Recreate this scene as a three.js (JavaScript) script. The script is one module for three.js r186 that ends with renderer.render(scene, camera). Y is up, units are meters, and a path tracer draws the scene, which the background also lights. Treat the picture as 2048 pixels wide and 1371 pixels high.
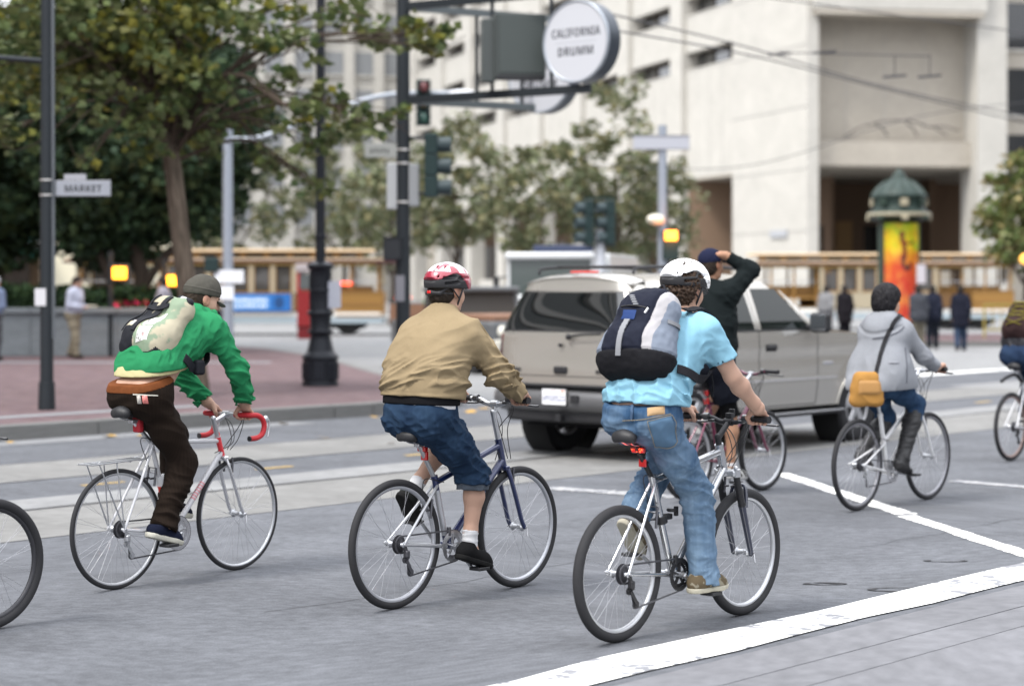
import * as THREE from 'three';
import { mergeGeometries, mergeVertices, toCreasedNormals } from 'three/addons/utils/BufferGeometryUtils.js';
import { RoundedBoxGeometry } from 'three/addons/geometries/RoundedBoxGeometry.js';
import { ImprovedNoise } from 'three/addons/math/ImprovedNoise.js';

// ---------- camera, sky, sun, exposure ----------
const scene = new THREE.Scene();
const camera = new THREE.PerspectiveCamera(19.45, 2048 / 1371, 0.3, 900);
camera.position.set(0, 1.76, 0);
camera.lookAt(0, 1.76, -10);
camera.setViewOffset(2048, 1371, 0, 117, 2048, 1371);   // a shift lens: the horizon stands above the middle
camera.focus = 11.0; camera.userData.fStop = 1.6;
const renderer = new THREE.WebGLRenderer({ antialias: true });
renderer.toneMapping = THREE.LinearToneMapping;
renderer.toneMappingExposure = 2.5;
renderer.shadowMap.enabled = true;
const sunDir = new THREE.Vector3(-0.45, 0.80, 0.38).normalize();
{ // bright high overcast
  const w = 512, h = 256, d = new Float32Array(w * h * 4), N = new ImprovedNoise(), v = new THREE.Vector3();
  for (let j = 0; j < h; j++) for (let i = 0; i < w; i++) {
    const el = ((j + 0.5) / h - 0.5) * Math.PI, az = ((i + 0.5) / w - 0.5) * 2 * Math.PI;
    v.set(Math.cos(el) * Math.cos(az), Math.sin(el), Math.cos(el) * Math.sin(az));
    const c = v.dot(sunDir);
    let n = 0; for (let o = 0, f = 1.6, a = 0.5; o < 4; o++, f *= 2.1, a *= 0.5) n += a * N.noise(v.x * f, v.y * f * 2.2, v.z * f);
    let L = 1.18 * (0.42 + 0.76 * Math.max(0, v.y)) * (1 + 0.16 * n) + 0.42 * Math.pow(Math.max(0, c), 6);
    if (v.y < 0) L *= Math.max(0.25, 1 + 4 * v.y);
    const o = (j * w + i) * 4;
    d[o] = L * 0.965; d[o + 1] = L * 0.99; d[o + 2] = L * 1.05; d[o + 3] = 1;
  }
  const t = new THREE.DataTexture(d, w, h, THREE.RGBAFormat, THREE.FloatType);
  t.mapping = THREE.EquirectangularReflectionMapping; t.magFilter = THREE.LinearFilter; t.needsUpdate = true;
  scene.background = t; scene.environment = t;
}
const sun = new THREE.DirectionalLight(new THREE.Color(1, 0.95, 0.88), 1.4);
sun.position.copy(sunDir).multiplyScalar(80).add(new THREE.Vector3(0, 0, -20)); sun.target.position.set(0, 0, -20);
sun.castShadow = true; sun.shadow.radius = 24; sun.shadow.mapSize.set(2048, 2048);
Object.assign(sun.shadow.camera, { left: -60, right: 60, top: 60, bottom: -60, near: 1, far: 220 });
scene.add(sun, sun.target);

// ---------- helpers ----------
const V = (x, y, z) => new THREE.Vector3(x, y, z);
const PI = Math.PI, R = (d) => d * PI / 180, lerp = (a, b, t) => a + (b - a) * t, clamp = (x, a = 0, b = 1) => Math.min(b, Math.max(a, x));
const smooth = (a, b, x) => { const t = clamp((x - a) / (b - a)); return t * t * (3 - 2 * t); };
function rng(s) { return () => { s = (s + 0x6d2b79f5) | 0; let t = Math.imul(s ^ (s >>> 15), 1 | s); t = (t + Math.imul(t ^ (t >>> 7), 61 | t)) ^ t; return ((t ^ (t >>> 14)) >>> 0) / 4294967296; }; }
const NZ = new ImprovedNoise(), noise = (x, y, z) => NZ.noise(x + 31.7, y + 17.3, z + 53.1);
const fbm = (x, y, z, o = 4) => { let s = 0, a = 0.5; for (let i = 0; i < o; i++) { s += a * noise(x, y, z); x *= 2.03; y *= 2.03; z *= 2.03; a *= 0.5; } return s; };
const lin = (r, g, b) => new THREE.Color().setRGB(r, g, b);
const srgb = (r, g, b, k = 1) => { const c = new THREE.Color().setRGB(r / 255, g / 255, b / 255, THREE.SRGBColorSpace); return c.multiplyScalar(k); };
const names = {};
const numbered = (n) => { const k = names[n] = (names[n] ?? -1) + 1; return k ? n + '_' + String(k).padStart(3, '0') : n; };
const shade = (m) => { m.castShadow = m.receiveShadow = true; return m; };
function tag(o, label, category, group, kind) { o.userData.label = label; o.userData.category = category; if (group) o.userData.group = group; if (kind) o.userData.kind = kind; return o; }
function thing(name, label, category, pos = [0, 0, 0], turn = 0, group) {
  const o = new THREE.Group(); o.name = numbered(name); o.position.set(...pos); o.rotation.y = turn; scene.add(o);
  return tag(o, label, category, group);
}
const norm = (g) => { // same attributes everywhere so that pieces can be merged
  if (g.index) g = g.toNonIndexed();
  for (const k of Object.keys(g.attributes)) if (!['position', 'normal', 'uv'].includes(k)) g.deleteAttribute(k);
  if (!g.attributes.uv) g.setAttribute('uv', new THREE.Float32BufferAttribute(new Float32Array(g.attributes.position.count * 2), 2));
  return g;
};
function mesh(name, geos, mat, parent, label) {
  const list = Array.isArray(geos) ? geos : [geos];
  const g = list.length === 1 ? list[0] : mergeGeometries(list.map(norm));
  const m = shade(new THREE.Mesh(g, mat)); m.name = parent ? name : numbered(name);
  if (label) m.userData.label = label;
  (parent || scene).add(m); return m;
}
function structure(name, geos, mat, parent) { const m = mesh(name, geos, mat, parent); m.userData.kind = 'structure'; return m; }
const pbr = (c, rough = 0.8, metal = 0, x = {}) => new THREE.MeshPhysicalMaterial({ color: c, roughness: rough, metalness: metal, specularIntensity: metal > 0.3 ? 1 : rough > 0.6 ? 0.3 : 0.6, ...x });
const coat = (c, rough = 0.4, metal = 0, x = {}) => new THREE.MeshPhysicalMaterial({ color: c, roughness: rough, metalness: metal, clearcoat: 1, clearcoatRoughness: 0.06, ...x });
const box = (w, h, d, x = 0, y = 0, z = 0, r = 0) => { const g = r ? new RoundedBoxGeometry(w, h, d, 2, Math.min(r, w / 2.01, h / 2.01, d / 2.01)) : new THREE.BoxGeometry(w, h, d); return g.translate(x, y, z); };
const vec = (a) => Array.isArray(a) ? V(...a) : a;
function tube(a, b, r1, r2 = r1, seg = 12, open = false) {
  a = vec(a); b = vec(b); const d = b.clone().sub(a), L = d.length();
  const g = new THREE.CylinderGeometry(r2, r1, L, seg, 1, open); g.translate(0, L / 2, 0);
  g.applyQuaternion(new THREE.Quaternion().setFromUnitVectors(V(0, 1, 0), d.normalize())); return g.translate(a.x, a.y, a.z);
}
const curve = (pts, r, n = 24, seg = 8, closed = false, tension = 0.5) => new THREE.TubeGeometry(new THREE.CatmullRomCurve3(pts.map(vec), closed, 'catmullrom', tension), n, r, seg, closed);
const ball = (p, r, sx = 1, sy = 1, sz = 1, n = 16) => new THREE.SphereGeometry(r, n, Math.ceil(n * 0.7)).scale(sx, sy, sz).translate(...(Array.isArray(p) ? p : [p.x, p.y, p.z]));
function bar(a, b, w, h, up = V(0, 1, 0)) { // box beam from a to b: w across, h along up
  a = vec(a); b = vec(b); const x = b.clone().sub(a), L = x.length(); x.normalize(); const z = x.clone().cross(up).normalize(), y = z.clone().cross(x);
  return new THREE.BoxGeometry(L, h, w).applyMatrix4(new THREE.Matrix4().makeBasis(x, y, z).setPosition(a.clone().add(b).multiplyScalar(0.5)));
}
const lathe = (pts, seg = 24) => new THREE.LatheGeometry(pts.map((p) => new THREE.Vector2(p[0], p[1])), seg);
function sheet(pts, y = 0, uvScale = 1) { // flat polygon on the ground, [x, z] corners, uv in metres
  const s = new THREE.Shape(pts.map((p) => new THREE.Vector2(p[0], -p[1]))), g = new THREE.ShapeGeometry(s); g.rotateX(-PI / 2); g.translate(0, y, 0);
  const p = g.attributes.position, u = g.attributes.uv; for (let i = 0; i < p.count; i++) u.setXY(i, p.getX(i) * uvScale, -p.getZ(i) * uvScale); return g;
}
function prism(pts, depth, bevel = 0) { const s = new THREE.Shape(pts.map((p) => new THREE.Vector2(p[0], p[1]))); return new THREE.ExtrudeGeometry(s, { depth, bevelEnabled: bevel > 0, bevelThickness: bevel, bevelSize: bevel, bevelSegments: 2, curveSegments: 8 }); }
function canvasMap(w, h, draw, srgbMap = true) { const c = document.createElement('canvas'); c.width = w; c.height = h; draw(c.getContext('2d'), w, h); const t = new THREE.CanvasTexture(c); if (srgbMap) t.colorSpace = THREE.SRGBColorSpace; t.anisotropy = 8; return t; }
function dataMap(n, f, srgbMap = true, rep = 1) { // n x n tileable map, f(u, v) -> [r, g, b] or value, 0..1
  const d = new Uint8Array(n * n * 4);
  for (let j = 0; j < n; j++) for (let i = 0; i < n; i++) { const c = f(i / n, j / n), o = (j * n + i) * 4; for (let k = 0; k < 3; k++) d[o + k] = clamp(Array.isArray(c) ? c[k] : c) * 255; d[o + 3] = 255; }
  const t = new THREE.DataTexture(d, n, n); t.wrapS = t.wrapT = THREE.RepeatWrapping; t.magFilter = THREE.LinearFilter; t.minFilter = THREE.LinearMipmapLinearFilter; if (srgbMap) t.colorSpace = THREE.SRGBColorSpace; t.repeat.set(rep, rep); t.needsUpdate = true; return t;
}
const torusNoise = (u, v, f, s = 0, o = 4) => { const a = u * 2 * PI, b = v * 2 * PI, k = f / (2 * PI); return fbm(Math.cos(a) * k + s, Math.sin(a) * k + Math.cos(b) * k * 1.3 - s, Math.sin(b) * k * 1.3 + s * 2, o); };

// street axes: u runs along the street (away to the right), n across it towards the camera
const SA = R(49), U = V(Math.cos(SA), 0, -Math.sin(SA)), Nn = V(Math.sin(SA), 0, Math.cos(SA));
const street = (p, q, y = 0) => V(U.x * p + Nn.x * q, y, U.z * p + Nn.z * q);   // p along, q across
const spt = (p, q) => { const v = street(p, q); return [v.x, v.z]; };

// ---------- signed distance modelling ----------
class Field {
  constructor() { this.p = []; this.s = []; }
  cap(a, b, ra, rb = ra, k = 0.03, n = null, f = 1) { this.p.push(Field.mk(a, b, ra, rb, k, n, f)); return this; }
  cut(a, b, ra, rb = ra, k = 0.01, n = null, f = 1) { this.s.push(Field.mk(a, b, ra, rb, k, n, f)); return this; }
  static mk(a, b, ra, rb, k, n, f) { a = vec(a); b = vec(b); const d = b.clone().sub(a); if (n) n = vec(n).clone().normalize(); return { t: 0, ax: a.x, ay: a.y, az: a.z, dx: d.x, dy: d.y, dz: d.z, l2: Math.max(1e-9, d.lengthSq()), ra, rb, k, n, f2: f * f - 1, f4: f ** 4 - 1, b: Math.max(ra, rb) }; }
  static el(c, r, k, m) { c = vec(c); return { t: 1, ax: c.x, ay: c.y, az: c.z, r, k, m, b: Math.max(...r) }; }   // m: [X, Y, Z] axes
  ell(c, r, k = 0.02, m = null) { this.p.push(Field.el(c, r, k, m)); return this; }
  sub(F, k = 0.02) { this.p.push({ t: 3, F, k, ax: 0, ay: 0, az: 0, b: 0 }); return this; }
  plane(p, n, k = 0.006) { p = vec(p); n = vec(n).clone().normalize(); this.s.push({ t: 2, ax: p.x, ay: p.y, az: p.z, n, k, b: 0 }); return this; }   // removes what lies on the side n points to
  cutEll(c, r, k = 0.01, m = null) { this.s.push(Field.el(c, r, k, m)); return this; }
  static prim(o, x, y, z) {
    if (o.t === 3) return o.F.d(x, y, z);
    x -= o.ax; y -= o.ay; z -= o.az;
    if (o.t === 0) {
      const t = clamp((x * o.dx + y * o.dy + z * o.dz) / o.l2), r = o.ra + (o.rb - o.ra) * t;
      x -= o.dx * t; y -= o.dy * t; z -= o.dz * t; let q = x * x + y * y + z * z;
      if (!o.n) return Math.sqrt(q) - r;
      const s = x * o.n.x + y * o.n.y + z * o.n.z, s2 = s * s, L = Math.sqrt(q + o.f2 * s2);
      return (L - r) * L / Math.max(1e-6, Math.sqrt(q + o.f4 * s2));
    }
    if (o.m) { const [A, B, C] = o.m; [x, y, z] = [x * A.x + y * A.y + z * A.z, x * B.x + y * B.y + z * B.z, x * C.x + y * C.y + z * C.z]; }
    if (o.t === 2) return -(x * o.n.x + y * o.n.y + z * o.n.z);
    const [a, b, c] = o.r, k0 = Math.hypot(x / a, y / b, z / c), k1 = Math.hypot(x / a / a, y / b / b, z / c / c); return k1 < 1e-9 ? -Math.min(a, b, c) : k0 * (k0 - 1) / k1;
  }
  d(x, y, z) {
    let d = 1e3;
    for (const o of this.p) { const e = Field.prim(o, x, y, z), k = o.k; if (e > d + k) continue; if (d > e + k) { d = e; continue; } const h = (k - Math.abs(d - e)) / k; d = Math.min(d, e) - h * h * k * 0.25; }
    for (const o of this.s) { const e = -Field.prim(o, x, y, z), k = o.k; if (e < d - k) continue; if (e > d + k) { d = e; continue; } const h = (k - Math.abs(d - e)) / k; d = Math.max(d, e) + h * h * k * 0.25; }
    return d;
  }
  box(m = 0.04) { const lo = [1e9, 1e9, 1e9], hi = [-1e9, -1e9, -1e9]; for (const o of this.p) { if (o.t === 3) { const [a, b] = o.F.box(m); for (let i = 0; i < 3; i++) { lo[i] = Math.min(lo[i], a[i]); hi[i] = Math.max(hi[i], b[i]); } continue; } const pts = o.t ? [[o.ax, o.ay, o.az]] : [[o.ax, o.ay, o.az], [o.ax + o.dx, o.ay + o.dy, o.az + o.dz]]; for (const q of pts) for (let i = 0; i < 3; i++) { lo[i] = Math.min(lo[i], q[i] - o.b - m); hi[i] = Math.max(hi[i], q[i] + o.b + m); } } return [lo, hi]; }
}
function surface(f, [lo, hi], h, color) { // naive surface nets with one Newton step and gradient normals
  const n = [0, 1, 2].map((i) => Math.ceil((hi[i] - lo[i]) / h) + 2), [nx, ny, nz] = n, G = new Float32Array(nx * ny * nz), B = 6, rad = h * B * 0.5 * 1.74 * 1.25 + h * 1.5 + 0.03;
  for (let k = 0; k < nz; k += B) for (let j = 0; j < ny; j += B) for (let i = 0; i < nx; i += B) {
    const d = f(lo[0] + (i + B / 2 - 0.5) * h, lo[1] + (j + B / 2 - 0.5) * h, lo[2] + (k + B / 2 - 0.5) * h), far = Math.abs(d) > rad;
    for (let c = k; c < Math.min(nz, k + B); c++) for (let b = j; b < Math.min(ny, j + B); b++) for (let a = i; a < Math.min(nx, i + B); a++) G[(c * ny + b) * nx + a] = far ? d : f(lo[0] + a * h, lo[1] + b * h, lo[2] + c * h);
  }
  const id = new Int32Array(nx * ny * nz).fill(-1), P = [], E = [[0, 1], [2, 3], [4, 5], [6, 7], [0, 2], [1, 3], [4, 6], [5, 7], [0, 4], [1, 5], [2, 6], [3, 7]], off = [0, 1, nx, nx + 1, nx * ny, nx * ny + 1, nx * ny + nx, nx * ny + nx + 1];
  for (let k = 0; k < nz - 1; k++) for (let j = 0; j < ny - 1; j++) for (let i = 0; i < nx - 1; i++) {
    const o = (k * ny + j) * nx + i; let m = 0; for (let c = 0; c < 8; c++) if (G[o + off[c]] < 0) m |= 1 << c; if (m === 0 || m === 255) continue;
    let x = 0, y = 0, z = 0, q = 0;
    for (const [a, b] of E) { if (((m >> a) & 1) === ((m >> b) & 1)) continue; const ga = G[o + off[a]], gb = G[o + off[b]], t = ga / (ga - gb); x += lerp(a & 1, b & 1, t); y += lerp((a >> 1) & 1, (b >> 1) & 1, t); z += lerp(a >> 2, b >> 2, t); q++; }
    id[o] = P.length / 3; P.push(lo[0] + (i + x / q) * h, lo[1] + (j + y / q) * h, lo[2] + (k + z / q) * h);
  }
  const I = [], quad = (a, b, c, d, flip) => { if (a < 0 || b < 0 || c < 0 || d < 0) return; flip ? I.push(a, c, b, b, c, d) : I.push(a, b, c, b, d, c); };
  for (let k = 1; k < nz - 1; k++) for (let j = 1; j < ny - 1; j++) for (let i = 1; i < nx - 1; i++) {
    const o = (k * ny + j) * nx + i, s = G[o] < 0;
    if (s !== G[o + 1] < 0) quad(id[o - nx * ny - nx], id[o - nx * ny], id[o - nx], id[o], !s);
    if (s !== G[o + nx] < 0) quad(id[o - nx * ny - 1], id[o - 1], id[o - nx * ny], id[o], !s);
    if (s !== G[o + nx * ny] < 0) quad(id[o - nx - 1], id[o - nx], id[o - 1], id[o], !s);
  }
  const Q = new Float32Array(P), Nm = new Float32Array(P.length), C = color ? new Float32Array(P.length) : null, e = h * 0.6;
  for (let v = 0; v < P.length; v += 3) {
    const x = P[v], y = P[v + 1], z = P[v + 2], d = f(x, y, z); let gx = f(x + e, y, z) - f(x - e, y, z), gy = f(x, y + e, z) - f(x, y - e, z), gz = f(x, y, z + e) - f(x, y, z - e);
    const L = Math.hypot(gx, gy, gz) || 1; gx /= L; gy /= L; gz /= L; const s = clamp(d * 2 * e / L, -h * 0.7, h * 0.7);
    Q[v] = x - gx * s; Q[v + 1] = y - gy * s; Q[v + 2] = z - gz * s; Nm[v] = gx; Nm[v + 1] = gy; Nm[v + 2] = gz;
    if (C) { const c = color(Q[v], Q[v + 1], Q[v + 2], gx, gy, gz); C[v] = c[0]; C[v + 1] = c[1]; C[v + 2] = c[2]; }
  }
  const g = new THREE.BufferGeometry(); g.setAttribute('position', new THREE.BufferAttribute(Q, 3)); g.setAttribute('normal', new THREE.BufferAttribute(Nm, 3)); if (C) g.setAttribute('color', new THREE.BufferAttribute(C, 3)); g.setIndex(I); return g;
}
function split(g, k, cls) { // sort the triangles of an indexed geometry into k geometries by the class of their middle
  const I = g.index.array, p = g.attributes.position.array, out = Array.from({ length: k }, () => []);
  for (let t = 0; t < I.length; t += 3) { const [a, b, c] = [I[t] * 3, I[t + 1] * 3, I[t + 2] * 3]; out[cls((p[a] + p[b] + p[c]) / 3, (p[a + 1] + p[b + 1] + p[c + 1]) / 3, (p[a + 2] + p[b + 2] + p[c + 2]) / 3)].push(I[t], I[t + 1], I[t + 2]); }
  return out.map((ix) => { const q = new THREE.BufferGeometry(), map = new Map(), ni = []; const src = {}; for (const n in g.attributes) src[n] = []; for (const i of ix) { if (!map.has(i)) { map.set(i, map.size); for (const n in g.attributes) { const a = g.attributes[n].array; src[n].push(a[i * 3], a[i * 3 + 1], a[i * 3 + 2]); } } ni.push(map.get(i)); } for (const n in src) q.setAttribute(n, new THREE.Float32BufferAttribute(src[n], 3)); q.setIndex(ni); return q; });
}
const sdfMesh = (name, F, h, mat, parent, o = {}) => {
  const f = o.f ? o.f(F) : (x, y, z) => F.d(x, y, z);
  return mesh(name, surface(f, o.box || F.box(o.pad ?? 0.03), h, o.color), mat, parent, o.label);
};

// ---------- the ground ----------
const asphaltMap = dataMap(1024, (u, v) => { const n = torusNoise(u, v, 90, 0, 3), m = torusNoise(u, v, 9, 4, 4), g = Math.sin((u * 1024) * 12.9898 + Math.floor(v * 1024) * 78.233) * 43758.5453, h = g - Math.floor(g); return 0.80 + 0.16 * n + 0.14 * m + 0.10 * (h - 0.5); }, true, 1 / 7);
const asphaltBump = dataMap(512, (u, v) => { const g = Math.sin(Math.floor(u * 512) * 12.9898 + Math.floor(v * 512) * 78.233) * 43758.5453; return 0.5 + 0.4 * torusNoise(u, v, 120, 7, 2) + 0.3 * (g - Math.floor(g) - 0.5); }, false, 1 / 2.5);
const concreteMap = dataMap(512, (u, v) => 0.84 + 0.12 * torusNoise(u, v, 40, 2, 4) + 0.12 * torusNoise(u, v, 6, 9, 3), true, 1 / 5);
const asphalt = pbr(lin(0.158, 0.165, 0.182), 0.86, 0, { map: asphaltMap, bumpMap: asphaltBump, bumpScale: 0.004, vertexColors: true });
const concrete = pbr(lin(0.245, 0.243, 0.236), 0.85, 0, { map: concreteMap, bumpMap: asphaltBump, bumpScale: 0.002 });
const paleConcrete = pbr(lin(0.29, 0.293, 0.295), 0.85, 0, { map: concreteMap });
const slabConcrete = pbr(lin(0.205, 0.207, 0.222), 0.85, 0, { map: concreteMap, bumpMap: asphaltBump, bumpScale: 0.003 });
{
  const n = 220, g = new THREE.PlaneGeometry(1, 1, n, n), p = g.attributes.position, u = g.attributes.uv, c = new Float32Array(p.count * 3);
  for (let i = 0; i < p.count; i++) {
    const a = p.getX(i) * 2, b = p.getY(i) * 2, x = Math.sign(a) * (18 * Math.abs(a) + 430 * Math.abs(a) ** 4), z = -16 - Math.sign(b) * (16 * Math.abs(b) + 430 * Math.abs(b) ** 4);
    p.setXYZ(i, x, 0, z); u.setXY(i, x, -z);
    const pp = x * U.x + z * U.z, q = x * Nn.x + z * Nn.z; // wear runs along the lane
    const t = 1 + 0.12 * fbm(pp * 0.16, q * 0.9, 3.1, 4) + 0.10 * fbm(x * 0.7, z * 0.7, 8, 3) - 0.07 * Math.exp(-(((q + 8.3) / 0.7) ** 2)) + 0.05 * Math.exp(-(((q + 9.9) / 0.6) ** 2));
    c[i * 3] = t; c[i * 3 + 1] = t; c[i * 3 + 2] = t;
  }
  g.setAttribute('color', new THREE.BufferAttribute(c, 3)); g.computeVertexNormals();
  structure('road', g, asphalt);
}
const band = (p0, p1, q0, q1, y) => sheet([spt(p0, q0), spt(p1, q0), spt(p1, q1), spt(p0, q1)], y);
structure('track_pavement', [band(-30, 31, -16.5, -15.0, 0.004), band(-30, 31, -13.02, -11.55, 0.004)], concrete);
structure('track_pavement', [band(-30, 31, -13.75, -13.12, 0.004)], paleConcrete);
structure('track_pavement', [band(31, 70, -17.0, -14.9, 0.004), band(31, 70, -12.9, -11.2, 0.004)], paleConcrete);
const railSteel = pbr(lin(0.10, 0.10, 0.105), 0.4, 0.7);
for (const q of [-13.07, -15.02, -16.52]) structure('tram_rail', [bar(street(-30, q, -0.02), street(70, q, -0.02), 0.045, 0.05)], railSteel);
structure('tram_rail', [bar(street(-30, -11.56, -0.022), street(70, -11.56, -0.022), 0.02, 0.05)], railSteel);
{ // concrete pavement of the streets beyond the plaza
  structure('street', sheet([spt(-80, -19.75), spt(170, -19.75), [260, -190], [-160, -190]], 0.004), paleConcrete);
  // slabs on the near side of the stop line, with joints between them
  const r = rng(5);
  let k = 0; const groupName = new THREE.Group(); groupName.name = 'crosswalk_pavement'; groupName.userData.kind = 'structure'; scene.add(groupName);
  for (const [q0, q1] of [[-5.40, -5.055], [-5.047, -4.762], [-4.754, -2.4], [-2.392, 0.4]]) for (let p = -8; p < 26; p += 6.4) {
    const o = r() * 0.3 + (k++ % 2) * 0.9, m = slabConcrete, g = new THREE.BoxGeometry(6.392, 0.03, q1 - q0);
    const uv = g.attributes.uv, ps = g.attributes.position; for (let i = 0; i < uv.count; i++) uv.setXY(i, ps.getX(i) + p, ps.getZ(i) + q0);
    const s = shade(new THREE.Mesh(g, m)); s.name = 'concrete_slab'; const c = street(p + o + 3.2, (q0 + q1) / 2, -0.0095 + r() * 0.002); s.position.copy(c); s.rotation.y = SA; s.rotation.z = (r() - 0.5) * 0.0008; groupName.add(s);
  }
}
// painted lines, worn and with uneven edges
const paintMap = dataMap(512, (u, v) => { const w = torusNoise(u, v, 14, 3, 4) + 0.5 * torusNoise(u, v, 60, 5, 2), t = smooth(0.13, 0.28, w); return [lerp(0.95, 0.52, t), lerp(0.95, 0.525, t), lerp(0.94, 0.545, t)]; }, true, 1 / 3);
const whitePaint = pbr(lin(0.86, 0.86, 0.85), 0.7, 0, { map: paintMap });
const fadedMap = dataMap(256, (u, v) => { const t = smooth(-0.15, 0.3, torusNoise(u, v, 20, 1, 4)); return [lerp(0.92, 0.62, t), lerp(0.92, 0.63, t), lerp(0.91, 0.66, t)]; }, true, 1 / 2);
const fadedPaint = pbr(lin(0.42, 0.42, 0.43), 0.8, 0, { map: fadedMap });
const yellowPaint = pbr(lin(0.40, 0.28, 0.10), 0.7);
function strip(a, b, w, y, seed, rag = 0.02) { // a painted line from a to b ([x, z])
  const r = rng(seed), n = 70, d = V(b[0] - a[0], 0, b[1] - a[1]), L = d.length(); d.normalize(); const s = V(-d.z, 0, d.x), P = [], Q = [];
  for (let i = 0; i <= n; i++) { const t = L * i / n; for (const [A, e] of [[P, -1], [Q, 1]]) { const o = e * (w / 2 + (r() - 0.6) * rag + 0.02 * noise(t * 1.4, e, seed)); A.push([a[0] + d.x * t + s.x * o, a[1] + d.z * t + s.z * o]); } }
  return sheet([...P, ...Q.reverse()], y);
}
structure('stop_line', strip(spt(-4, -5.66), spt(40, -5.66), 0.35, 0.008, 3, 0.055), whitePaint);
structure('lane_line', [strip([2.50, -18.6], [3.02, -15.3], 0.16, 0.004, 9), strip([3.0, -15.2], [3.62, -11.4], 0.15, 0.004, 10)], whitePaint);
structure('crosswalk_line', [strip([3.95, -17.9], [5.2, -16.6], 0.2, 0.005, 12, 0.06), strip([0.3, -17.3], [1.6, -16.4], 0.25, 0.005, 13, 0.08)], fadedPaint);
structure('crosswalk_line', strip(spt(33.4, -19.4), spt(70, -19.4), 0.42, 0.009, 14), whitePaint);
{ const g = []; for (let p = 2.6; p < 46; p += 2.03) g.push(strip(spt(p, -14.3), spt(p + 0.46, -14.3), 0.085, 0.005, 20 + p)); structure('lane_marking', g, yellowPaint); }
{ // dark sunken valve covers and tar seams in the lane
  const tar = pbr(lin(0.035, 0.035, 0.038), 0.9), r = rng(44);
  for (const [x, z, w, d] of [[1.84, -11.75, 0.26, 0.10], [2.22, -11.52, 0.33, 0.16], [2.76, -12.72, 0.28, 0.10]]) {
    const s = new THREE.Shape(), hole = new THREE.Path(); const ph = r() * 6;
    for (let i = 0; i <= 40; i++) { const t = i / 40 * 2 * PI, k = 1 + 0.12 * noise(Math.cos(t) * 2 + ph, Math.sin(t) * 2, 3), kk = 0.80 + 0.22 * noise(Math.cos(t) * 1.2 + ph, Math.sin(t) * 1.2, 8); const a = [w / 2 * k * Math.cos(t), d / 2 * k * Math.sin(t)], b = [a[0] * Math.min(0.95, kk) + 0.01, a[1] * Math.min(0.94, kk) + 0.012]; i ? s.lineTo(...a) : s.moveTo(...a); i ? hole.lineTo(...b) : hole.moveTo(...b); }
    s.holes.push(hole); const g = new THREE.ShapeGeometry(s); g.rotateX(-PI / 2); g.translate(x, 0.004, z); structure('road_patch', g, tar);
  }
  const crack = []; for (let k = 0; k < 3; k++) { const q = -11 + r() * 5, p = 4 + r() * 12, pts = []; for (let i = 0; i < 12; i++) pts.push([p + i * 0.25, q + 0.10 * noise(i * 0.6, k * 3, 1)]); const A = pts.map(([a, b]) => spt(a, b - 0.0015 - 0.002 * r())), B = pts.map(([a, b]) => spt(a, b + 0.0015 + 0.002 * r())).reverse(); crack.push(sheet([...A, ...B], 0.003)); }
  structure('road_crack', crack, tar);
}
// ---------- plaza with its kerb ----------
const H = 0.18;
const brickPaving = (() => {
  const n = 1024, col = [], r = rng(8); for (let i = 0; i < 4096; i++) col.push([r(), r()]);
  const m = canvasMap(n, n, (c) => { c.fillStyle = '#8d8283'; c.fillRect(0, 0, n, n); const bw = 64, bh = 32; for (let j = 0; j < n / bh; j++) for (let i = 0; i < n / bw; i++) { const [a, b] = col[(j * 61 + i * 17) % 4096], x = ((i + (j % 2) / 2) * bw) % n; const t = 128 + a * 34; c.fillStyle = `rgb(${t + 18 + b * 10},${t - 8 + b * 6},${t - 6})`; for (const xx of [x, x - n]) c.fillRect(xx + 2, j * bh + 2, bw - 4, bh - 4); } });
  m.wrapS = m.wrapT = THREE.RepeatWrapping; m.repeat.set(1 / 3.2, 1 / 3.2); return pbr(lin(0.31, 0.31, 0.33), 0.85, 0, { map: m });
})();
const granite = pbr(lin(0.20, 0.20, 0.195), 0.75, 0, { map: concreteMap });
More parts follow.
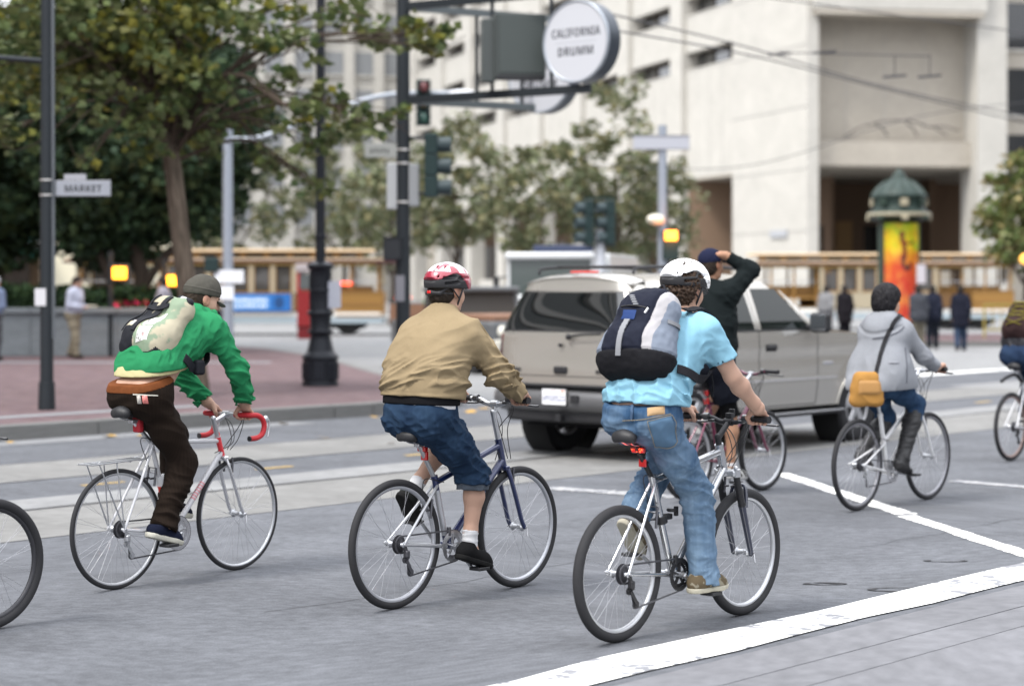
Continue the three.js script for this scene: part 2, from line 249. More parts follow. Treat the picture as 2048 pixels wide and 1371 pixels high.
{
  const corner = []; const c0 = spt(18.3, -19.0), c1 = [-1.35, -31.6];
  for (let i = 0; i <= 10; i++) { const t = i / 10, m = [0.25, -28.7]; corner.push([(1 - t) ** 2 * c0[0] + 2 * t * (1 - t) * m[0] + t * t * c1[0], (1 - t) ** 2 * c0[1] + 2 * t * (1 - t) * m[1] + t * t * c1[1]]); }
  const edge = [spt(-60, -19.0), ...corner, [-2.6, -37], [-4.0, -43.5], [-6.0, -49.5], [-11, -57], [-22, -64], [-70, -80]];
  const inset = edge.map((e, i) => { const a = edge[Math.max(0, i - 1)], b = edge[Math.min(edge.length - 1, i + 1)], d = V(b[0] - a[0], 0, b[1] - a[1]).normalize(); return [e[0] + d.z * 0.16, e[1] - d.x * 0.16]; });
  structure('pavement', sheet([...inset, [-90, -80], [-90, -20]], H - 0.004), brickPaving);
  // the kerb: granite stones end to end, each its own piece
  const kerb = new THREE.Group(); kerb.name = 'kerb'; kerb.userData.kind = 'structure'; scene.add(kerb);
  const r = rng(3), L = []; for (let i = 0; i + 1 < edge.length; i++) { const a = V(edge[i][0], 0, edge[i][1]), b = V(edge[i + 1][0], 0, edge[i + 1][1]), d = b.clone().sub(a), len = d.length(), n = Math.max(1, Math.round(len / 1.9)); for (let k = 0; k < n; k++) L.push([a.clone().addScaledVector(d, k / n), d.clone().normalize(), len / n]); }
  for (const [a, d, len] of L) {
    if (a.x < -32 || -a.z > 62) continue;
    const g = new RoundedBoxGeometry(len - 0.008, H + 0.1, 0.17, 2, 0.02); const s = shade(new THREE.Mesh(g, granite)); s.name = 'kerb_stone';
    const side = V(d.z, 0, -d.x); s.position.copy(a).addScaledVector(d, len / 2).addScaledVector(side, 0.082); s.position.y = H / 2 - 0.05 + (r() - 0.5) * 0.004; s.rotation.y = Math.atan2(-d.z, d.x); kerb.add(s);
  }
  // lighter granite bands across the bricks
  structure('paving_band', [bar(V(-60, H - 0.008, -40.6), V(-4.9, H - 0.008, -40.6), 0.55, 0.02), bar(street(-40, -20.2, H - 0.009), street(17, -20.2, H - 0.009), 0.3, 0.02)], pbr(lin(0.30, 0.315, 0.33), 0.8, 0, { map: concreteMap }));
  structure('gutter', [band(-40, 17.5, -18.98, -18.45, 0.004)], pbr(lin(0.26, 0.265, 0.275), 0.85, 0, { map: concreteMap }));
}
{ // pavement in front of the big building on the far side
  structure('pavement', sheet([[8.5, -57.5], [60, -49], [60, -66], [9, -66]], 0.14), brickPaving);
  const kerb = bar(V(8.5, 0.07, -57.4), V(60, 0.07, -48.9), 0.3, 0.16); structure('kerb', kerb, granite);
}
{ // fallen leaves along the kerb and in the lane
  const lm = pbr(lin(0.42, 0.26, 0.07), 0.8, 0, { side: THREE.DoubleSide }), r = rng(12), g = [];
  for (let i = 0; i < 26; i++) { const p = 8 + r() * 13, q = r() < 0.7 ? -18.9 + r() * 0.5 : -18 + r() * 5; const s = 0.05 + r() * 0.06, sh = new THREE.Shape(); for (let k = 0; k <= 10; k++) { const t = k / 10 * 2 * PI, rr = s * (0.55 + 0.45 * Math.abs(Math.cos(t * 2.5))); k ? sh.lineTo(rr * Math.cos(t), rr * Math.sin(t)) : sh.moveTo(rr, 0); } const e = new THREE.ShapeGeometry(sh); e.rotateX(-PI / 2 + (r() - 0.5) * 0.5); e.rotateY(r() * 6); const c = street(p, q, 0.02); e.translate(c.x, c.y, c.z); g.push(e); }
  const l = mesh('fallen_leaves', g, lm); tag(l, 'dry orange plane leaves lying along the granite kerb', 'leaves', null, 'stuff');
}

// ---------- bicycles ----------
const M = {
  rubber: pbr(lin(0.028, 0.028, 0.03), 0.75), black: pbr(lin(0.02, 0.02, 0.022), 0.5), blackShiny: coat(lin(0.015, 0.015, 0.017), 0.3),
  alloy: pbr(lin(0.52, 0.53, 0.55), 0.3, 0.85), rimAlloy: pbr(lin(0.46, 0.47, 0.49), 0.4, 0.7), steel: pbr(lin(0.5, 0.5, 0.52), 0.35, 0.9), darkSteel: pbr(lin(0.10, 0.10, 0.11), 0.4, 0.8), chrome: pbr(lin(0.8, 0.8, 0.82), 0.12, 1),
  redLens: coat(lin(0.45, 0.01, 0.01), 0.25), redGlow: new THREE.MeshStandardMaterial({ color: lin(0.5, 0.02, 0.01), emissive: lin(1, 0.07, 0.02), emissiveIntensity: 2.2, roughness: 0.4 }), redTape: pbr(lin(0.40, 0.022, 0.028), 0.55), cable: pbr(lin(0.02, 0.02, 0.02), 0.4), white: pbr(lin(0.8, 0.8, 0.8), 0.5),
};
function makeWheel(bike, cx, cy, Rw, tr, side, c) {
  const w = new THREE.Group(); w.name = 'wheel'; w.position.set(cx, cy, 0); w.rotation.z = c.spin ?? 0; bike.add(w);
  const tprof = []; for (let i = 0; i <= 20; i++) { const a = i / 20 * 2 * PI; tprof.push([Rw - tr + tr * Math.cos(a) * (Math.abs(Math.sin(a * 9)) > 0.9 && Math.cos(a) > 0.6 ? 0.985 : 1), tr * Math.sin(a)]); }
  mesh('tyre', lathe(tprof, 96).rotateX(PI / 2), M.rubber, w);
  const r0 = Rw - 2 * tr + 0.006, d = c.rimDepth ?? 0.02, hw = c.rimW ?? 0.0115;
  mesh('rim', lathe([[r0 + 0.004, -hw], [r0 + 0.004, hw], [r0 - 0.004, hw], [r0 - d * 0.6, hw * 0.95], [r0 - d, hw * 0.5], [r0 - d, -hw * 0.5], [r0 - d * 0.6, -hw * 0.95], [r0 - 0.004, -hw], [r0 + 0.004, -hw]], 96).rotateX(PI / 2), c.rim ?? M.rimAlloy, w);
  const hz = side === 'rear' ? 0.03 : 0.034;
  mesh('hub', [lathe([[0.005, -0.066], [0.011, -0.05], [0.024, -hz - 0.003], [0.024, -hz], [0.014, -hz + 0.006], [0.013, hz - 0.006], [0.024, hz], [0.024, hz + 0.003], [0.011, 0.05], [0.005, 0.066]], 20).rotateX(PI / 2)], M.alloy, w);
  const sp = []; const n = c.spokes ?? 28;
  for (let i = 0; i < n; i++) { const s = i % 2 ? 1 : -1, t = ((i >> 1) * 2 + (i % 2) * 0.5) / n * 2 * PI, x = ((i >> 1) % 2 ? 1 : -1) * 0.95; const a = t + x; sp.push(tube([0.021 * Math.cos(a), 0.021 * Math.sin(a), s * hz], [(r0 - d) * Math.cos(t), (r0 - d) * Math.sin(t), s * 0.003], 0.00085, 0.00085, 5, true)); }
  mesh('spokes', sp, M.steel, w);
  if (c.reflector) mesh('reflector', box(0.07, 0.022, 0.008, r0 * 0.62, 0, 0.0, 0.003), M.white, w);
  return w;
}
function makeBike(name, label, O, th, c) {
  const b = thing(name, label, 'bicycle', O, th, c.group), y0 = c.R, P = (x, y, z = 0) => V(x, y, z), wb = c.wb;
  const paint = c.paint, fr = [], r = c.tube ?? 0.016, bb = P(...c.bb), st = P(...c.seatTop), ht = P(...c.headTop), hb = P(...c.headBot);
  const rearPaint = c.rearPaint ?? paint;
  makeWheel(b, 0, y0, c.R, c.tr, 'rear', { ...c.wheel, spin: 0.4 }); const fw = makeWheel(b, wb, y0, c.R, c.tr, 'front', { ...c.wheel, spin: 1.1 });
  const toph = ht.clone().lerp(hb, c.topJoin ?? 0.2), botj = hb.clone().lerp(ht, 0.2), topS = c.topSeat ? P(...c.topSeat) : st.clone().lerp(bb, 0.06);
  const main = [tube(bb, st, r * 1.02, r), tube(ht, hb, r * 1.2), tube(bb, botj, r * 1.25, r * 1.2), tube([bb.x, bb.y, -0.036], [bb.x, bb.y, 0.036], 0.021, 0.021, 16)];
  if (c.curvedTop) main.push(curve([topS, topS.clone().lerp(toph, 0.45).add(P(0, c.curvedTop, 0)), toph], r, 20)); else main.push(tube(topS, toph, r * (c.topFat ?? 1)));
  main.push(tube(ht.clone().lerp(hb, -0.06), ht, r * 1.32), tube(hb, hb.clone().lerp(ht, -0.05), r * 1.32), ball(bb, 0.022), tube(st.clone().lerp(bb, 0.05), st, r * 1.18));
  mesh('frame', main, paint, b);
  const stay = []; for (const s of [-1, 1]) { const ax = P(0, y0, s * 0.066); stay.push(tube([bb.x - 0.03, bb.y, s * 0.024], ax, 0.011, 0.008), tube(ax, P(topS.x, topS.y - 0.015, s * 0.016), 0.0082, 0.0085), ball(ax, 0.014, 1.1, 1.2, 0.4)); }
  stay.push(tube([bb.x * 0.62 + 0.02, y0 + (topS.y - y0) * 0.63, -0.03], [bb.x * 0.62 + 0.02, y0 + (topS.y - y0) * 0.63, 0.03], 0.006));
  mesh('stays', stay, rearPaint, b);
  if (c.frameMark) { const m0 = bb.clone().lerp(botj, 0.40), m1 = bb.clone().lerp(botj, 0.62), g = []; for (let i = 0; i < 7; i++) g.push(tube(m0.clone().lerp(m1, i / 7), m0.clone().lerp(m1, (i + 0.6) / 7), r * 1.27, r * 1.27, 14, true)); mesh('frame_lettering', g, c.frameMark, b); }
  // fork
  const fork = [], hd = hb.clone().sub(ht).normalize(), fx = P(wb, y0); const crown = hb.clone().addScaledVector(hd, 0.02);
  if (c.fork === 'suspension') {
    const legs = [], stan = [];
    for (const s of [-1, 1]) { const top = P(crown.x + 0.018, crown.y + 0.03, s * 0.056), bot = P(fx.x - 0.006, fx.y + 0.0, s * 0.056), mid = top.clone().lerp(bot, 0.42); stan.push(tube(top, mid, 0.0175), tube(top.clone().lerp(bot, 0.2), mid, 0.019, 0.020), tube(mid.clone().lerp(bot, -0.04), mid, 0.0215)); legs.push(tube(mid, bot, 0.0205, 0.0145), ball(bot, 0.018, 1, 1.1, 0.7)); fork.push(tube(top.clone().add(P(0.002, 0.012, 0)), top.clone().lerp(bot, 0.06), 0.024, 0.022), ball(top.clone().add(P(0, 0.02, 0)), 0.012)); }
    const arch = curve([P(fx.x - 0.05, fx.y + 0.245, -0.056), P(fx.x - 0.035, fx.y + 0.345, -0.04), P(fx.x - 0.035, fx.y + 0.36, 0), P(fx.x - 0.035, fx.y + 0.345, 0.04), P(fx.x - 0.05, fx.y + 0.245, 0.056)], 0.01, 20);
    fork.push(box(0.05, 0.034, 0.13, crown.x + 0.014, crown.y + 0.022, 0, 0.012)); mesh('fork_crown', fork, M.alloy, b); mesh('fork', [...legs, arch], c.forkPaint, b); mesh('fork_bellows', stan, M.black, b);
  } else {
    for (const s of [-1, 1]) { const a = P(crown.x, crown.y, s * 0.03); fork.push(curve([a, a.clone().add(P((fx.x - crown.x) * 0.14, -0.07, s * 0.014)), P(lerp(crown.x, fx.x, 0.55), lerp(crown.y, fx.y, 0.62), s * 0.05), P(lerp(crown.x, fx.x, 0.78), lerp(crown.y, fx.y, 0.86), s * 0.052), P(fx.x, fx.y, s * 0.052)], c.forkR ?? 0.011, 24)); fork.push(ball([fx.x, fx.y, s * 0.053], 0.012)); }
    fork.push(box(0.04, 0.03, 0.075, crown.x, crown.y, 0, 0.01)); mesh('fork', fork, c.forkPaint ?? paint, b);
  }
  mesh('axle_nut', [tube([wb, y0, -0.075], [wb, y0, 0.075], 0.006), tube([0, y0, -0.082], [0, y0, 0.082], 0.006), tube([wb, y0, 0.07], [wb - 0.01, y0 - 0.05, 0.085], 0.004)], M.steel, b);
  // seat post, saddle
  const sd = P(...c.saddle), up = st.clone().sub(bb).normalize(), sp = [tube(st.clone().addScaledVector(up, -0.02), sd.clone().add(P(-0.01, -0.05, 0)), 0.0135), box(0.045, 0.022, 0.04, sd.x - 0.012, sd.y - 0.052, 0, 0.006)];
  mesh('seat_post', sp, c.post ?? M.alloy, b);
  const F = new Field(); F.cap(sd.clone().add(P(-0.10, 0.0, 0)), sd.clone().add(P(-0.04, 0.002, 0)), 0.034, 0.03, 0.03).cap(sd.clone().add(P(-0.105, -0.002, -0.045)), sd.clone().add(P(-0.105, -0.002, 0.045)), 0.027, 0.027, 0.05).cap(sd.clone().add(P(-0.04, 0.0, 0)), sd.clone().add(P(0.135, -0.012, 0)), 0.03, 0.017, 0.04);
  F.cut(sd.clone().add(P(-0.2, -0.15, 0)), sd.clone().add(P(0.2, -0.16, 0)), 0.128, 0.128, 0.01);
  const sad = sdfMesh('saddle', F, 0.009, M.black, b);
  mesh('rails', [-1, 1].map((s) => curve([sd.clone().add(P(-0.12, -0.012, s * 0.03)), sd.clone().add(P(-0.05, -0.042, s * 0.022)), sd.clone().add(P(0.04, -0.042, s * 0.02)), sd.clone().add(P(0.12, -0.02, s * 0.008))], 0.0035, 14, 6)), M.steel, sad);
  // stem and bar
  const sv = P(...c.stem), bars = [], grips = [], hw = c.barHalf ?? 0.29;
  mesh('stem', [tube(ht, ht.clone().addScaledVector(hd, -(c.steerer ?? 0.04)), 0.0165), tube(ht.clone().addScaledVector(hd, -(c.steerer ?? 0.04) * 0.8), sv, 0.0165, 0.015), tube(sv.clone().add(P(0, 0, -0.024)), sv.clone().add(P(0, 0, 0.024)), 0.02), ball(ht.clone().addScaledVector(hd, -(c.steerer ?? 0.04)), 0.017)], c.stemMat ?? M.alloy, b);
  if (c.bar === 'drop') {
    const tape = []; bars.push(tube(sv.clone().add(P(0, 0, -0.09)), sv.clone().add(P(0, 0, 0.09)), 0.0128));
    for (const s of [-1, 1]) { const q = (x, y, z) => sv.clone().add(P(x, y, s * z)); tape.push(curve([q(0, 0, 0.075), q(0, 0, 0.15), q(0.014, 0, 0.195), q(0.06, -0.004, 0.208), q(0.098, -0.028, 0.212), q(0.112, -0.072, 0.213), q(0.092, -0.118, 0.214), q(0.045, -0.138, 0.215), q(-0.015, -0.14, 0.216)], 0.0165, 48, 12)); mesh('bar_end', tube(q(-0.015, -0.14, 0.216), q(-0.022, -0.14, 0.216), 0.0165), M.black, b);
      const lev = [ball(q(0.122, -0.03, 0.214).toArray(), 0.02, 1.1, 1.2, 0.8), curve([q(0.125, -0.015, 0.214), q(0.150, -0.04, 0.216), q(0.148, -0.09, 0.218), q(0.132, -0.135, 0.222)], 0.0055, 16, 6)]; mesh('brake_lever', lev, M.alloy, b); }
    for (const t of tape) mesh('bar_tape', t, M.redTape, b); mesh('handlebar', bars, M.alloy, b);
  } else {
    const rise = c.rise ?? 0.03, back = c.sweep ?? 0.05; const q = (x, y, z) => sv.clone().add(P(x, y, z));
    bars.push(curve([q(-back, rise, -hw), q(-back * 0.55, rise, -hw + 0.14), q(-0.004, rise * 0.7, -0.1), q(0, 0, -0.05), q(0, 0, 0.05), q(-0.004, rise * 0.7, 0.1), q(-back * 0.55, rise, hw - 0.14), q(-back, rise, hw)], 0.0125, 60, 10, false, 0.35));
    mesh('handlebar', bars, c.barMat ?? M.black, b);
    for (const s of [-1, 1]) { mesh('grip', [tube(q(-back * 0.62, rise, s * (hw - 0.12)), q(-back, rise, s * (hw + 0.004)), 0.0168), tube(q(-back, rise, s * (hw - 0.006)), q(-back - 0.001, rise, s * (hw + 0.006)), 0.0195), tube(q(-back * 0.62, rise, s * (hw - 0.125)), q(-back * 0.62, rise, s * (hw - 0.115)), 0.0195)], M.black, b);
      mesh('brake_lever', [tube(q(-back * 0.45, rise, s * (hw - 0.175)), q(-back * 0.5, rise, s * (hw - 0.145)), 0.021), curve([q(-back * 0.4 + 0.012, rise - 0.015, s * (hw - 0.16)), q(-back * 0.4 + 0.055, rise - 0.03, s * (hw - 0.13)), q(-back * 0.6 + 0.055, rise - 0.034, s * (hw - 0.03)), q(-back * 0.6 + 0.062, rise - 0.034, s * (hw + 0.01))], 0.0058, 18, 6), box(0.03, 0.018, 0.035, sv.x - back * 0.4, sv.y + rise - 0.02, s * (hw - 0.19), 0.006)], M.blackShiny, b); }
  }
  // cranks, rings, chain, cassette, derailleurs
  const ph = R(c.crank), L = 0.17, cr = [], ped = []; const zR = 0.075;
  const drive = M.darkSteel; const ringR = c.ring ?? 0.088, ring = [];
  for (const [rr, z] of [[ringR, 0.048], [ringR * 0.8, 0.041]]) { const s = new THREE.Shape(), nT = Math.round(rr * 2 * PI / 0.0127); for (let i = 0; i <= nT * 2; i++) { const a = i / (nT * 2) * 2 * PI, q = rr + (i % 2 ? -0.0025 : 0.0025); i ? s.lineTo(q * Math.cos(a), q * Math.sin(a)) : s.moveTo(q, 0); } const h = new THREE.Path(); h.absarc(0, 0, rr - 0.019, 0, 2 * PI, true); s.holes.push(h); ring.push(new THREE.ExtrudeGeometry(s, { depth: 0.003, bevelEnabled: false, curveSegments: 24 }).translate(bb.x, bb.y, z)); }
  for (let i = 0; i < 5; i++) { const a = i / 5 * 2 * PI + 0.3; ring.push(bar([bb.x, bb.y, 0.046], [bb.x + (ringR - 0.012) * Math.cos(a), bb.y + (ringR - 0.012) * Math.sin(a), 0.046], 0.006, 0.016, V(0, 0, 1))); }
  const cs = mesh('crankset', [tube([bb.x, bb.y, -0.07], [bb.x, bb.y, zR + 0.008], 0.014), ...[1, -1].map((s) => { const q = [bb.x + s * L * Math.cos(ph), bb.y + s * L * Math.sin(ph), s * (zR + 0.012)]; ped.push(q); return tube([bb.x, bb.y, s * zR], q, 0.0135, 0.0105); })], c.crankMat ?? M.alloy, b);
  mesh('chainring', ring, c.ringMat ?? M.darkSteel, cs);
  for (const q of ped) { const s = Math.sign(q[2]), z = q[2] + s * 0.06; mesh('pedal', [tube(q, [q[0], q[1], z + s * 0.03], 0.006), box(0.085, 0.018, 0.012, q[0], q[1], z - s * 0.035, 0.004), box(0.085, 0.018, 0.012, q[0], q[1], z + s * 0.035, 0.004), box(0.012, 0.018, 0.08, q[0] - 0.038, q[1], z, 0.004), box(0.012, 0.018, 0.08, q[0] + 0.038, q[1], z, 0.004), box(0.03, 0.02, 0.06, q[0], q[1], z, 0.004)], M.black, b); }
  const cas = []; for (let i = 0; i < 6; i++) cas.push(tube([0, y0, 0.026 + i * 0.0042], [0, y0, 0.028 + i * 0.0042], 0.052 - i * 0.0055, 0.052 - i * 0.0055, 28)); mesh('cassette', cas, M.darkSteel, b);
  const j1 = P(0.03, y0 - 0.085, 0.048), j2 = P(0.02 + (c.cage ?? 0.05), y0 - 0.155, 0.048), ch = [], cyc = (c0, rr, a0, a1, n = 10) => { const o = []; for (let i = 0; i <= n; i++) { const a = lerp(a0, a1, i / n); o.push(P(c0.x + rr * Math.cos(a), c0.y + rr * Math.sin(a), 0.048)); } return o; };
  const path = [...cyc(bb, ringR, 1.5, -1.6, 14), ...cyc(j2, 0.02, -1.5, -3.6, 8), ...cyc(j1, 0.02, -0.6, 1.2, 6), ...cyc(P(0, y0), 0.046, -0.7, -PI - 1.4, 14)];
  for (let i = 0; i < path.length; i++) ch.push(bar(path[i], path[(i + 1) % path.length], 0.0055, 0.0085)); mesh('chain', ch, M.darkSteel, b);
  mesh('derailleur', [box(0.03, 0.04, 0.03, 0.018, y0 - 0.05, 0.07, 0.008), tube([0.004, y0 - 0.01, 0.07], [0.03, y0 - 0.075, 0.068], 0.011), tube([j1.x, j1.y, 0.042], [j1.x, j1.y, 0.056], 0.019), tube([j2.x, j2.y, 0.042], [j2.x, j2.y, 0.056], 0.019), bar([j1.x, j1.y, 0.059], [j2.x, j2.y, 0.059], 0.003, 0.02, V(0, 0, 1).cross(V(1, 0, 0)))], c.derMat ?? M.black, b); mesh('front_derailleur', box(0.022, 0.05, 0.02, bb.x - 0.03, bb.y + ringR * 0.95, 0.045, 0.006), c.derMat ?? M.black, b);
  // brakes
  const rb = P(bb.x * 0.62 + 0.02, y0 + (topS.y - y0) * 0.63), br = []; for (const s of [-1, 1]) { br.push(tube([rb.x - 0.012, rb.y + 0.03, s * 0.03], [rb.x - 0.03, rb.y - 0.075, s * 0.034], 0.007), box(0.04, 0.012, 0.012, rb.x - 0.035, rb.y - 0.03, s * 0.022, 0.004)); br.push(tube([crown.x + 0.05, crown.y + 0.005, s * 0.032], [crown.x + 0.045, crown.y - 0.085, s * 0.036], 0.007), box(0.04, 0.012, 0.012, crown.x + 0.045, crown.y - 0.05, s * 0.022, 0.004)); } br.push(tube([rb.x - 0.012, rb.y + 0.03, -0.03], [rb.x - 0.012, rb.y + 0.03, 0.03], 0.003)); mesh('brake', br, M.darkSteel, b);
  const cb = [], q0 = sv.clone(); for (const s of [-1, 1]) { cb.push(curve([q0.clone().add(P(-0.01, 0.01, s * 0.11)), q0.clone().add(P(0.07, -0.03, s * 0.08)), q0.clone().add(P(0.075, -0.15, s * 0.03)), P(crown.x + 0.05, crown.y + 0.05, s * 0.012)], 0.0026, 24, 6), curve([q0.clone().add(P(-0.01, 0.01, s * 0.13)), q0.clone().add(P(0.08, -0.05, s * 0.05)), q0.clone().add(P(0.04, -0.17, -s * 0.02)), ht.clone().lerp(hb, 0.6).add(P(-0.03, -0.03, s * 0.02))], 0.0026, 24, 6)); } cb.push(curve([topS.clone().add(P(0.05, 0.0, 0.02)), topS.clone().add(P(-0.10, 0.03, 0.02)), P(rb.x - 0.07, rb.y + 0.08, 0.01), P(rb.x - 0.012, rb.y + 0.03, -0.03)], 0.0026, 20, 6)); mesh('cable', cb, M.cable, b);
  return b;
}
const bike3 = makeBike('bicycle', 'polished silver mountain bike with black suspension fork under the rider in a pale blue shirt', [0.5218, 0, -9.8446], 0.8517, {
  R: 0.337, tr: 0.026, wb: 1.076, bb: [0.444, 0.289], seatTop: [0.275, 0.80], headTop: [0.858, 0.915], headBot: [0.905, 0.765], stem: [0.945, 1.035], saddle: [0.155, 1.005], steerer: 0.05, topSeat: [0.285, 0.775],
  paint: pbr(lin(0.50, 0.51, 0.53), 0.24, 0.9), tube: 0.0185, topFat: 1.05, fork: 'suspension', forkPaint: coat(lin(0.012, 0.016, 0.035), 0.3), bar: 'riser', rise: 0.025, sweep: 0.05, barHalf: 0.285, stemMat: M.black, post: M.black, crank: -36, ring: 0.082, ringMat: M.black, wheel: { spokes: 32, rimDepth: 0.018, rimW: 0.0135 }, cage: 0.06,
});
{ // lamp, reflector and an empty lock bracket
  const l = mesh('tail_lamp', [box(0.022, 0.03, 0.085, 0.165, 0.935, 0.0, 0.01)], M.redLens, bike3, 'wide red tail lamp with a lit row of diodes');
  const leds = []; for (let i = 0; i < 5; i++) leds.push(ball([0.152, 0.939 + (i % 2) * 0.004, -0.03 + i * 0.015], 0.0048, 0.8, 1, 1, 8)); for (let i = 0; i < 2; i++) leds.push(ball([0.152, 0.929, 0.0 + i * 0.02], 0.0045, 0.8, 1, 1, 8)); mesh('diode', leds, M.redGlow, l);
  const p = new THREE.PointLight(lin(1, 0.05, 0.02), 0.006, 2); p.position.set(0.10, 0.93, 0); bike3.add(p);
  mesh('reflector', box(0.012, 0.04, 0.045, 0.20, 0.868, 0, 0.004), M.redLens, bike3); mesh('lamp_bracket', [box(0.04, 0.018, 0.02, 0.19, 0.935, 0, 0.004), box(0.04, 0.016, 0.02, 0.22, 0.868, 0, 0.004)], M.black, bike3);
  mesh('lock_bracket', [tube([0.362, 0.555, 0], [0.350, 0.59, 0], 0.03), box(0.05, 0.03, 0.03, 0.395, 0.585, 0.01, 0.006), (() => { const g = new THREE.TorusGeometry(0.022, 0.009, 8, 16, 4.6); g.rotateX(PI / 2); g.translate(0.435, 0.615, 0.01); return g; })(), box(0.02, 0.05, 0.02, 0.442, 0.61, 0.028, 0.005)], M.black, bike3);
  mesh('light_mount', [box(0.03, 0.03, 0.04, 0.955, 1.068, 0, 0.006), box(0.012, 0.045, 0.035, 0.975, 1.08, 0, 0.004)], M.black, bike3);
}
const bike2 = makeBike('bicycle', 'blue and grey hybrid bike under the rider in the tan jacket', [-0.6348, 0, -10.8516], 0.8664, {
  R: 0.352, tr: 0.021, wb: 1.03, bb: [0.416, 0.305], seatTop: [0.312, 0.70], headTop: [0.858, 0.865], headBot: [0.90, 0.72], stem: [0.83, 1.075], saddle: [0.20, 0.93], steerer: 0.17, topSeat: [0.322, 0.66], curvedTop: 0.0,
  paint: coat(lin(0.007, 0.016, 0.075), 0.3, 0.2), rearPaint: pbr(lin(0.40, 0.41, 0.43), 0.33, 0.6), tube: 0.0175, fork: 'rigid', forkPaint: coat(lin(0.007, 0.016, 0.075), 0.3, 0.2), forkR: 0.0135, bar: 'riser', rise: 0.03, sweep: 0.045, barHalf: 0.285, barMat: M.alloy, stemMat: M.alloy, post: M.alloy, crank: -49, ring: 0.088, ringMat: M.steel, wheel: { spokes: 32, rimDepth: 0.02, rim: pbr(lin(0.42, 0.43, 0.46), 0.4, 0.7) }, derMat: M.darkSteel,
});
mesh('tail_lamp', [box(0.03, 0.03, 0.06, 0.22, 0.855, 0, 0.006), box(0.02, 0.05, 0.045, 0.235, 0.815, 0, 0.006)], M.redLens, bike2);
mesh('seat_tube_cover', tube([0.334, 0.62, 0], [0.400, 0.365, 0], 0.0185), pbr(lin(0.5, 0.51, 0.54), 0.35, 0.6), bike2);
const bike1 = makeBike('bicycle', 'white road bike with red drop bar tape and rear rack under the rider in green', [-2.2842, 0, -11.551], 0.9269, {
  R: 0.348, tr: 0.0145, wb: 0.985, bb: [0.435, 0.285], seatTop: [0.262, 0.845], headTop: [0.812, 0.83], headBot: [0.85, 0.715], stem: [0.885, 0.965], saddle: [0.135, 1.015], steerer: 0.12, topSeat: [0.268, 0.83],
  paint: coat(lin(0.5, 0.5, 0.52), 0.35), tube: 0.0142, fork: 'rigid', forkPaint: M.chrome, forkR: 0.0105, bar: 'drop', stemMat: M.alloy, post: M.alloy, crank: 196, ring: 0.1, ringMat: M.steel, crankMat: M.alloy, wheel: { spokes: 36, rimDepth: 0.014, rimW: 0.0105 }, derMat: M.alloy, frameMark: coat(lin(0.55, 0.22, 0.24), 0.35),
});
{
  mesh('head_tube', [tube([0.809, 0.838, 0], [0.853, 0.708, 0], 0.0182), tube([0.803, 0.86, 0], [0.812, 0.83, 0], 0.0165)], coat(lin(0.6, 0.02, 0.03), 0.3), bike1, 'red head tube');
  const k = [], w = 0.055; for (const s of [-1, 1]) { k.push(tube([-0.24, 0.735, s * w], [0.18, 0.745, s * w], 0.0045), tube([0, 0.345, s * 0.068], [-0.05, 0.735, s * w], 0.0042), tube([0, 0.345, s * 0.068], [-0.18, 0.735, s * w], 0.0042), tube([0.18, 0.745, s * w], [0.235, 0.76, s * 0.02], 0.004)); } for (let i = 0; i < 5; i++) k.push(tube([-0.24 + i * 0.1, 0.736, -w], [-0.24 + i * 0.1, 0.736, w], 0.004)); k.push(tube([-0.24, 0.736, 0], [0.18, 0.745, 0], 0.004), box(0.25, 0.004, 0.05, -0.02, 0.742, 0)); mesh('rear_rack', k, M.alloy, bike1);
  mesh('saddle_bag', [box(0.045, 0.10, 0.06, 0.165, 0.945, 0, 0.015)], pbr(lin(0.35, 0.02, 0.03), 0.6), bike1); mesh('bottle', [tube([0.345, 0.63, 0], [0.395, 0.46, 0], 0.034)], pbr(lin(0.7, 0.7, 0.72), 0.4), bike1); mesh('bottle_band', tube([0.361, 0.575, 0], [0.375, 0.53, 0], 0.0348), pbr(lin(0.6, 0.03, 0.02), 0.5), bike1);
}
const whiteGloss = coat(lin(0.56, 0.56, 0.57), 0.35);
const bike4 = makeBike('bicycle', 'white city bike under the woman in the grey hooded coat', [2.6876, 0, -15.558], 0.8482, {
  R: 0.358, tr: 0.019, wb: 1.085, bb: [0.445, 0.275], seatTop: [0.34, 0.74], headTop: [0.90, 0.87], headBot: [0.945, 0.70], stem: [0.955, 1.06], saddle: [0.31, 0.885], steerer: 0.16, topSeat: [0.395, 0.52],
  paint: whiteGloss, tube: 0.0185, fork: 'rigid', forkPaint: whiteGloss, forkR: 0.013, bar: 'riser', rise: 0.02, sweep: 0.09, barHalf: 0.29, barMat: M.alloy, crank: -10, ring: 0.082, ringMat: M.steel, wheel: { spokes: 28, rimDepth: 0.02, rim: pbr(lin(0.25, 0.25, 0.27), 0.4, 0.7) }, derMat: M.alloy,
});
const maroon = coat(lin(0.13, 0.007, 0.04), 0.3, 0.2);
const bike5 = makeBike('bicycle', 'magenta mountain bike beside the car under the rider in dark clothes', [1.43, 0, -16.3], 0.8378, {
  R: 0.345, tr: 0.023, wb: 1.07, bb: [0.44, 0.29], seatTop: [0.29, 0.80], headTop: [0.83, 0.86], headBot: [0.88, 0.72], stem: [0.90, 1.0], saddle: [0.19, 0.93], steerer: 0.10,
  paint: maroon, tube: 0.016, fork: 'rigid', forkPaint: maroon, forkR: 0.013, bar: 'riser', rise: 0.025, sweep: 0.03, barHalf: 0.29, barMat: maroon, crank: -80, ring: 0.085, wheel: { spokes: 32 },
});
mesh('tail_lamp', [box(0.03, 0.05, 0.06, 0.245, 0.865, 0, 0.01), box(0.03, 0.06, 0.05, 0.26, 0.80, 0, 0.01)], M.redLens, bike5);
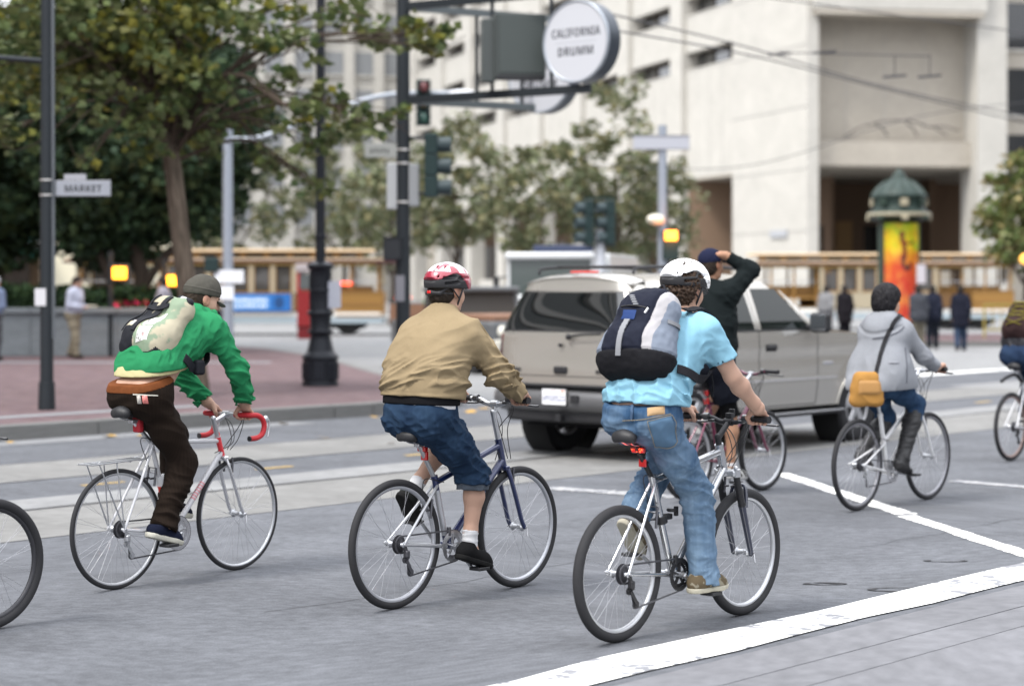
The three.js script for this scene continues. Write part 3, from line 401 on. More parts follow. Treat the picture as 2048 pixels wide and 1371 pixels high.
const bike6 = makeBike('bicycle', 'dark bike with a short black mudguard under the rider cut off by the photo edge', [4.98, 0, -19.95], 0.86, {
  R: 0.342, tr: 0.021, wb: 1.05, bb: [0.44, 0.28], seatTop: [0.27, 0.78], headTop: [0.83, 0.86], headBot: [0.88, 0.71], stem: [0.90, 1.0], saddle: [0.17, 0.94], steerer: 0.08,
  paint: coat(lin(0.6, 0.6, 0.62), 0.35), rearPaint: coat(lin(0.6, 0.6, 0.62), 0.35), fork: 'rigid', bar: 'riser', barHalf: 0.29, crank: -150, wheel: { spokes: 28, rim: pbr(lin(0.3, 0.22, 0.2), 0.5, 0.5) },
});
mesh('mudguard', [curve([[0.24, 0.78, 0], [0.10, 0.855, 0], [-0.10, 0.835, 0], [-0.2, 0.80, 0]], 0.018, 20).scale(1, 1, 1)], M.black, bike6);
const bike7 = makeBike('bicycle', 'black bike entering with only its front wheel in the photo', [-3.315, 0, -9.36], 0.90, {
  R: 0.335, tr: 0.026, wb: 1.05, bb: [0.44, 0.285], seatTop: [0.27, 0.78], headTop: [0.83, 0.86], headBot: [0.88, 0.71], stem: [0.90, 1.0], saddle: [0.15, 0.95], steerer: 0.08,
  paint: M.blackShiny, fork: 'rigid', forkPaint: coat(lin(0.02, 0.05, 0.2), 0.3), bar: 'riser', barHalf: 0.29, crank: 30, wheel: { spokes: 28, rim: pbr(lin(0.04, 0.04, 0.045), 0.5, 0.5) },
});

// ---------- people ----------
const skinMat = new THREE.MeshPhysicalMaterial({ color: lin(0.72, 0.72, 0.72), roughness: 0.58, specularIntensity: 0.5, vertexColors: true });
const clothMat = new THREE.MeshPhysicalMaterial({ color: lin(0.6, 0.6, 0.6), specularIntensity: 0.2, roughness: 0.92, vertexColors: true });
const clothGloss = new THREE.MeshPhysicalMaterial({ color: lin(1, 1, 1), roughness: 0.3, clearcoat: 1, clearcoatRoughness: 0.08, vertexColors: true });
const hairMat = new THREE.MeshPhysicalMaterial({ color: lin(0.8, 0.8, 0.8), specularIntensity: 0.4, roughness: 0.6, vertexColors: true });
const mix3 = (a, b, t) => [lerp(a[0], b[0], t), lerp(a[1], b[1], t), lerp(a[2], b[2], t)];
const ridge = (x, y, z) => Math.max(-0.35, 1 - 2.2 * Math.abs(noise(x, y, z)));
function mergeIndexed(list) { // keeps position, normal and colour
  let n = 0, m = 0; for (const g of list) { n += g.attributes.position.count; m += g.index.count; }
  const P = new Float32Array(n * 3), N = new Float32Array(n * 3), C = new Float32Array(n * 3), I = []; let o = 0;
  for (const g of list) { P.set(g.attributes.position.array, o * 3); N.set(g.attributes.normal.array, o * 3); C.set(g.attributes.color.array, o * 3); for (const i of g.index.array) I.push(i + o); o += g.attributes.position.count; }
  const g = new THREE.BufferGeometry(); g.setAttribute('position', new THREE.BufferAttribute(P, 3)); g.setAttribute('normal', new THREE.BufferAttribute(N, 3)); g.setAttribute('color', new THREE.BufferAttribute(C, 3)); g.setIndex(I); return g;
}
const frameOf = (j) => { // the head's own axes: forward, up, right
  const f = V(Math.cos(j.yaw ?? 0), 0, Math.sin(j.yaw ?? 0)), r = f.clone().cross(V(0, 1, 0)).normalize(), p = j.pitch ?? 0, F = f.clone().multiplyScalar(Math.cos(p)).addScaledVector(V(0, 1, 0), Math.sin(p)), Up = r.clone().cross(F); return { F, Up, Rt: r, m: new THREE.Matrix4().makeBasis(F, Up, r).setPosition(...j.head) };
};
function limbs(j, b = 1) { // the bones as [a, b, ra, rb, blend, flat normal, flat factor]
  const v = {}; for (const k in j) if (Array.isArray(j[k])) v[k] = vec(j[k]);
  const hw = j.hipW ?? 0.085, hr = v.hip.clone().add(V(0, 0, hw)), hl = v.hip.clone().add(V(0, 0, -hw)), up = v.chest.clone().sub(v.hip).normalize(), fr = V(up.y, -up.x, 0).normalize(), z = (s) => V(0, 0, s);
  const mid = (a, c, t) => a.clone().lerp(c, t), o = { v, up, fr };
  const bk = (a, c, s) => { const d = c.clone().sub(a).normalize(), n = V(d.y, -d.x, 0).normalize(); return n.multiplyScalar(-s); };
  o.pelvis = [[hl.clone().multiplyScalar(1).add(z(0.02)), hr.clone().add(z(-0.02)), 0.108 * b, 0.108 * b, 0.06], [hl.clone().addScaledVector(fr, -0.045).addScaledVector(up, -0.01), hr.clone().addScaledVector(fr, -0.045).addScaledVector(up, -0.01), 0.088 * b, 0.088 * b, 0.06]];
  o.belly = [-1, 1].map((s) => [v.hip.clone().addScaledVector(up, 0.06).add(z(s * 0.06)), v.waist.clone().add(z(s * 0.058)), 0.112 * b, 0.104 * b, 0.08]);
  o.ribs = [...[-1, 1].map((s) => [v.waist.clone().add(z(s * 0.058)), v.chest.clone().add(z(s * 0.075)), 0.104 * b, 0.112 * b, 0.08]), [mid(v.waist, v.chest, 0.6).addScaledVector(fr, 0.03), v.chest.clone().addScaledVector(fr, 0.04), 0.10, 0.10, 0.08], [v.chest, mid(v.chest, v.neck, 0.8), 0.115 * b, 0.062, 0.09], [v.shL.clone().lerp(v.shR, 0.12).addScaledVector(fr, -0.012), v.shL.clone().lerp(v.shR, 0.88).addScaledVector(fr, -0.012), 0.066 * b, 0.066 * b, 0.08]];
  o.traps = [[v.neck, mid(v.neck, v.shR, 0.75), 0.05, 0.05, 0.06], [v.neck, mid(v.neck, v.shL, 0.75), 0.05, 0.05, 0.06]];
  const hd = frameOf(j); o.hd = hd; o.neckP = [[v.neck.clone().addScaledVector(fr, 0.01), v.head.clone().addScaledVector(hd.F, -0.012).addScaledVector(hd.Up, -0.05), 0.06, 0.054, 0.03]];
  for (const s of ['R', 'L']) {
    const sh = v['sh' + s], el = v['el' + s], wr = v['wr' + s], h = s === 'R' ? hr : hl, kn = v['kn' + s], an = v['an' + s], w = mid(el, wr, 0.3);
    o['up' + s] = [[sh, mid(sh, el, 0.4), 0.056, 0.052, 0.05], [mid(sh, el, 0.4), el, 0.052, 0.041, 0.04]];
    o['fo' + s] = [[el, w, 0.041, 0.045, 0.03], [w, mid(el, wr, 0.85), 0.045, 0.031, 0.03], [mid(el, wr, 0.85), wr, 0.031, 0.029, 0.03]];
    o['th' + s] = [[h, mid(h, kn, 0.5), 0.092 * (b * 0.5 + 0.5), 0.078, 0.06], [mid(h, kn, 0.5), kn, 0.078, 0.06, 0.04]];
    const cm = mid(kn, an, 0.32).add(bk(kn, an, 0.016)); o['sn' + s] = [[kn, cm, 0.058, 0.058, 0.03], [cm, mid(kn, an, 0.8), 0.057, 0.039, 0.03], [mid(kn, an, 0.8), an, 0.038, 0.037, 0.03]];
  }
  return o;
}
const put = (F, list, t = 0, k = 0, sc = 1) => { for (const [a, b, ra, rb, kk] of list) F.cap(a, b, ra * sc + t, rb * sc + t, (kk ?? 0.03) + k); return F; };
const SKIN = [0.54, 0.335, 0.245];
function headGeo(L, skin, o = {}) {
  const F = new Field(), m = L.hd.m;
  F.ell([-0.012, 0.035, 0], [0.098, 0.093, 0.076], 0.03).ell([0.03, -0.04, 0], [0.064, 0.078, 0.058], 0.05).ell([0.068, -0.098, 0], [0.024, 0.02, 0.026], 0.035).cap([0.02, -0.09, -0.045], [0.02, -0.09, 0.045], 0.022, 0.022, 0.04).ell([-0.05, -0.03, 0], [0.05, 0.06, 0.055], 0.04);
  F.cap([0.09, 0.008, 0], [0.112, -0.026, 0], 0.009, 0.013, 0.014).cap([0.1, -0.034, -0.012], [0.1, -0.034, 0.012], 0.009, 0.009, 0.01).cap([0.083, 0.024, -0.036], [0.083, 0.024, 0.036], 0.014, 0.014, 0.02);
  F.cap([0.09, -0.062, -0.016], [0.09, -0.062, 0.016], 0.008, 0.008, 0.008).cap([0.088, -0.074, -0.013], [0.088, -0.074, 0.013], 0.009, 0.009, 0.008).ell([0.045, -0.035, -0.05], [0.03, 0.03, 0.018], 0.03).ell([0.045, -0.035, 0.05], [0.03, 0.03, 0.018], 0.03);
  for (const s of [-1, 1]) { F.ell([-0.006, -0.006, s * 0.077], [0.019, 0.032, 0.009], 0.012).ell([-0.016, 0.002, s * 0.083], [0.016, 0.026, 0.006], 0.008); F.cutEll([0.004, -0.004, s * 0.09], [0.009, 0.016, 0.008], 0.008); F.cutEll([0.093, 0.001, s * 0.031], [0.014, 0.011, 0.017], 0.016); }
  for (const s of [-1, 1]) F.ell([0.075, 0.0, s * 0.031], [0.012, 0.011, 0.012], 0.003);
  const nk = new THREE.Vector3(...[0, 0, 0]).copy(L.v.neck).applyMatrix4(m.clone().invert()); F.cap([-0.022, -0.06, 0], [nk.x + 0.01, nk.y + 0.02, 0], 0.053, 0.056, 0.03);
  const beard = o.beard, hairC = o.hair ?? [0.02, 0.014, 0.01];
  const g = surface((x, y, z) => F.d(x, y, z), [[-0.13, Math.min(-0.2, nk.y), -0.105], [0.14, 0.145, 0.105]], 0.0042, (x, y, z) => {
    let c = skin; const n = 1 + 0.08 * noise(x * 40, y * 40, z * 40); c = [c[0] * n, c[1] * n, c[2] * n];
    if (x > 0.07 && Math.abs(z) < 0.025 && y < -0.054 && y > -0.085) c = mix3(c, [0.42, 0.17, 0.14], 0.6);
    if (x > 0.05 && y > 0.018 && y < 0.033 && Math.abs(z) > 0.012 && Math.abs(z) < 0.052) c = mix3(c, hairC, 0.75);
    if (x > 0.078 && Math.hypot(y, Math.abs(z) - 0.031) < 0.009) c = Math.hypot(y, Math.abs(z) - 0.031) < 0.0055 ? [0.03, 0.025, 0.02] : [0.6, 0.58, 0.55];
    if (Math.abs(z) > 0.066 && x > -0.03 && x < 0.02 && Math.abs(y) < 0.035) c = [c[0] * 1.02, c[1] * 0.86, c[2] * 0.84];
    if (beard && y < -0.035 && x > 0.0 && y > -0.125) c = mix3(c, hairC, beard * smooth(-0.03, -0.06, y));
    return c;
  });
  g.applyMatrix4(m); return g;
}
function handGeo(j, h, skin) { // a hand closed on a bar. h: { c: bar middle under the palm, b: bar direction towards the thumb, r: bar radius, w: wrist, up }
  const F = new Field(), c = vec(h.c), b = vec(h.b).clone().normalize(), w = vec(h.w); let fw = vec(h.f ?? [1, 0, 0]).clone(); fw.addScaledVector(b, -fw.dot(b)).normalize(); const up = b.clone().cross(fw); if (up.y < 0 && !h.flip) up.negate();
  const at = (th, rr, o) => c.clone().addScaledVector(b, o).addScaledVector(fw, Math.cos(R(th)) * rr).addScaledVector(up, Math.sin(R(th)) * rr), r = h.r + 0.0095, lens = [0, 8, 4, -8];
  const off = [0.032, 0.011, -0.010, -0.030];
  off.forEach((o, i) => { const k = at(h.k ?? 100, r + 0.012, o), p1 = at(28 - lens[i] * 0, r + 0.004, o * 1.02), p2 = at(-42 - lens[i], r, o), p3 = at(-100 - lens[i] * 2, r - 0.001, o); F.cap(k, p1, 0.0105, 0.0098, 0.006).cap(p1, p2, 0.0096, 0.0088, 0.004).cap(p2, p3, 0.0086, 0.0076, 0.004).cap(w.clone().addScaledVector(b, o * 0.45), k, 0.017, 0.0125, 0.02); });
  const t0 = w.clone().lerp(at(100, r + 0.01, 0.03), 0.35).addScaledVector(b, 0.018), t1 = at(165, r + 0.008, 0.052), t2 = at(215, r + 0.001, 0.048), t3 = at(262, r, 0.040); F.cap(t0, t1, 0.017, 0.0125, 0.015).cap(t1, t2, 0.0115, 0.0105, 0.005).cap(t2, t3, 0.0105, 0.0085, 0.004);
  if (h.e) F.cap(h.e, w, 0.030, 0.0285, 0.025); F.cap(w, w.clone().lerp(at(100, r + 0.01, 0), 0.4), 0.027, 0.02, 0.025);
  return surface((x, y, z) => F.d(x, y, z), F.box(0.012), 0.0036, (x, y, z) => { const n = 1 + 0.10 * noise(x * 60, y * 60, z * 60), kd = smooth(0.03, 0.0, Math.abs(V(x, y, z).sub(c).length() - r - 0.02)); return [skin[0] * n, skin[1] * n * (1 - 0.08 * kd), skin[2] * n * (1 - 0.08 * kd)]; });
}
function body(p, j, L, o = {}) { // the whole figure's skin as one mesh
  const F = new Field(), t = -0.004, skin = o.skin ?? SKIN;
  put(F, L.pelvis, t - 0.01); put(F, L.belly, t - 0.008); put(F, L.ribs, t - 0.006); put(F, L.traps, -0.008); put(F, L.neckP, 0);
  for (const s of ['R', 'L']) { put(F, L['up' + s], 0, 0, o.arm ?? 1); put(F, L['fo' + s], 0, 0, o.arm ?? 1); put(F, L['th' + s], -0.008); put(F, L['sn' + s], -0.002); const v = L.v; const fd = vec(j['toe' + s]).clone().sub(vec(j['heel' + s])).normalize(), fu = V(-fd.y, fd.x, 0).normalize(); F.cap(v['an' + s], vec(j['heel' + s]).clone().lerp(vec(j['toe' + s]), 0.28).addScaledVector(fu, 0.05), 0.032, 0.026, 0.03).cap(v['an' + s], vec(j['heel' + s]).clone().lerp(vec(j['toe' + s]), 0.7).addScaledVector(fu, 0.036), 0.03, 0.022, 0.03); if (o.fist) F.cap(v['wr' + s], v['wr' + s].clone().add(v['wr' + s].clone().sub(v['el' + s]).normalize().multiplyScalar(0.09)), 0.03, 0.022, 0.02); }
  const g = surface((x, y, z) => F.d(x, y, z), F.box(0.03), o.cell ?? 0.0105, (x, y, z) => { const n = 1 + 0.10 * fbm(x * 14, y * 14, z * 14, 3), d = o.mark ? o.mark(x, y, z) : 0; return mix3([skin[0] * n, skin[1] * n, skin[2] * n], [skin[0] * 0.8, skin[1] * 0.62, skin[2] * 0.6], d); });
  const list = [g, headGeo(L, o.face ?? skin, o)]; for (const h of o.hands ?? []) list.push(handGeo(j, h, skin));
  return mesh('body', mergeIndexed(list), skinMat, p);
}
function garment(name, p, F, o) { // o: { color, fold(x, y, z), amp, cell, label, cls, k }
  const f = o.fold ? (x, y, z) => { const d = F.d(x, y, z); return Math.abs(d) < 0.06 ? d - Math.max(o.fold(x, y, z), -0.0065) : d; } : (x, y, z) => F.d(x, y, z);
  const g = surface(f, F.box(0.065), o.cell ?? 0.009, o.color); if (o.mat) return { m: mesh(name, g, o.mat, p, o.label), f };
  return { m: mesh(name, g, clothMat, p, o.label), f };
}
function trouserLeg(J, L, j, s, o) { // a leg with an open cuff past the ankle (or above it)
  const G = new Field(), a = vec(j['an' + s]), k = vec(j['kn' + s]), d = a.clone().sub(k).normalize(), end = a.clone().addScaledVector(d, o.past);
  put(G, L['th' + s], o.t, 0.01); put(G, L['sn' + s].slice(0, 1), o.t + 0.002, 0.02); G.cap(k, end, 0.06 + o.t, o.cuff, 0.03).cap(end, end.clone().addScaledVector(d, 0.05), o.cuff, o.cuff, 0.02); G.plane(end, d, 0.004); if (!o.solid) G.cut(end.clone().addScaledVector(d, -0.04), end.clone().addScaledVector(d, 0.08), o.cuff - 0.03, o.cuff - 0.007, 0.004);
  J.sub(G, 0.05); return G;
}
const top = (T, sl) => { const F = new Field(); F.sub(T, 0.05); for (const G of sl) F.sub(G, 0.05); return F; };   // trunk and sleeves, each with hems of its own
const weave = (c, a = 0.06, s = 1) => (x, y, z) => { const n = 1 + a * fbm(x * 9 * s, y * 9 * s, z * 9 * s, 3) + a * 0.6 * noise(x * 90, y * 90, z * 90); return [c[0] * n, c[1] * n, c[2] * n]; };
const denim = (dark, pale, wear) => (x, y, z) => { const st = 0.5 + 0.5 * noise(x * 70, y * 6, z * 70), bl = fbm(x * 8, y * 4.5, z * 8, 4), t = clamp(0.34 + 0.62 * bl + 0.34 * (st - 0.5) + (wear ? wear(x, y, z) : 0)); return mix3(dark, pale, t); };
// a conforming patch: a grid of points thrown on to the surface f along -d
function patch(f, o, u, v, d, nu, nv, off, keep) {
  o = vec(o); u = vec(u); v = vec(v); d = vec(d).clone().normalize(); const P = [], U2 = [], I = [];
  for (let j = 0; j <= nv; j++) for (let i = 0; i <= nu; i++) { const q = o.clone().addScaledVector(u, i / nu - 0.5).addScaledVector(v, j / nv - 0.5); q.addScaledVector(d, 0.12); for (let k = 0; k < 40; k++) { const e = f(q.x, q.y, q.z); if (e < 0.0005) break; q.addScaledVector(d, -Math.min(e * 0.8, 0.02)); } const edge = (i === 0 || i === nu || j === 0 || j === nv); q.addScaledVector(d, edge ? off * 0.15 : off); P.push(q.x, q.y, q.z); U2.push(i / nu, j / nv); }
  for (let j = 0; j < nv; j++) for (let i = 0; i < nu; i++) { if (keep && !keep((i + 0.5) / nu, (j + 0.5) / nv)) continue; const a = j * (nu + 1) + i; I.push(a, a + 1, a + nu + 1, a + 1, a + nu + 2, a + nu + 1); }
  const g = new THREE.BufferGeometry(); g.setAttribute('position', new THREE.Float32BufferAttribute(P, 3)); g.setAttribute('uv', new THREE.Float32BufferAttribute(U2, 2)); g.setIndex(I); g.computeVertexNormals(); return g;
}
// a strap laid over the surface f through the points, with width and thickness
function strap(f, pts, w, th = 0.004, n = 40, off = 0.002) {
  const c = new THREE.CatmullRomCurve3(pts.map(vec)), C = [], e = 0.004;
  const nrm = (q) => V(f(q.x + e, q.y, q.z) - f(q.x - e, q.y, q.z), f(q.x, q.y + e, q.z) - f(q.x, q.y - e, q.z), f(q.x, q.y, q.z + e) - f(q.x, q.y, q.z - e)).normalize();
  for (let i = 0; i <= n; i++) { const q = c.getPoint(i / n); for (let k = 0; k < 6; k++) { const d = f(q.x, q.y, q.z); if (d > 0.05) break; if (d > off) break; q.addScaledVector(nrm(q), off - d); } C.push(q); }
  const P = [], I = []; C.forEach((q, i) => { const t = C[Math.min(n, i + 1)].clone().sub(C[Math.max(0, i - 1)]).normalize(), N = nrm(q), s = t.clone().cross(N).normalize(); for (const [a, b] of [[-1, 0], [-1, 1], [1, 1], [1, 0]]) { const v = q.clone().addScaledVector(s, a * w / 2).addScaledVector(N, b * th); P.push(v.x, v.y, v.z); } });
  for (let i = 0; i < n; i++) for (let k = 0; k < 4; k++) { const a = i * 4 + k, b = i * 4 + (k + 1) % 4; I.push(a, b, a + 4, b, b + 4, a + 4); }
  I.push(0, 2, 1, 0, 3, 2); const z = n * 4; I.push(z, z + 1, z + 2, z, z + 2, z + 3);
  const g = new THREE.BufferGeometry(); g.setAttribute('position', new THREE.Float32BufferAttribute(P, 3)); g.setIndex(I); const r = g.toNonIndexed(); r.computeVertexNormals(); r.setAttribute('uv', new THREE.Float32BufferAttribute(new Float32Array(r.attributes.position.count * 2), 2)); return r;
}
function shoe(p, j, s, o) {
  const h = vec(j['heel' + s]), t = vec(j['toe' + s]), an = vec(j['an' + s]), d = t.clone().sub(h), L = d.length(); d.normalize(); const side = V(0, 0, 1), up = side.clone().cross(d).normalize(); const at = (x, y, z) => h.clone().addScaledVector(d, x).addScaledVector(up, y).addScaledVector(side, z);
  const F = new Field(); F.cap(at(0.03, 0.042, 0), at(0.07, 0.05, 0), 0.037, 0.04, 0.03).cap(at(0.07, 0.05, 0), at(L - 0.09, 0.036, 0.004), 0.042, 0.043, 0.04).cap(at(L - 0.10, 0.034, 0.004), at(L - 0.045, 0.028, 0), 0.043, 0.034, 0.04).cap(at(0.045, 0.06, 0), an.clone().lerp(at(0.05, 0.1, 0), 0.6), 0.038, 0.04, 0.03).plane(at(0, 0.016, 0), up.clone().negate(), 0.004).plane(at(0.05, o.high ?? 0.098, 0), up.clone().addScaledVector(d, -0.12), 0.006);
  const sh = mesh('shoe', surface((x, y, z) => F.d(x, y, z), F.box(0.03), 0.006, o.color), clothMat, p);
  const S = new Field(); S.cap(at(0.035, 0.02, 0), at(L - 0.1, 0.02, 0.004), 0.045, 0.05, 0.03).cap(at(L - 0.1, 0.02, 0.004), at(L - 0.045, 0.022, 0), 0.05, 0.04, 0.03).plane(at(0, 0, 0), up.clone().negate(), 0.004).plane(at(0, o.sole ?? 0.026, 0), up, 0.004);
  mesh('sole', surface((x, y, z) => S.d(x, y, z), S.box(0.03), 0.006, weave(o.soleC ?? [0.6, 0.58, 0.52], 0.1)), clothMat, sh);
  if (o.lace) { const g = []; for (let i = 0; i < 4; i++) { const x = L - 0.10 - i * 0.028, y = 0.073 + i * 0.009; g.push(tube(at(x, y, -0.022), at(x, y + 0.008, 0), 0.0035), tube(at(x, y + 0.008, 0), at(x, y, 0.022), 0.0035)); } mesh('laces', g, M.white, sh); }
  return sh;
}
function hairCap(p, L, o) { // o: { color, thick, curl, low, front }
  const F = new Field(); F.ell([-0.014, 0.036, 0], [0.100 + o.thick, 0.096 + o.thick, 0.078 + o.thick], 0.03).ell([-0.045, -0.03, 0], [0.06 + o.thick, 0.075, 0.062 + o.thick * 0.9], 0.04);
  F.plane([o.front ?? 0.045, 0.05, 0], [1, -0.55, 0], 0.02).plane([0, o.low ?? -0.075, 0], [0.25, -1, 0], 0.015); for (const s of [-1, 1]) F.cutEll([0.02, -0.02, s * 0.09], [0.03, 0.04, 0.02], 0.01);
  const g = surface((x, y, z) => { const d = F.d(x, y, z); if (Math.abs(d) > 0.03) return d; const c = o.curl ?? 0; return d - (o.amp ?? 0.004) * ridge(x * (o.fx ?? 30), y * (o.fy ?? 30), z * (o.fx ?? 30)) - c * noise(x * 75, y * 75, z * 75); }, F.box(0.03), o.cell ?? 0.0045, (x, y, z) => { const n = 1 + 0.5 * noise(x * 70, y * 40, z * 70); return [o.color[0] * n, o.color[1] * n, o.color[2] * n]; });
  g.applyMatrix4(L.hd.m); return mesh('hair', g, hairMat, p);
}
function helmet(p, L, o) {
  const F = new Field(), W = V(0, 1, 0); F.ell([0.0, 0.045, 0], [0.143, 0.112, 0.104], 0.02).ell([-0.06, 0.035, 0], [0.085, 0.085, 0.088], 0.03);
  F.cutEll([-0.006, 0.02, 0], [0.112, 0.106, 0.086], 0.004).plane([0, 0.012, 0], [0.06, -1, 0], 0.006).plane([-0.11, -0.012, 0], [-0.3, -1, 0], 0.006);
  // vents: long slots over the crown and along the flanks
  for (const z of [-0.052, -0.018, 0.018, 0.052]) for (const [x0, x1] of [[-0.125, -0.07], [-0.045, 0.03], [0.055, 0.115]]) { const y = (x) => 0.045 + 0.112 * Math.sqrt(Math.max(0.02, 1 - (x / 0.143) ** 2 - (z / 0.104) ** 2)); F.cut([x0, y(x0) + 0.004, z * 1.05], [x1, y(x1) + 0.004, z * 1.0], 0.0095, 0.0095, 0.006); }
  for (const s of [-1, 1]) for (const [x0, x1, y, r] of [[-0.10, -0.035, 0.063, 0.012], [-0.005, 0.07, 0.066, 0.012], [-0.09, -0.01, 0.032, 0.0085]]) { const zz = (x) => s * 0.106 * Math.sqrt(Math.max(0.05, 1 - (x / 0.143) ** 2 - ((y - 0.045) / 0.112) ** 2)); F.cut([x0, y, zz(x0)], [x1, y + 0.012, zz(x1)], r, r, 0.006); }
  F.cut([-0.15, 0.05, -0.04], [-0.15, 0.05, 0.04], 0.013, 0.013, 0.006);
  const line = (x, z) => 0.072 + 0.022 * Math.cos(x * 26 + 0.6) - 0.05 * smooth(-0.02, 0.13, x);
  const g = surface((x, y, z) => { const d = F.d(x, y, z); return Math.abs(d) < 0.02 && y > line(x, z) ? d - 0.0035 * smooth(0, 0.004, y - line(x, z)) : d; }, F.box(0.025), 0.0038, o.color);
  const [lo, hi] = split(g, 2, (x, y, z) => { const k = (x / 0.143) ** 2 + ((y - 0.045) / 0.112) ** 2 + (z / 0.104) ** 2; return y > line(x, z) && k > 0.85 ? 1 : 0; });
  lo.applyMatrix4(L.hd.m); hi.applyMatrix4(L.hd.m);
  const h = mesh('helmet', hi, o.mat, p), l = mesh('helmet_liner', lo, M.black, h);
  const back = new Field(); back.cap([-0.105, -0.022, -0.05], [-0.122, -0.02, 0], 0.012, 0.014, 0.02).cap([-0.122, -0.02, 0], [-0.105, -0.022, 0.05], 0.014, 0.012, 0.02); for (const s of [-1, 1]) back.cap([-0.105, -0.022, s * 0.05], [-0.06, 0.02, s * 0.085], 0.010, 0.008, 0.01).cap([-0.105, -0.022, s * 0.05], [-0.04, -0.02, s * 0.086], 0.005, 0.005, 0.01);
  const bg = surface((x, y, z) => back.d(x, y, z), back.box(0.01), 0.004); bg.applyMatrix4(L.hd.m); mesh('retention_band', bg, M.black, h);
  for (const s of [-1, 1]) for (const g of [curve([[0.03, 0.015, s * 0.093], [0.018, -0.03, s * 0.088], [0.022, -0.09, s * 0.058], [0.04, -0.118, s * 0.02]], 0.0055, 16, 6), curve([[-0.05, 0.012, s * 0.09], [-0.015, -0.02, s * 0.09], [0.016, -0.045, s * 0.086]], 0.004, 12, 6)]) mesh('chin_strap', g.applyMatrix4(L.hd.m), M.black, h);
  return h;
}
const R3 = (bike) => [bike.position.toArray(), bike.rotation.y];
const person = (bike, label) => { const [p, t] = R3(bike); return thing('person', label, 'person', p, t); };

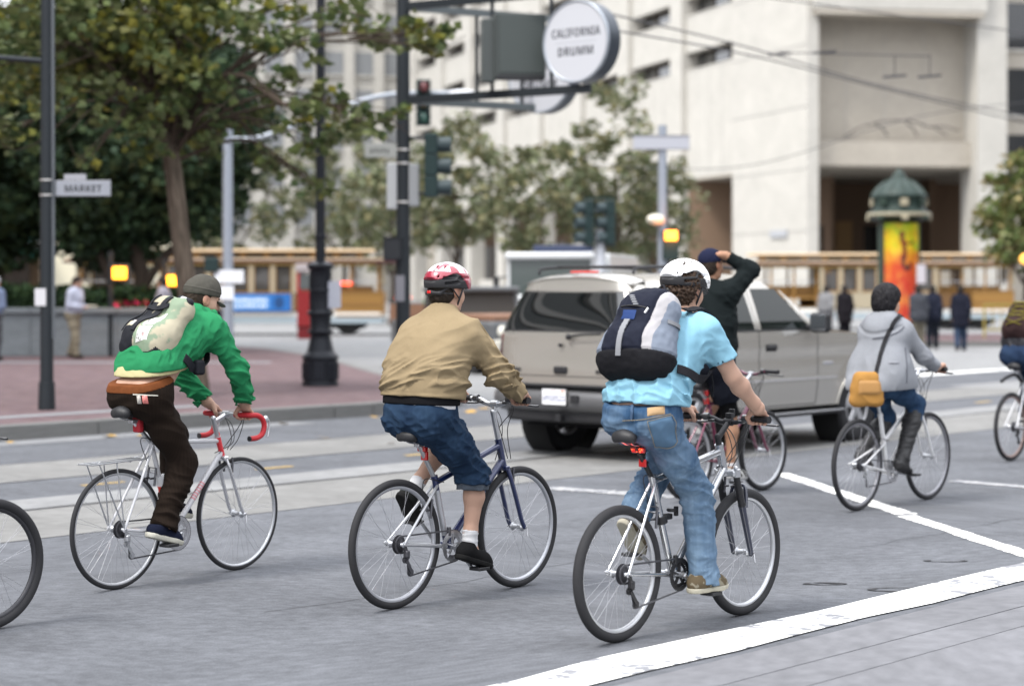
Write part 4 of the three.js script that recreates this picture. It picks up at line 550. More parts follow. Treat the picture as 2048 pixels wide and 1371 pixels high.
// --- the rider in the pale blue shirt
const j3 = { hip: [0.195, 1.085, 0], waist: [0.285, 1.265, 0], chest: [0.425, 1.455, 0], neck: [0.525, 1.59, -0.01], head: [0.585, 1.735, -0.02], yaw: 0.12, pitch: -0.12,
  shR: [0.515, 1.52, 0.172], shL: [0.535, 1.52, -0.175], elR: [0.645, 1.29, 0.235], elL: [0.67, 1.30, -0.285], wrR: [0.845, 1.125, 0.25], wrL: [0.845, 1.125, -0.25],
  knR: [0.50, 0.70, 0.115], anR: [0.54, 0.29, 0.125], heelR: [0.435, 0.20, 0.125], toeR: [0.725, 0.2, 0.14], knL: [0.60, 0.95, -0.13], anL: [0.30, 0.60, -0.12], heelL: [0.185, 0.56, -0.125], toeL: [0.345, 0.345, -0.13] };
{
  const p = person(bike3, 'rider in a pale blue T-shirt, jeans and a white helmet on the silver mountain bike'), L = limbs(j3, 1.0);
  body(p, j3, L, { cell: 0.008, hair: [0.06, 0.035, 0.02], hands: [{ c: [0.9, 1.06, 0.225], b: [0, 0, -1], r: 0.0165, w: j3.wrR, e: j3.elR.map((v, i) => lerp(v, j3.wrR[i], 0.8)) }, { c: [0.9, 1.06, -0.225], b: [0, 0, 1], r: 0.0165, w: j3.wrL, e: j3.elL.map((v, i) => lerp(v, j3.wrL[i], 0.8)) }], mark: (x, y, z) => 0.35 * smooth(0.05, 0.0, Math.hypot(x - j3.elR[0], y - j3.elR[1], z - j3.elR[2])) });
  hairCap(p, L, { color: [0.045, 0.026, 0.016], thick: 0.02, curl: 0.010, amp: 0.006, low: -0.085, front: 0.05 });
  const h = helmet(p, L, { mat: coat(lin(0.85, 0.85, 0.85), 0.3) });
  { const f = ([x, y, z]) => V(x, y, z).applyMatrix4(L.hd.m); const tex = canvasMap(64, 40, (c) => { c.fillStyle = '#1a1a1c'; c.fillRect(0, 0, 64, 40); c.strokeStyle = '#eee'; c.lineWidth = 5; c.beginPath(); c.ellipse(32, 20, 27, 15, 0, 0, 7); c.stroke(); c.fillStyle = '#eee'; c.fillRect(14, 16, 36, 8); }); const g = new THREE.CircleGeometry(0.012, 24); g.scale(1.3, 0.85, 1); g.translate(0.062, 0.045, 0.0985); g.applyMatrix4(L.hd.m); mesh('emblem', g, pbr(lin(1, 1, 1), 0.4, 0, { map: tex }), h);
    const gl = []; gl.push(tube(f([0.0, 0.004, 0.081]), f([0.092, 0.006, 0.066]), 0.0018), tube(f([0.0, 0.004, -0.081]), f([0.092, 0.006, -0.066]), 0.0018)); for (const s of [-1, 1]) { const t = new THREE.TorusGeometry(0.021, 0.0018, 6, 24); t.rotateY(PI / 2 + s * 0.2); t.scale(1, 0.8, 1.1); t.translate(0.105, 0.0, s * 0.036); t.applyMatrix4(L.hd.m); gl.push(t); } mesh('glasses', gl, M.darkSteel, p); const ln = []; for (const s of [-1, 1]) { const t = new THREE.CircleGeometry(0.02, 20); t.rotateY(PI / 2 + s * 0.2); t.scale(1, 0.8, 1.1); t.translate(0.105, 0.0, s * 0.036); t.applyMatrix4(L.hd.m); ln.push(t); } mesh('lens', ln, new THREE.MeshPhysicalMaterial({ color: lin(0.95, 0.97, 1), roughness: 0.03, transmission: 0.9, thickness: 0, side: THREE.DoubleSide }), p.children[p.children.length - 1]); }
  // jeans
  const J = new Field(); put(J, L.pelvis, 0.012, 0.02); put(J, L.belly, 0.004); J.plane([0.105, 1.165, 0], [-0.36, 1, 0], 0.004);
  for (const s of ['R', 'L']) trouserLeg(J, L, j3, s, { t: 0.013, cuff: 0.079, past: s === 'R' ? 0.052 : 0.03 });
  const jd = denim([0.04, 0.095, 0.19], [0.27, 0.39, 0.52], (x, y, z) => 0.28 * smooth(0.13, 0.0, Math.abs(z - 0.15)) * smooth(1.0, 0.75, y) - 0.25 * smooth(1.06, 1.12, y) + 0.22 * smooth(0.05, 0, Math.abs(ridge(x * 9, y * 16 + x * 5, z * 9) - 0.86)) * smooth(0.95, 0.8, y));
  const jf = (x, y, z) => { const k = Math.exp(-(((y - 0.72) / 0.13) ** 2)) + 0.9 * Math.exp(-(((y - 0.27) / 0.12) ** 2)) + 0.7 * Math.exp(-(((y - 1.0) / 0.08) ** 2)) + 0.4; return 0.013 * k * (ridge(x * 7, y * 15 + x * 7, z * 7) - 0.45) + 0.0045 * k * (ridge(x * 11 + 3, y * 27 - x * 12, z * 11) - 0.45); };
  const je = garment('jeans', p, J, { color: jd, fold: jf, cell: 0.0075 });
  const stitch = pbr(lin(0.19, 0.16, 0.11), 0.9), patchC = pbr(lin(0.36, 0.24, 0.13), 0.7);
  const bdir = V(-0.75, 0.1, 0.66), onJ = (q) => { const k = vec(q).clone().addScaledVector(bdir, 0.12); for (let i = 0; i < 60; i++) { const d = je.f(k.x, k.y, k.z); if (d < 0.002) break; k.addScaledVector(bdir, -Math.min(0.02, d * 0.8)); } return k; };
  const pc = V(0.185, 1.025, 0.135), pu = V(0.078, 0.03, 0.09), pv = V(0.03, -0.14, 0.03), pq = (a, b) => pc.clone().addScaledVector(pu, a).addScaledVector(pv, b);
  mesh('back_pocket', patch(je.f, pc, pu, pv, bdir, 14, 14, 0.006), pbr(lin(0.075, 0.135, 0.21), 0.9), je.m);
  mesh('stitching', [[[-0.5, -0.5], [0, -0.5], [0.5, -0.5]], [[0.5, -0.5], [0.5, 0], [0.46, 0.38]], [[-0.5, -0.5], [-0.5, 0], [-0.46, 0.38]], [[-0.46, 0.38], [0, 0.52], [0.46, 0.38]]].map((l) => strap(je.f, l.map(([a, b]) => onJ(pq(a, b))), 0.0028, 0.002, 14, 0.006)), stitch, je.m);
  mesh('waist_label', patch(je.f, [0.155, 1.132, 0.11], [0.058, 0.012, 0.066], [0.0, -0.042, 0.0], bdir, 8, 5, 0.007), patchC, je.m);
  mesh('stitching', strap(je.f, [[0.06, 1.085, -0.02], [0.10, 1.09, 0.06], [0.16, 1.105, 0.125], [0.22, 1.115, 0.15]].map(onJ), 0.004, 0.002, 24, 0.003), stitch, je.m);
  mesh('belt_loop', strap(je.f, [[0.09, 1.16, 0.02], [0.085, 1.13, 0.02], [0.08, 1.09, 0.02]].map(onJ), 0.014, 0.005, 10, 0.003), new THREE.MeshStandardMaterial({ color: lin(0.036, 0.07, 0.13), roughness: 0.9 }), je.m);
  const W = new Field(); put(W, L.belly, 0.008); W.plane([0.112, 1.182, 0], [-0.42, 1, 0]).plane([0.10, 1.145, 0], [0.42, -1, 0]); garment('belt', p, W, { color: weave([0.16, 0.085, 0.05]), cell: 0.008 });
  // shirt
  const T = new Field(); put(T, L.belly, 0.022); put(T, L.ribs, 0.017); put(T, L.traps, 0.006); T.cap(vec(j3.neck).add(V(-0.005, -0.02, 0)), vec(j3.neck).add(V(0.0, 0.025, 0)), 0.062, 0.064, 0.03);
  const sl = ['R', 'L'].map((s) => { const G = new Field(), a = vec(j3['sh' + s]), e = vec(j3['el' + s]), d = e.clone().sub(a).normalize(); return G.cap(a, a.clone().lerp(e, 0.72), 0.073, 0.072, 0.06).plane(a.clone().lerp(e, 0.64), d, 0.004).cut(a.clone().lerp(e, 0.60), a.clone().lerp(e, 1), 0.050, 0.060, 0.004); });
  T.cap([0.20, 1.16, -0.07], [0.20, 1.16, 0.07], 0.132, 0.132, 0.08).cap([0.27, 1.13, -0.06], [0.27, 1.13, 0.06], 0.125, 0.125, 0.08); T.plane([0.10, 1.172, 0], [-0.1, -1, 0.0], 0.005).plane(vec(j3.neck).add(V(0.0, 0.018, 0)), [0.25, 1, 0], 0.006);
  const sf = (x, y, z) => { const lo = smooth(1.42, 1.25, y), hem = smooth(1.14, 1.22, y); return hem * ((0.009 + 0.020 * lo) * (ridge(x * 4 + y * 2, y * 3.2 + z * 2, z * 13 + x * 4) - 0.5) + 0.016 * lo * (ridge(x * 5 - 3, y * 15 + x * 9, z * 5) - 0.5)) + 0.016 * Math.exp(-(((Math.hypot(x - 0.5, y - 1.43, Math.abs(z) - 0.16)) / 0.10) ** 2)) * (ridge(x * 14, y * 18, z * 8) - 0.4) + 0.0025 * noise(x * 18, y * 18, z * 18); };
  garment('shirt', p, top(T, sl), { color: weave([0.31, 0.60, 0.76], 0.05), fold: sf, cell: 0.008 });
  for (const s of ['R', 'L']) { shoe(p, j3, s, { high: s === 'R' ? 0.098 : 0.125, color: (x, y, z) => { const n = fbm(x * 30, y * 30, z * 30, 2); return n > 0.12 ? [0.32, 0.29, 0.22] : [0.135, 0.105, 0.065]; }, soleC: [0.55, 0.52, 0.42], lace: true }); }
  // backpack, carried
  const [bp, bt] = R3(bike3), b = thing('backpack', 'navy, grey and black backpack on the back of the rider in the pale blue shirt', 'backpack', bp, bt);
  const up = V(0.30, 0.95, 0).normalize(), bk = V(-up.y, up.x, 0), o = V(0.25, 1.51, -0.015), at = (u, n, z) => o.clone().addScaledVector(up, u).addScaledVector(bk, n).add(V(0, 0, z));
  const B = new Field(); for (const z of [-0.10, 0.09]) B.cap(at(-0.13, 0.015, z), at(0.11, 0.0, z * 0.8), 0.108, 0.09, 0.10); B.cap(at(-0.145, 0.06, -0.10), at(-0.145, 0.05, 0.085), 0.105, 0.10, 0.08).cap(at(-0.05, 0.085, -0.05), at(-0.05, 0.085, 0.05), 0.085, 0.085, 0.09).cap(at(0.10, 0.055, -0.04), at(0.10, 0.055, 0.04), 0.075, 0.075, 0.08).cap(at(0.155, -0.01, -0.045), at(0.155, -0.01, 0.045), 0.065, 0.065, 0.09);
  const loc = (x, y, z) => { const q = V(x, y, z).sub(o); return [q.dot(up), q.dot(bk), q.z]; };
  const bfold = (x, y, z) => { const [u, n, w] = loc(x, y, z); return 0.005 * (ridge(u * 7, n * 7, w * 7) - 0.5) + 0.003 * noise(x * 30, y * 30, z * 30) - 0.007 * Math.exp(-(((w - 0.105 + 0.03 * (u > 0 ? u : 0)) / 0.007) ** 2)) * (u > -0.13 ? 1 : 0) - 0.006 * Math.exp(-(((u + 0.125 - 0.08 * w) / 0.007) ** 2)) - 0.005 * Math.exp(-(((u - 0.10) / 0.006) ** 2)) * (Math.abs(w) < 0.09 ? 1 : 0); };
  const bg = surface((x, y, z) => { const d = B.d(x, y, z); return Math.abs(d) < 0.05 ? d - bfold(x, y, z) : d; }, B.box(0.02), 0.0055);
  const cls = (x, y, z) => { const [u, n, w] = loc(x, y, z); if (u < -0.125 + 0.08 * w) return 2; if (n < -0.065) return 2; const e = w - 0.105 + 0.03 * Math.max(0, u) + 0.02 * noise(u * 6, 1, 2); if (e > 0.0) return e < 0.045 ? 3 : 1; return w < -0.13 ? 1 : 0; };
  const parts = split(bg, 4, cls), cols = [pbr(lin(0.010, 0.012, 0.022), 0.85), pbr(lin(0.16, 0.185, 0.23), 0.85), pbr(lin(0.008, 0.008, 0.010), 0.85), pbr(lin(0.33, 0.32, 0.33), 0.8)];
  const mm = ['front_panel', 'side_pocket', 'base_panel', 'piping_panel'].map((n, i) => mesh(n, parts[i], cols[i], b));
  const bf = (x, y, z) => B.d(x, y, z);
  const S = new Field(); put(S, L.belly, 0.024); put(S, L.ribs, 0.022); put(S, L.traps, 0.012); const sF = (x, y, z) => S.d(x, y, z);
  const wb = pbr(lin(0.013, 0.013, 0.016), 0.8);
  for (const s of [-1, 1]) mesh('shoulder_strap', [strap(sF, [[0.40, 1.63, s * 0.11], [0.48, 1.62, s * 0.115], [0.60, 1.50, s * 0.13], [0.60, 1.38, s * 0.15], [0.50, 1.29, s * 0.17], [0.36, 1.30, s * 0.175], [0.25, 1.33, s * 0.16]], 0.045, 0.009, 60, 0.004), strap(sF, [[0.565, 1.335, s * 0.155], [0.575, 1.26, s * 0.16], [0.57, 1.19, s * 0.16]], 0.028, 0.004, 10, 0.006)], wb, b);
  mesh('carry_loop', curve([at(0.235, -0.05, -0.03), at(0.275, -0.06, 0), at(0.235, -0.05, 0.03)], 0.007, 16, 8), wb, b);
  mesh('patch', patch(bf, at(0.06, 0.16, -0.02), V(0, 0, 0.085), up.clone().multiplyScalar(0.05), bk, 8, 5, 0.004), pbr(lin(0.018, 0.04, 0.13), 0.7), mm[0]);
  const greyW = pbr(lin(0.2, 0.205, 0.22), 0.7), webF = (u0, u1, z, w) => strap(bf, [at(u0, 0.2, z), at((u0 + u1) / 2, 0.2, z), at(u1, 0.2, z)].map((q) => { const k = q.clone(); for (let i = 0; i < 40; i++) { const d = B.d(k.x, k.y, k.z); if (d < 0.004) break; k.addScaledVector(bk, -d * 0.8); } return k; }), w, 0.006, 12, 0.004);
  mesh('webbing', [webF(0.03, -0.16, -0.012, 0.03)], greyW, mm[0]); for (let i = 0; i < 4; i++) mesh('daisy_loop', webF(0.03 - i * 0.022, 0.018 - i * 0.022, -0.012, 0.034), greyW, mm[0]); for (let i = 0; i < 5; i++) mesh('daisy_loop', webF(0.165 - i * 0.012, 0.158 - i * 0.012, -0.012 + (i - 2) * 0.012, 0.03), greyW, mm[0]);
  { const q = (u, z, n = 0.02) => { const k = at(u, 0.25, z); for (let i = 0; i < 60; i++) { const d = B.d(k.x, k.y, k.z); if (d < 0.003) break; k.addScaledVector(bk, -d * 0.8); } return k; }; mesh('zip', curve([q(0.105, -0.09), q(0.108, -0.03), q(0.105, 0.03), q(0.098, 0.085)], 0.004, 20, 6), M.black, mm[0]); mesh('zip_pull', [tube(q(0.098, 0.085), q(0.07, 0.075), 0.007)], M.alloy, mm[0]); mesh('side_buckle', [box(0.04, 0.022, 0.012, 0, 0, 0, 0.004).applyMatrix4(new THREE.Matrix4().makeBasis(up.clone().multiplyScalar(-1).cross(V(0, 0, 1)), up, V(0, 0, 1)).setPosition(at(0.05, 0.0, 0.168)))], M.black, mm[1]); mesh('side_strap', strap(bf, [at(0.05, 0.055, 0.155), at(0.05, 0.02, 0.17), at(0.05, -0.03, 0.16), at(0.05, -0.06, 0.14)], 0.02, 0.005, 16, 0.004), greyW, mm[1]); }
}
// --- the rider in the tan jacket
const j2 = { hip: [0.205, 1.03, 0], waist: [0.245, 1.22, 0], chest: [0.315, 1.41, 0], neck: [0.375, 1.575, 0], head: [0.425, 1.725, 0], yaw: 0.1, pitch: -0.08, hipW: 0.09,
  shR: [0.385, 1.475, 0.20], shL: [0.375, 1.475, -0.205], elR: [0.545, 1.255, 0.285], elL: [0.52, 1.25, -0.30], wrR: [0.735, 1.145, 0.265], wrL: [0.735, 1.145, -0.26],
  knR: [0.505, 0.71, 0.12], anR: [0.475, 0.30, 0.12], heelR: [0.375, 0.245, 0.12], toeR: [0.645, 0.155, 0.13], knL: [0.585, 0.92, -0.13], anL: [0.255, 0.60, -0.12], heelL: [0.155, 0.595, -0.12], toeL: [0.29, 0.40, -0.12] };
{
  const p = person(bike2, 'rider in a tan jacket, rolled jeans and a red helmet on the blue hybrid bike'), L = limbs(j2, 1.08), gr = (s) => [0.793, 1.105, s * 0.235];
  body(p, j2, L, { hair: [0.03, 0.02, 0.012], hands: [1, -1].map((s) => ({ c: gr(s), b: [0, 0, -s], r: 0.0165, w: s > 0 ? j2.wrR : j2.wrL, e: (s > 0 ? j2.elR : j2.elL).map((v, i) => lerp(v, (s > 0 ? j2.wrR : j2.wrL)[i], 0.8)) })), cell: 0.009 });
  hairCap(p, L, { color: [0.02, 0.014, 0.01], thick: 0.008, amp: 0.003, low: -0.07 });
  const h = helmet(p, L, { mat: clothGloss, color: (x, y, z) => { const s = ridge(x * 9, y * 6 + z * 14, z * 8 + 2); return s > 0.35 && y > 0.1 ? [0.62, 0.6, 0.62] : [0.26, 0.008, 0.028]; } });
  { const g = box(0.006, 0.018, 0.03, -0.139, -0.018, 0, 0.004); g.applyMatrix4(L.hd.m); mesh('reflector', g, M.redLens, h); }
  // knee-length rolled jeans
  const J = new Field(); put(J, L.pelvis, 0.014, 0.02); put(J, L.belly, 0.004); J.plane([0.08, 1.15, 0], [-0.2, 1, 0], 0.004); const cu = new Field();
  for (const s of ['R', 'L']) { const k = vec(j2['kn' + s]), a = vec(j2['an' + s]), d = a.clone().sub(k).normalize(), Lk = a.distanceTo(k); trouserLeg(J, L, j2, s, { t: 0.022, cuff: 0.092, past: -Lk + 0.06, solid: true }); const G = new Field(); G.cap(k.clone().addScaledVector(d, -0.02), k.clone().addScaledVector(d, 0.14), 0.093, 0.088, 0.02).plane(k.clone().addScaledVector(d, 0.095), d, 0.006).plane(k.clone().addScaledVector(d, 0.0), d.clone().negate(), 0.01).cut(k.clone().addScaledVector(d, 0.06), k.clone().addScaledVector(d, 0.2), 0.064, 0.08, 0.004); cu.sub(G, 0.01); }
  const je = garment('jeans', p, J, { color: denim([0.014, 0.032, 0.07], [0.045, 0.088, 0.155]), fold: (x, y, z) => 0.007 * smooth(1.1, 1.0, y) * (ridge(x * 13, y * 24 - x * 11, z * 13) - 0.45) + 0.012 * (0.35 + Math.exp(-(((y - 0.78) / 0.12) ** 2)) + 0.7 * Math.exp(-(((y - 1.0) / 0.08) ** 2))) * (ridge(x * 7, y * 13 + x * 8, z * 7) - 0.45), cell: 0.0085 });
  garment('cuff', je.m, cu, { color: weave([0.12, 0.14, 0.17], 0.2, 2), fold: (x, y, z) => 0.006 * (ridge(x * 12, y * 30, z * 12) - 0.5), cell: 0.0075 });
  for (const s of ['R', 'L']) { const S = new Field(), a = vec(j2['an' + s]), k = vec(j2['kn' + s]), d = a.clone().sub(k).normalize(); S.cap(a.clone().addScaledVector(d, -0.10), a.clone().addScaledVector(d, 0.03), 0.044, 0.041, 0.02).plane(a.clone().addScaledVector(d, -0.095), d.clone().negate()); garment('sock', p, S, { color: weave([0.78, 0.78, 0.80]), cell: 0.007, fold: (x, y, z) => 0.0025 * ridge(x * 10, y * 40, z * 10) }); shoe(p, j2, s, { color: s === 'R' ? weave([0.012, 0.012, 0.013]) : weave([0.03, 0.032, 0.03]), soleC: [0.02, 0.02, 0.02], high: s === 'R' ? 0.105 : 0.13 }); }
  // jacket over a black shirt, with a white hem
  const base = (t) => { const F = new Field(); put(F, L.belly, t); put(F, L.ribs, t); return F; };
  const B = base(0.016); B.cap([0.20, 1.12, -0.085], [0.20, 1.12, 0.085], 0.142, 0.142, 0.07).plane([0.1, 1.105, 0], [-0.05, -1, 0.0]).plane([0.1, 1.158, 0], [0, 1, 0]); garment('undershirt', p, B, { color: weave([0.012, 0.012, 0.014]) });
  const Wh = base(0.012); Wh.cap([0.205, 1.10, -0.08], [0.205, 1.10, 0.08], 0.138, 0.138, 0.07).plane([0.1, 1.083, 0], [0, -1, -0.04]).plane([0.1, 1.13, 0], [0, 1, 0]).plane([0, 0, 0.03], [0.75, 0, -1]); garment('shirt_hem', p, Wh, { color: weave([0.8, 0.8, 0.82]) });
  const T = base(0.034); put(T, L.traps, 0.018); T.cap([0.215, 1.18, -0.09], [0.215, 1.18, 0.09], 0.158, 0.158, 0.09).cap([0.25, 1.32, -0.11], [0.25, 1.32, 0.11], 0.14, 0.14, 0.09); T.cap([0.375, 1.56, 0], [0.40, 1.63, 0], 0.078, 0.070, 0.03).cut([0.41, 1.62, 0], [0.42, 1.70, 0], 0.055, 0.055, 0.01).plane([0.40, 1.645, 0], [0.3, 1, 0]);
  T.plane([0.1, 1.148, 0], [-0.1, -1, 0], 0.008);
  const sl = []; for (const s of ['R', 'L']) { const a = vec(j2['sh' + s]), e = vec(j2['el' + s]), w = vec(j2['wr' + s]), d = w.clone().sub(e).normalize(), G = new Field(); G.cap(a, e, 0.082, 0.066, 0.05).cap(e, w.clone().addScaledVector(d, -0.01), 0.066, 0.05, 0.04).cap(w.clone().addScaledVector(d, -0.065), w.clone().addScaledVector(d, 0.005), 0.053, 0.051, 0.01).plane(w.clone().addScaledVector(d, -0.005), d, 0.005).cut(w.clone().addScaledVector(d, -0.05), w.clone().addScaledVector(d, 0.08), 0.029, 0.036, 0.004); sl.push(G); }
  const fold = (x, y, z) => { const lo = smooth(1.42, 1.25, y), back = Math.hypot(x - 0.45, (y - 1.4) * 0.8, Math.abs(z) - 0.2), arm = smooth(0.36, 0.48, x) * smooth(0.12, 0.2, Math.abs(z)), hem = Math.exp(-(((y - 1.175) / 0.012) ** 2)); const hs = smooth(1.15, 1.21, y); return hs * (0.005 + 0.020 * lo) * (ridge(x * 3 + z * 3, y * 11 - z * 6, z * 2.6) - 0.5) + 0.019 * lo * hs * (ridge(x * 6, y * 26 - z * 10, z * 5 + 4) - 0.5) + 0.024 * arm * (ridge(x * 8 + 5, y * 10 + x * 9, z * 7) - 0.5) + 0.003 * noise(x * 16, y * 16, z * 16) - 0.006 * hem + 0.003 * Math.exp(-((z / 0.02) ** 2)) * ridge(1, y * 26, 3); };
  garment('jacket', p, top(T, sl), { color: weave([0.37, 0.285, 0.17], 0.07), fold, cell: 0.0085 });
}
// --- the rider in the green hoodie
const j1 = { hip: [0.185, 1.105, 0], waist: [0.285, 1.275, 0], chest: [0.475, 1.435, 0], neck: [0.625, 1.54, -0.01], head: [0.70, 1.665, -0.02], yaw: 0.35, pitch: -0.22, hipW: 0.082,
  shR: [0.61, 1.485, 0.175], shL: [0.64, 1.485, -0.18], elR: [0.75, 1.245, 0.235], elL: [0.765, 1.19, -0.25], wrR: [0.875, 1.045, 0.17], wrL: [0.85, 1.04, -0.135],
  knR: [0.41, 0.71, 0.115], anR: [0.272, 0.355, 0.105], heelR: [0.14, 0.295, 0.105], toeR: [0.405, 0.215, 0.115], knL: [0.56, 0.86, -0.12], anL: [0.52, 0.455, -0.1], heelL: [0.43, 0.385, -0.1], toeL: [0.69, 0.335, -0.1] };
{
  const p = person(bike1, 'rider in a green hoodie, brown corduroys and an olive cap on the white road bike'), L = limbs(j1, 0.98);
  body(p, j1, L, { hair: [0.03, 0.02, 0.012], beard: 0.55, arm: 0.82, hands: [{ c: [0.893, 0.967, 0.155], b: [0, 0, -1], r: 0.0175, w: j1.wrR, e: [0.85, 1.085, 0.183] }, { c: [0.89, 0.967, -0.115], b: [0, 0, 1], r: 0.0175, w: j1.wrL, e: [0.833, 1.07, -0.158] }] });
  hairCap(p, L, { color: [0.03, 0.019, 0.012], thick: 0.004, amp: 0.002, low: -0.06 });
  { const F = new Field(); F.ell([-0.012, 0.05, 0], [0.118, 0.088, 0.095], 0.02).cap([-0.02, 0.10, 0], [0.03, 0.10, 0], 0.045, 0.045, 0.06).plane([0, 0.028, 0], [0.08, -1, 0], 0.006).cutEll([-0.01, 0.02, 0], [0.106, 0.1, 0.084], 0.004); const g = surface((x, y, z) => F.d(x, y, z) - 0.003 * Math.exp(-(((y - 0.062) / 0.004) ** 2)) + 0.002 * noise(x * 30, y * 30, z * 30), F.box(0.01), 0.0045, weave([0.105, 0.10, 0.085], 0.12, 2)); g.applyMatrix4(L.hd.m); const c = mesh('cap', g, clothMat, p);
    const P = new Field(); P.ell([0.125, 0.032, 0], [0.062, 0.05, 0.075], 0.01).plane([0, 0.045, 0], [0.35, 1, 0], 0.004).plane([0, 0.036, 0], [-0.35, -1, 0], 0.004).plane([0.085, 0, 0], [-1, 0, 0], 0.01); const q = surface((x, y, z) => P.d(x, y - 0.35 * (x - 0.1) * 0, z), P.box(0.01), 0.004, weave([0.28, 0.27, 0.25], 0.1, 2)); q.applyMatrix4(L.hd.m); mesh('peak', q, clothMat, c); }
  const J = new Field(); put(J, L.pelvis, 0.016, 0.02); put(J, L.belly.map(([a, b, x, y, k]) => [a, a.clone().lerp(b, 0.3), x, y, k]), 0.002); J.plane([0.07, 1.175, 0], [-0.25, 1, 0], 0.004);
  for (const s of ['R', 'L']) trouserLeg(J, L, j1, s, { t: 0.017, cuff: 0.072, past: 0.02 });
  const cord = (x, y, z) => { const n = 1 + 0.16 * fbm(x * 8, y * 8, z * 8, 3), w = 1 + 0.16 * Math.sin(Math.atan2(z, x - 0.3) * 70); return [0.022 * n * w, 0.0145 * n * w, 0.0105 * n * w]; };
  const je = garment('trousers', p, J, { color: cord, fold: (x, y, z) => smooth(1.16, 1.09, y) * 0.012 * (0.25 + 1.3 * smooth(0.75, 0.42, y) + 0.7 * Math.exp(-(((y - 1.0) / 0.1) ** 2))) * (ridge(x * 6, y * 15 + x * 5, z * 6) - 0.45), cell: 0.0085 });
  const Bt = new Field(); put(Bt, L.pelvis, 0.0195, 0.02); put(Bt, L.belly.map(([a, b, x, y, k]) => [a, a.clone().lerp(b, 0.3), x, y, k]), 0.0055); Bt.plane([0.07, 1.18, 0], [-0.25, 1, 0], 0.003).plane([0.07, 1.137, 0], [0.25, -1, 0], 0.003); garment('belt', p, Bt, { color: weave([0.20, 0.065, 0.022], 0.25, 2), cell: 0.007 });
  { const bd = V(-0.8, 0.1, 0.6); mesh('key_tag', [patch(je.f, [0.14, 1.09, 0.11], [0.02, 0, 0.024], [0.01, -0.05, 0], bd, 3, 4, 0.014)], pbr(lin(0.62, 0.20, 0.18), 0.6), je.m); mesh('key_tag', [patch(je.f, [0.115, 1.09, 0.085], [0.016, 0, 0.018], [0.01, -0.05, 0], bd, 3, 4, 0.012)], pbr(lin(0.45, 0.42, 0.38), 0.6), je.m); mesh('stitching', strap(je.f, [[0.09, 1.12, 0.06], [0.14, 1.115, 0.12], [0.20, 1.11, 0.15]].map((q) => { const k = vec(q).clone().addScaledVector(bd, 0.1); for (let i = 0; i < 50; i++) { const d = je.f(k.x, k.y, k.z); if (d < 0.002) break; k.addScaledVector(bd, -Math.min(0.02, d * 0.8)); } return k; }), 0.006, 0.003, 14, 0.003), pbr(lin(0.5, 0.48, 0.42), 0.8), je.m); }
  const Y = new Field(); put(Y, L.belly, 0.012); put(Y, L.ribs, 0.008); Y.cap([0.21, 1.23, -0.07], [0.21, 1.23, 0.07], 0.118, 0.118, 0.08).plane([0.1, 1.222, 0], [0.12, -1, 0]).plane([0.1, 1.29, 0], [0, 1, 0]); garment('undershirt', p, Y, { color: weave([0.72, 0.66, 0.36]), cell: 0.009, fold: (x, y, z) => 0.0015 * ridge(x * 6, y * 20, z * 8) });
  const T = new Field(); put(T, L.belly.map(([a, b, x, y, k]) => [a.clone().lerp(b, 0.4), b, x, y, k]), 0.024); put(T, L.ribs, 0.021); put(T, L.traps, 0.018); T.cap([0.235, 1.265, -0.075], [0.235, 1.265, 0.075], 0.132, 0.132, 0.08).plane([0.1, 1.245, 0], [0.10, -1, 0], 0.006);
  T.cap([0.565, 1.55, -0.06], [0.565, 1.55, 0.06], 0.062, 0.062, 0.04).cap([0.60, 1.585, -0.065], [0.70, 1.575, -0.07], 0.036, 0.03, 0.03).cap([0.60, 1.585, 0.065], [0.70, 1.575, 0.07], 0.036, 0.03, 0.03).cap([0.575, 1.595, -0.045], [0.575, 1.595, 0.045], 0.04, 0.04, 0.04);
  const sl = []; for (const s of ['R', 'L']) { const a = vec(j1['sh' + s]), e = vec(j1['el' + s]), w = vec(j1['wr' + s]), d = w.clone().sub(e).normalize(), G = new Field(); G.cap(a, e, 0.078, 0.06, 0.05).cap(e, w.clone().addScaledVector(d, -0.02), 0.06, 0.052, 0.04).cap(w.clone().addScaledVector(d, -0.07), w.clone().addScaledVector(d, -0.03), 0.052, 0.046, 0.02).plane(w.clone().addScaledVector(d, -0.02), d, 0.005).cut(w.clone().addScaledVector(d, -0.04), w.clone().addScaledVector(d, 0.08), 0.029, 0.034, 0.004); sl.push(G); }
  const hood = garment('hoodie', p, top(T, sl), { color: weave([0.03, 0.275, 0.11], 0.07), fold: (x, y, z) => { const arm = smooth(0.62, 0.72, x), hm = Math.max(arm, smooth(1.255, 1.32, y)), cuff = smooth(1.2, 1.1, y) * arm; return 0.011 * hm * (ridge(x * 7, y * 9 - x * 9, z * 5) - 0.5) * (1 - arm) + 0.007 * hm * (ridge(x * 15 + 2, y * 17 - x * 14, z * 9) - 0.5) * (1 - arm) + 0.014 * arm * (1 + cuff) * (ridge(x * 9 + 4, y * 20 + x * 8, z * 9) - 0.5) + 0.0025 * noise(x * 16, y * 16, z * 16); }, cell: 0.0085 });
  for (const s of ['R', 'L']) shoe(p, j1, s, { color: weave([0.014, 0.018, 0.04]), soleC: [0.74, 0.72, 0.62], sole: 0.03, lace: true, high: 0.085 });
  // messenger bag on the back
  const [bp, bt] = R3(bike1), b = thing('backpack', 'beige and black roll-top bag with stickers on the back of the rider in green', 'backpack', bp, bt);
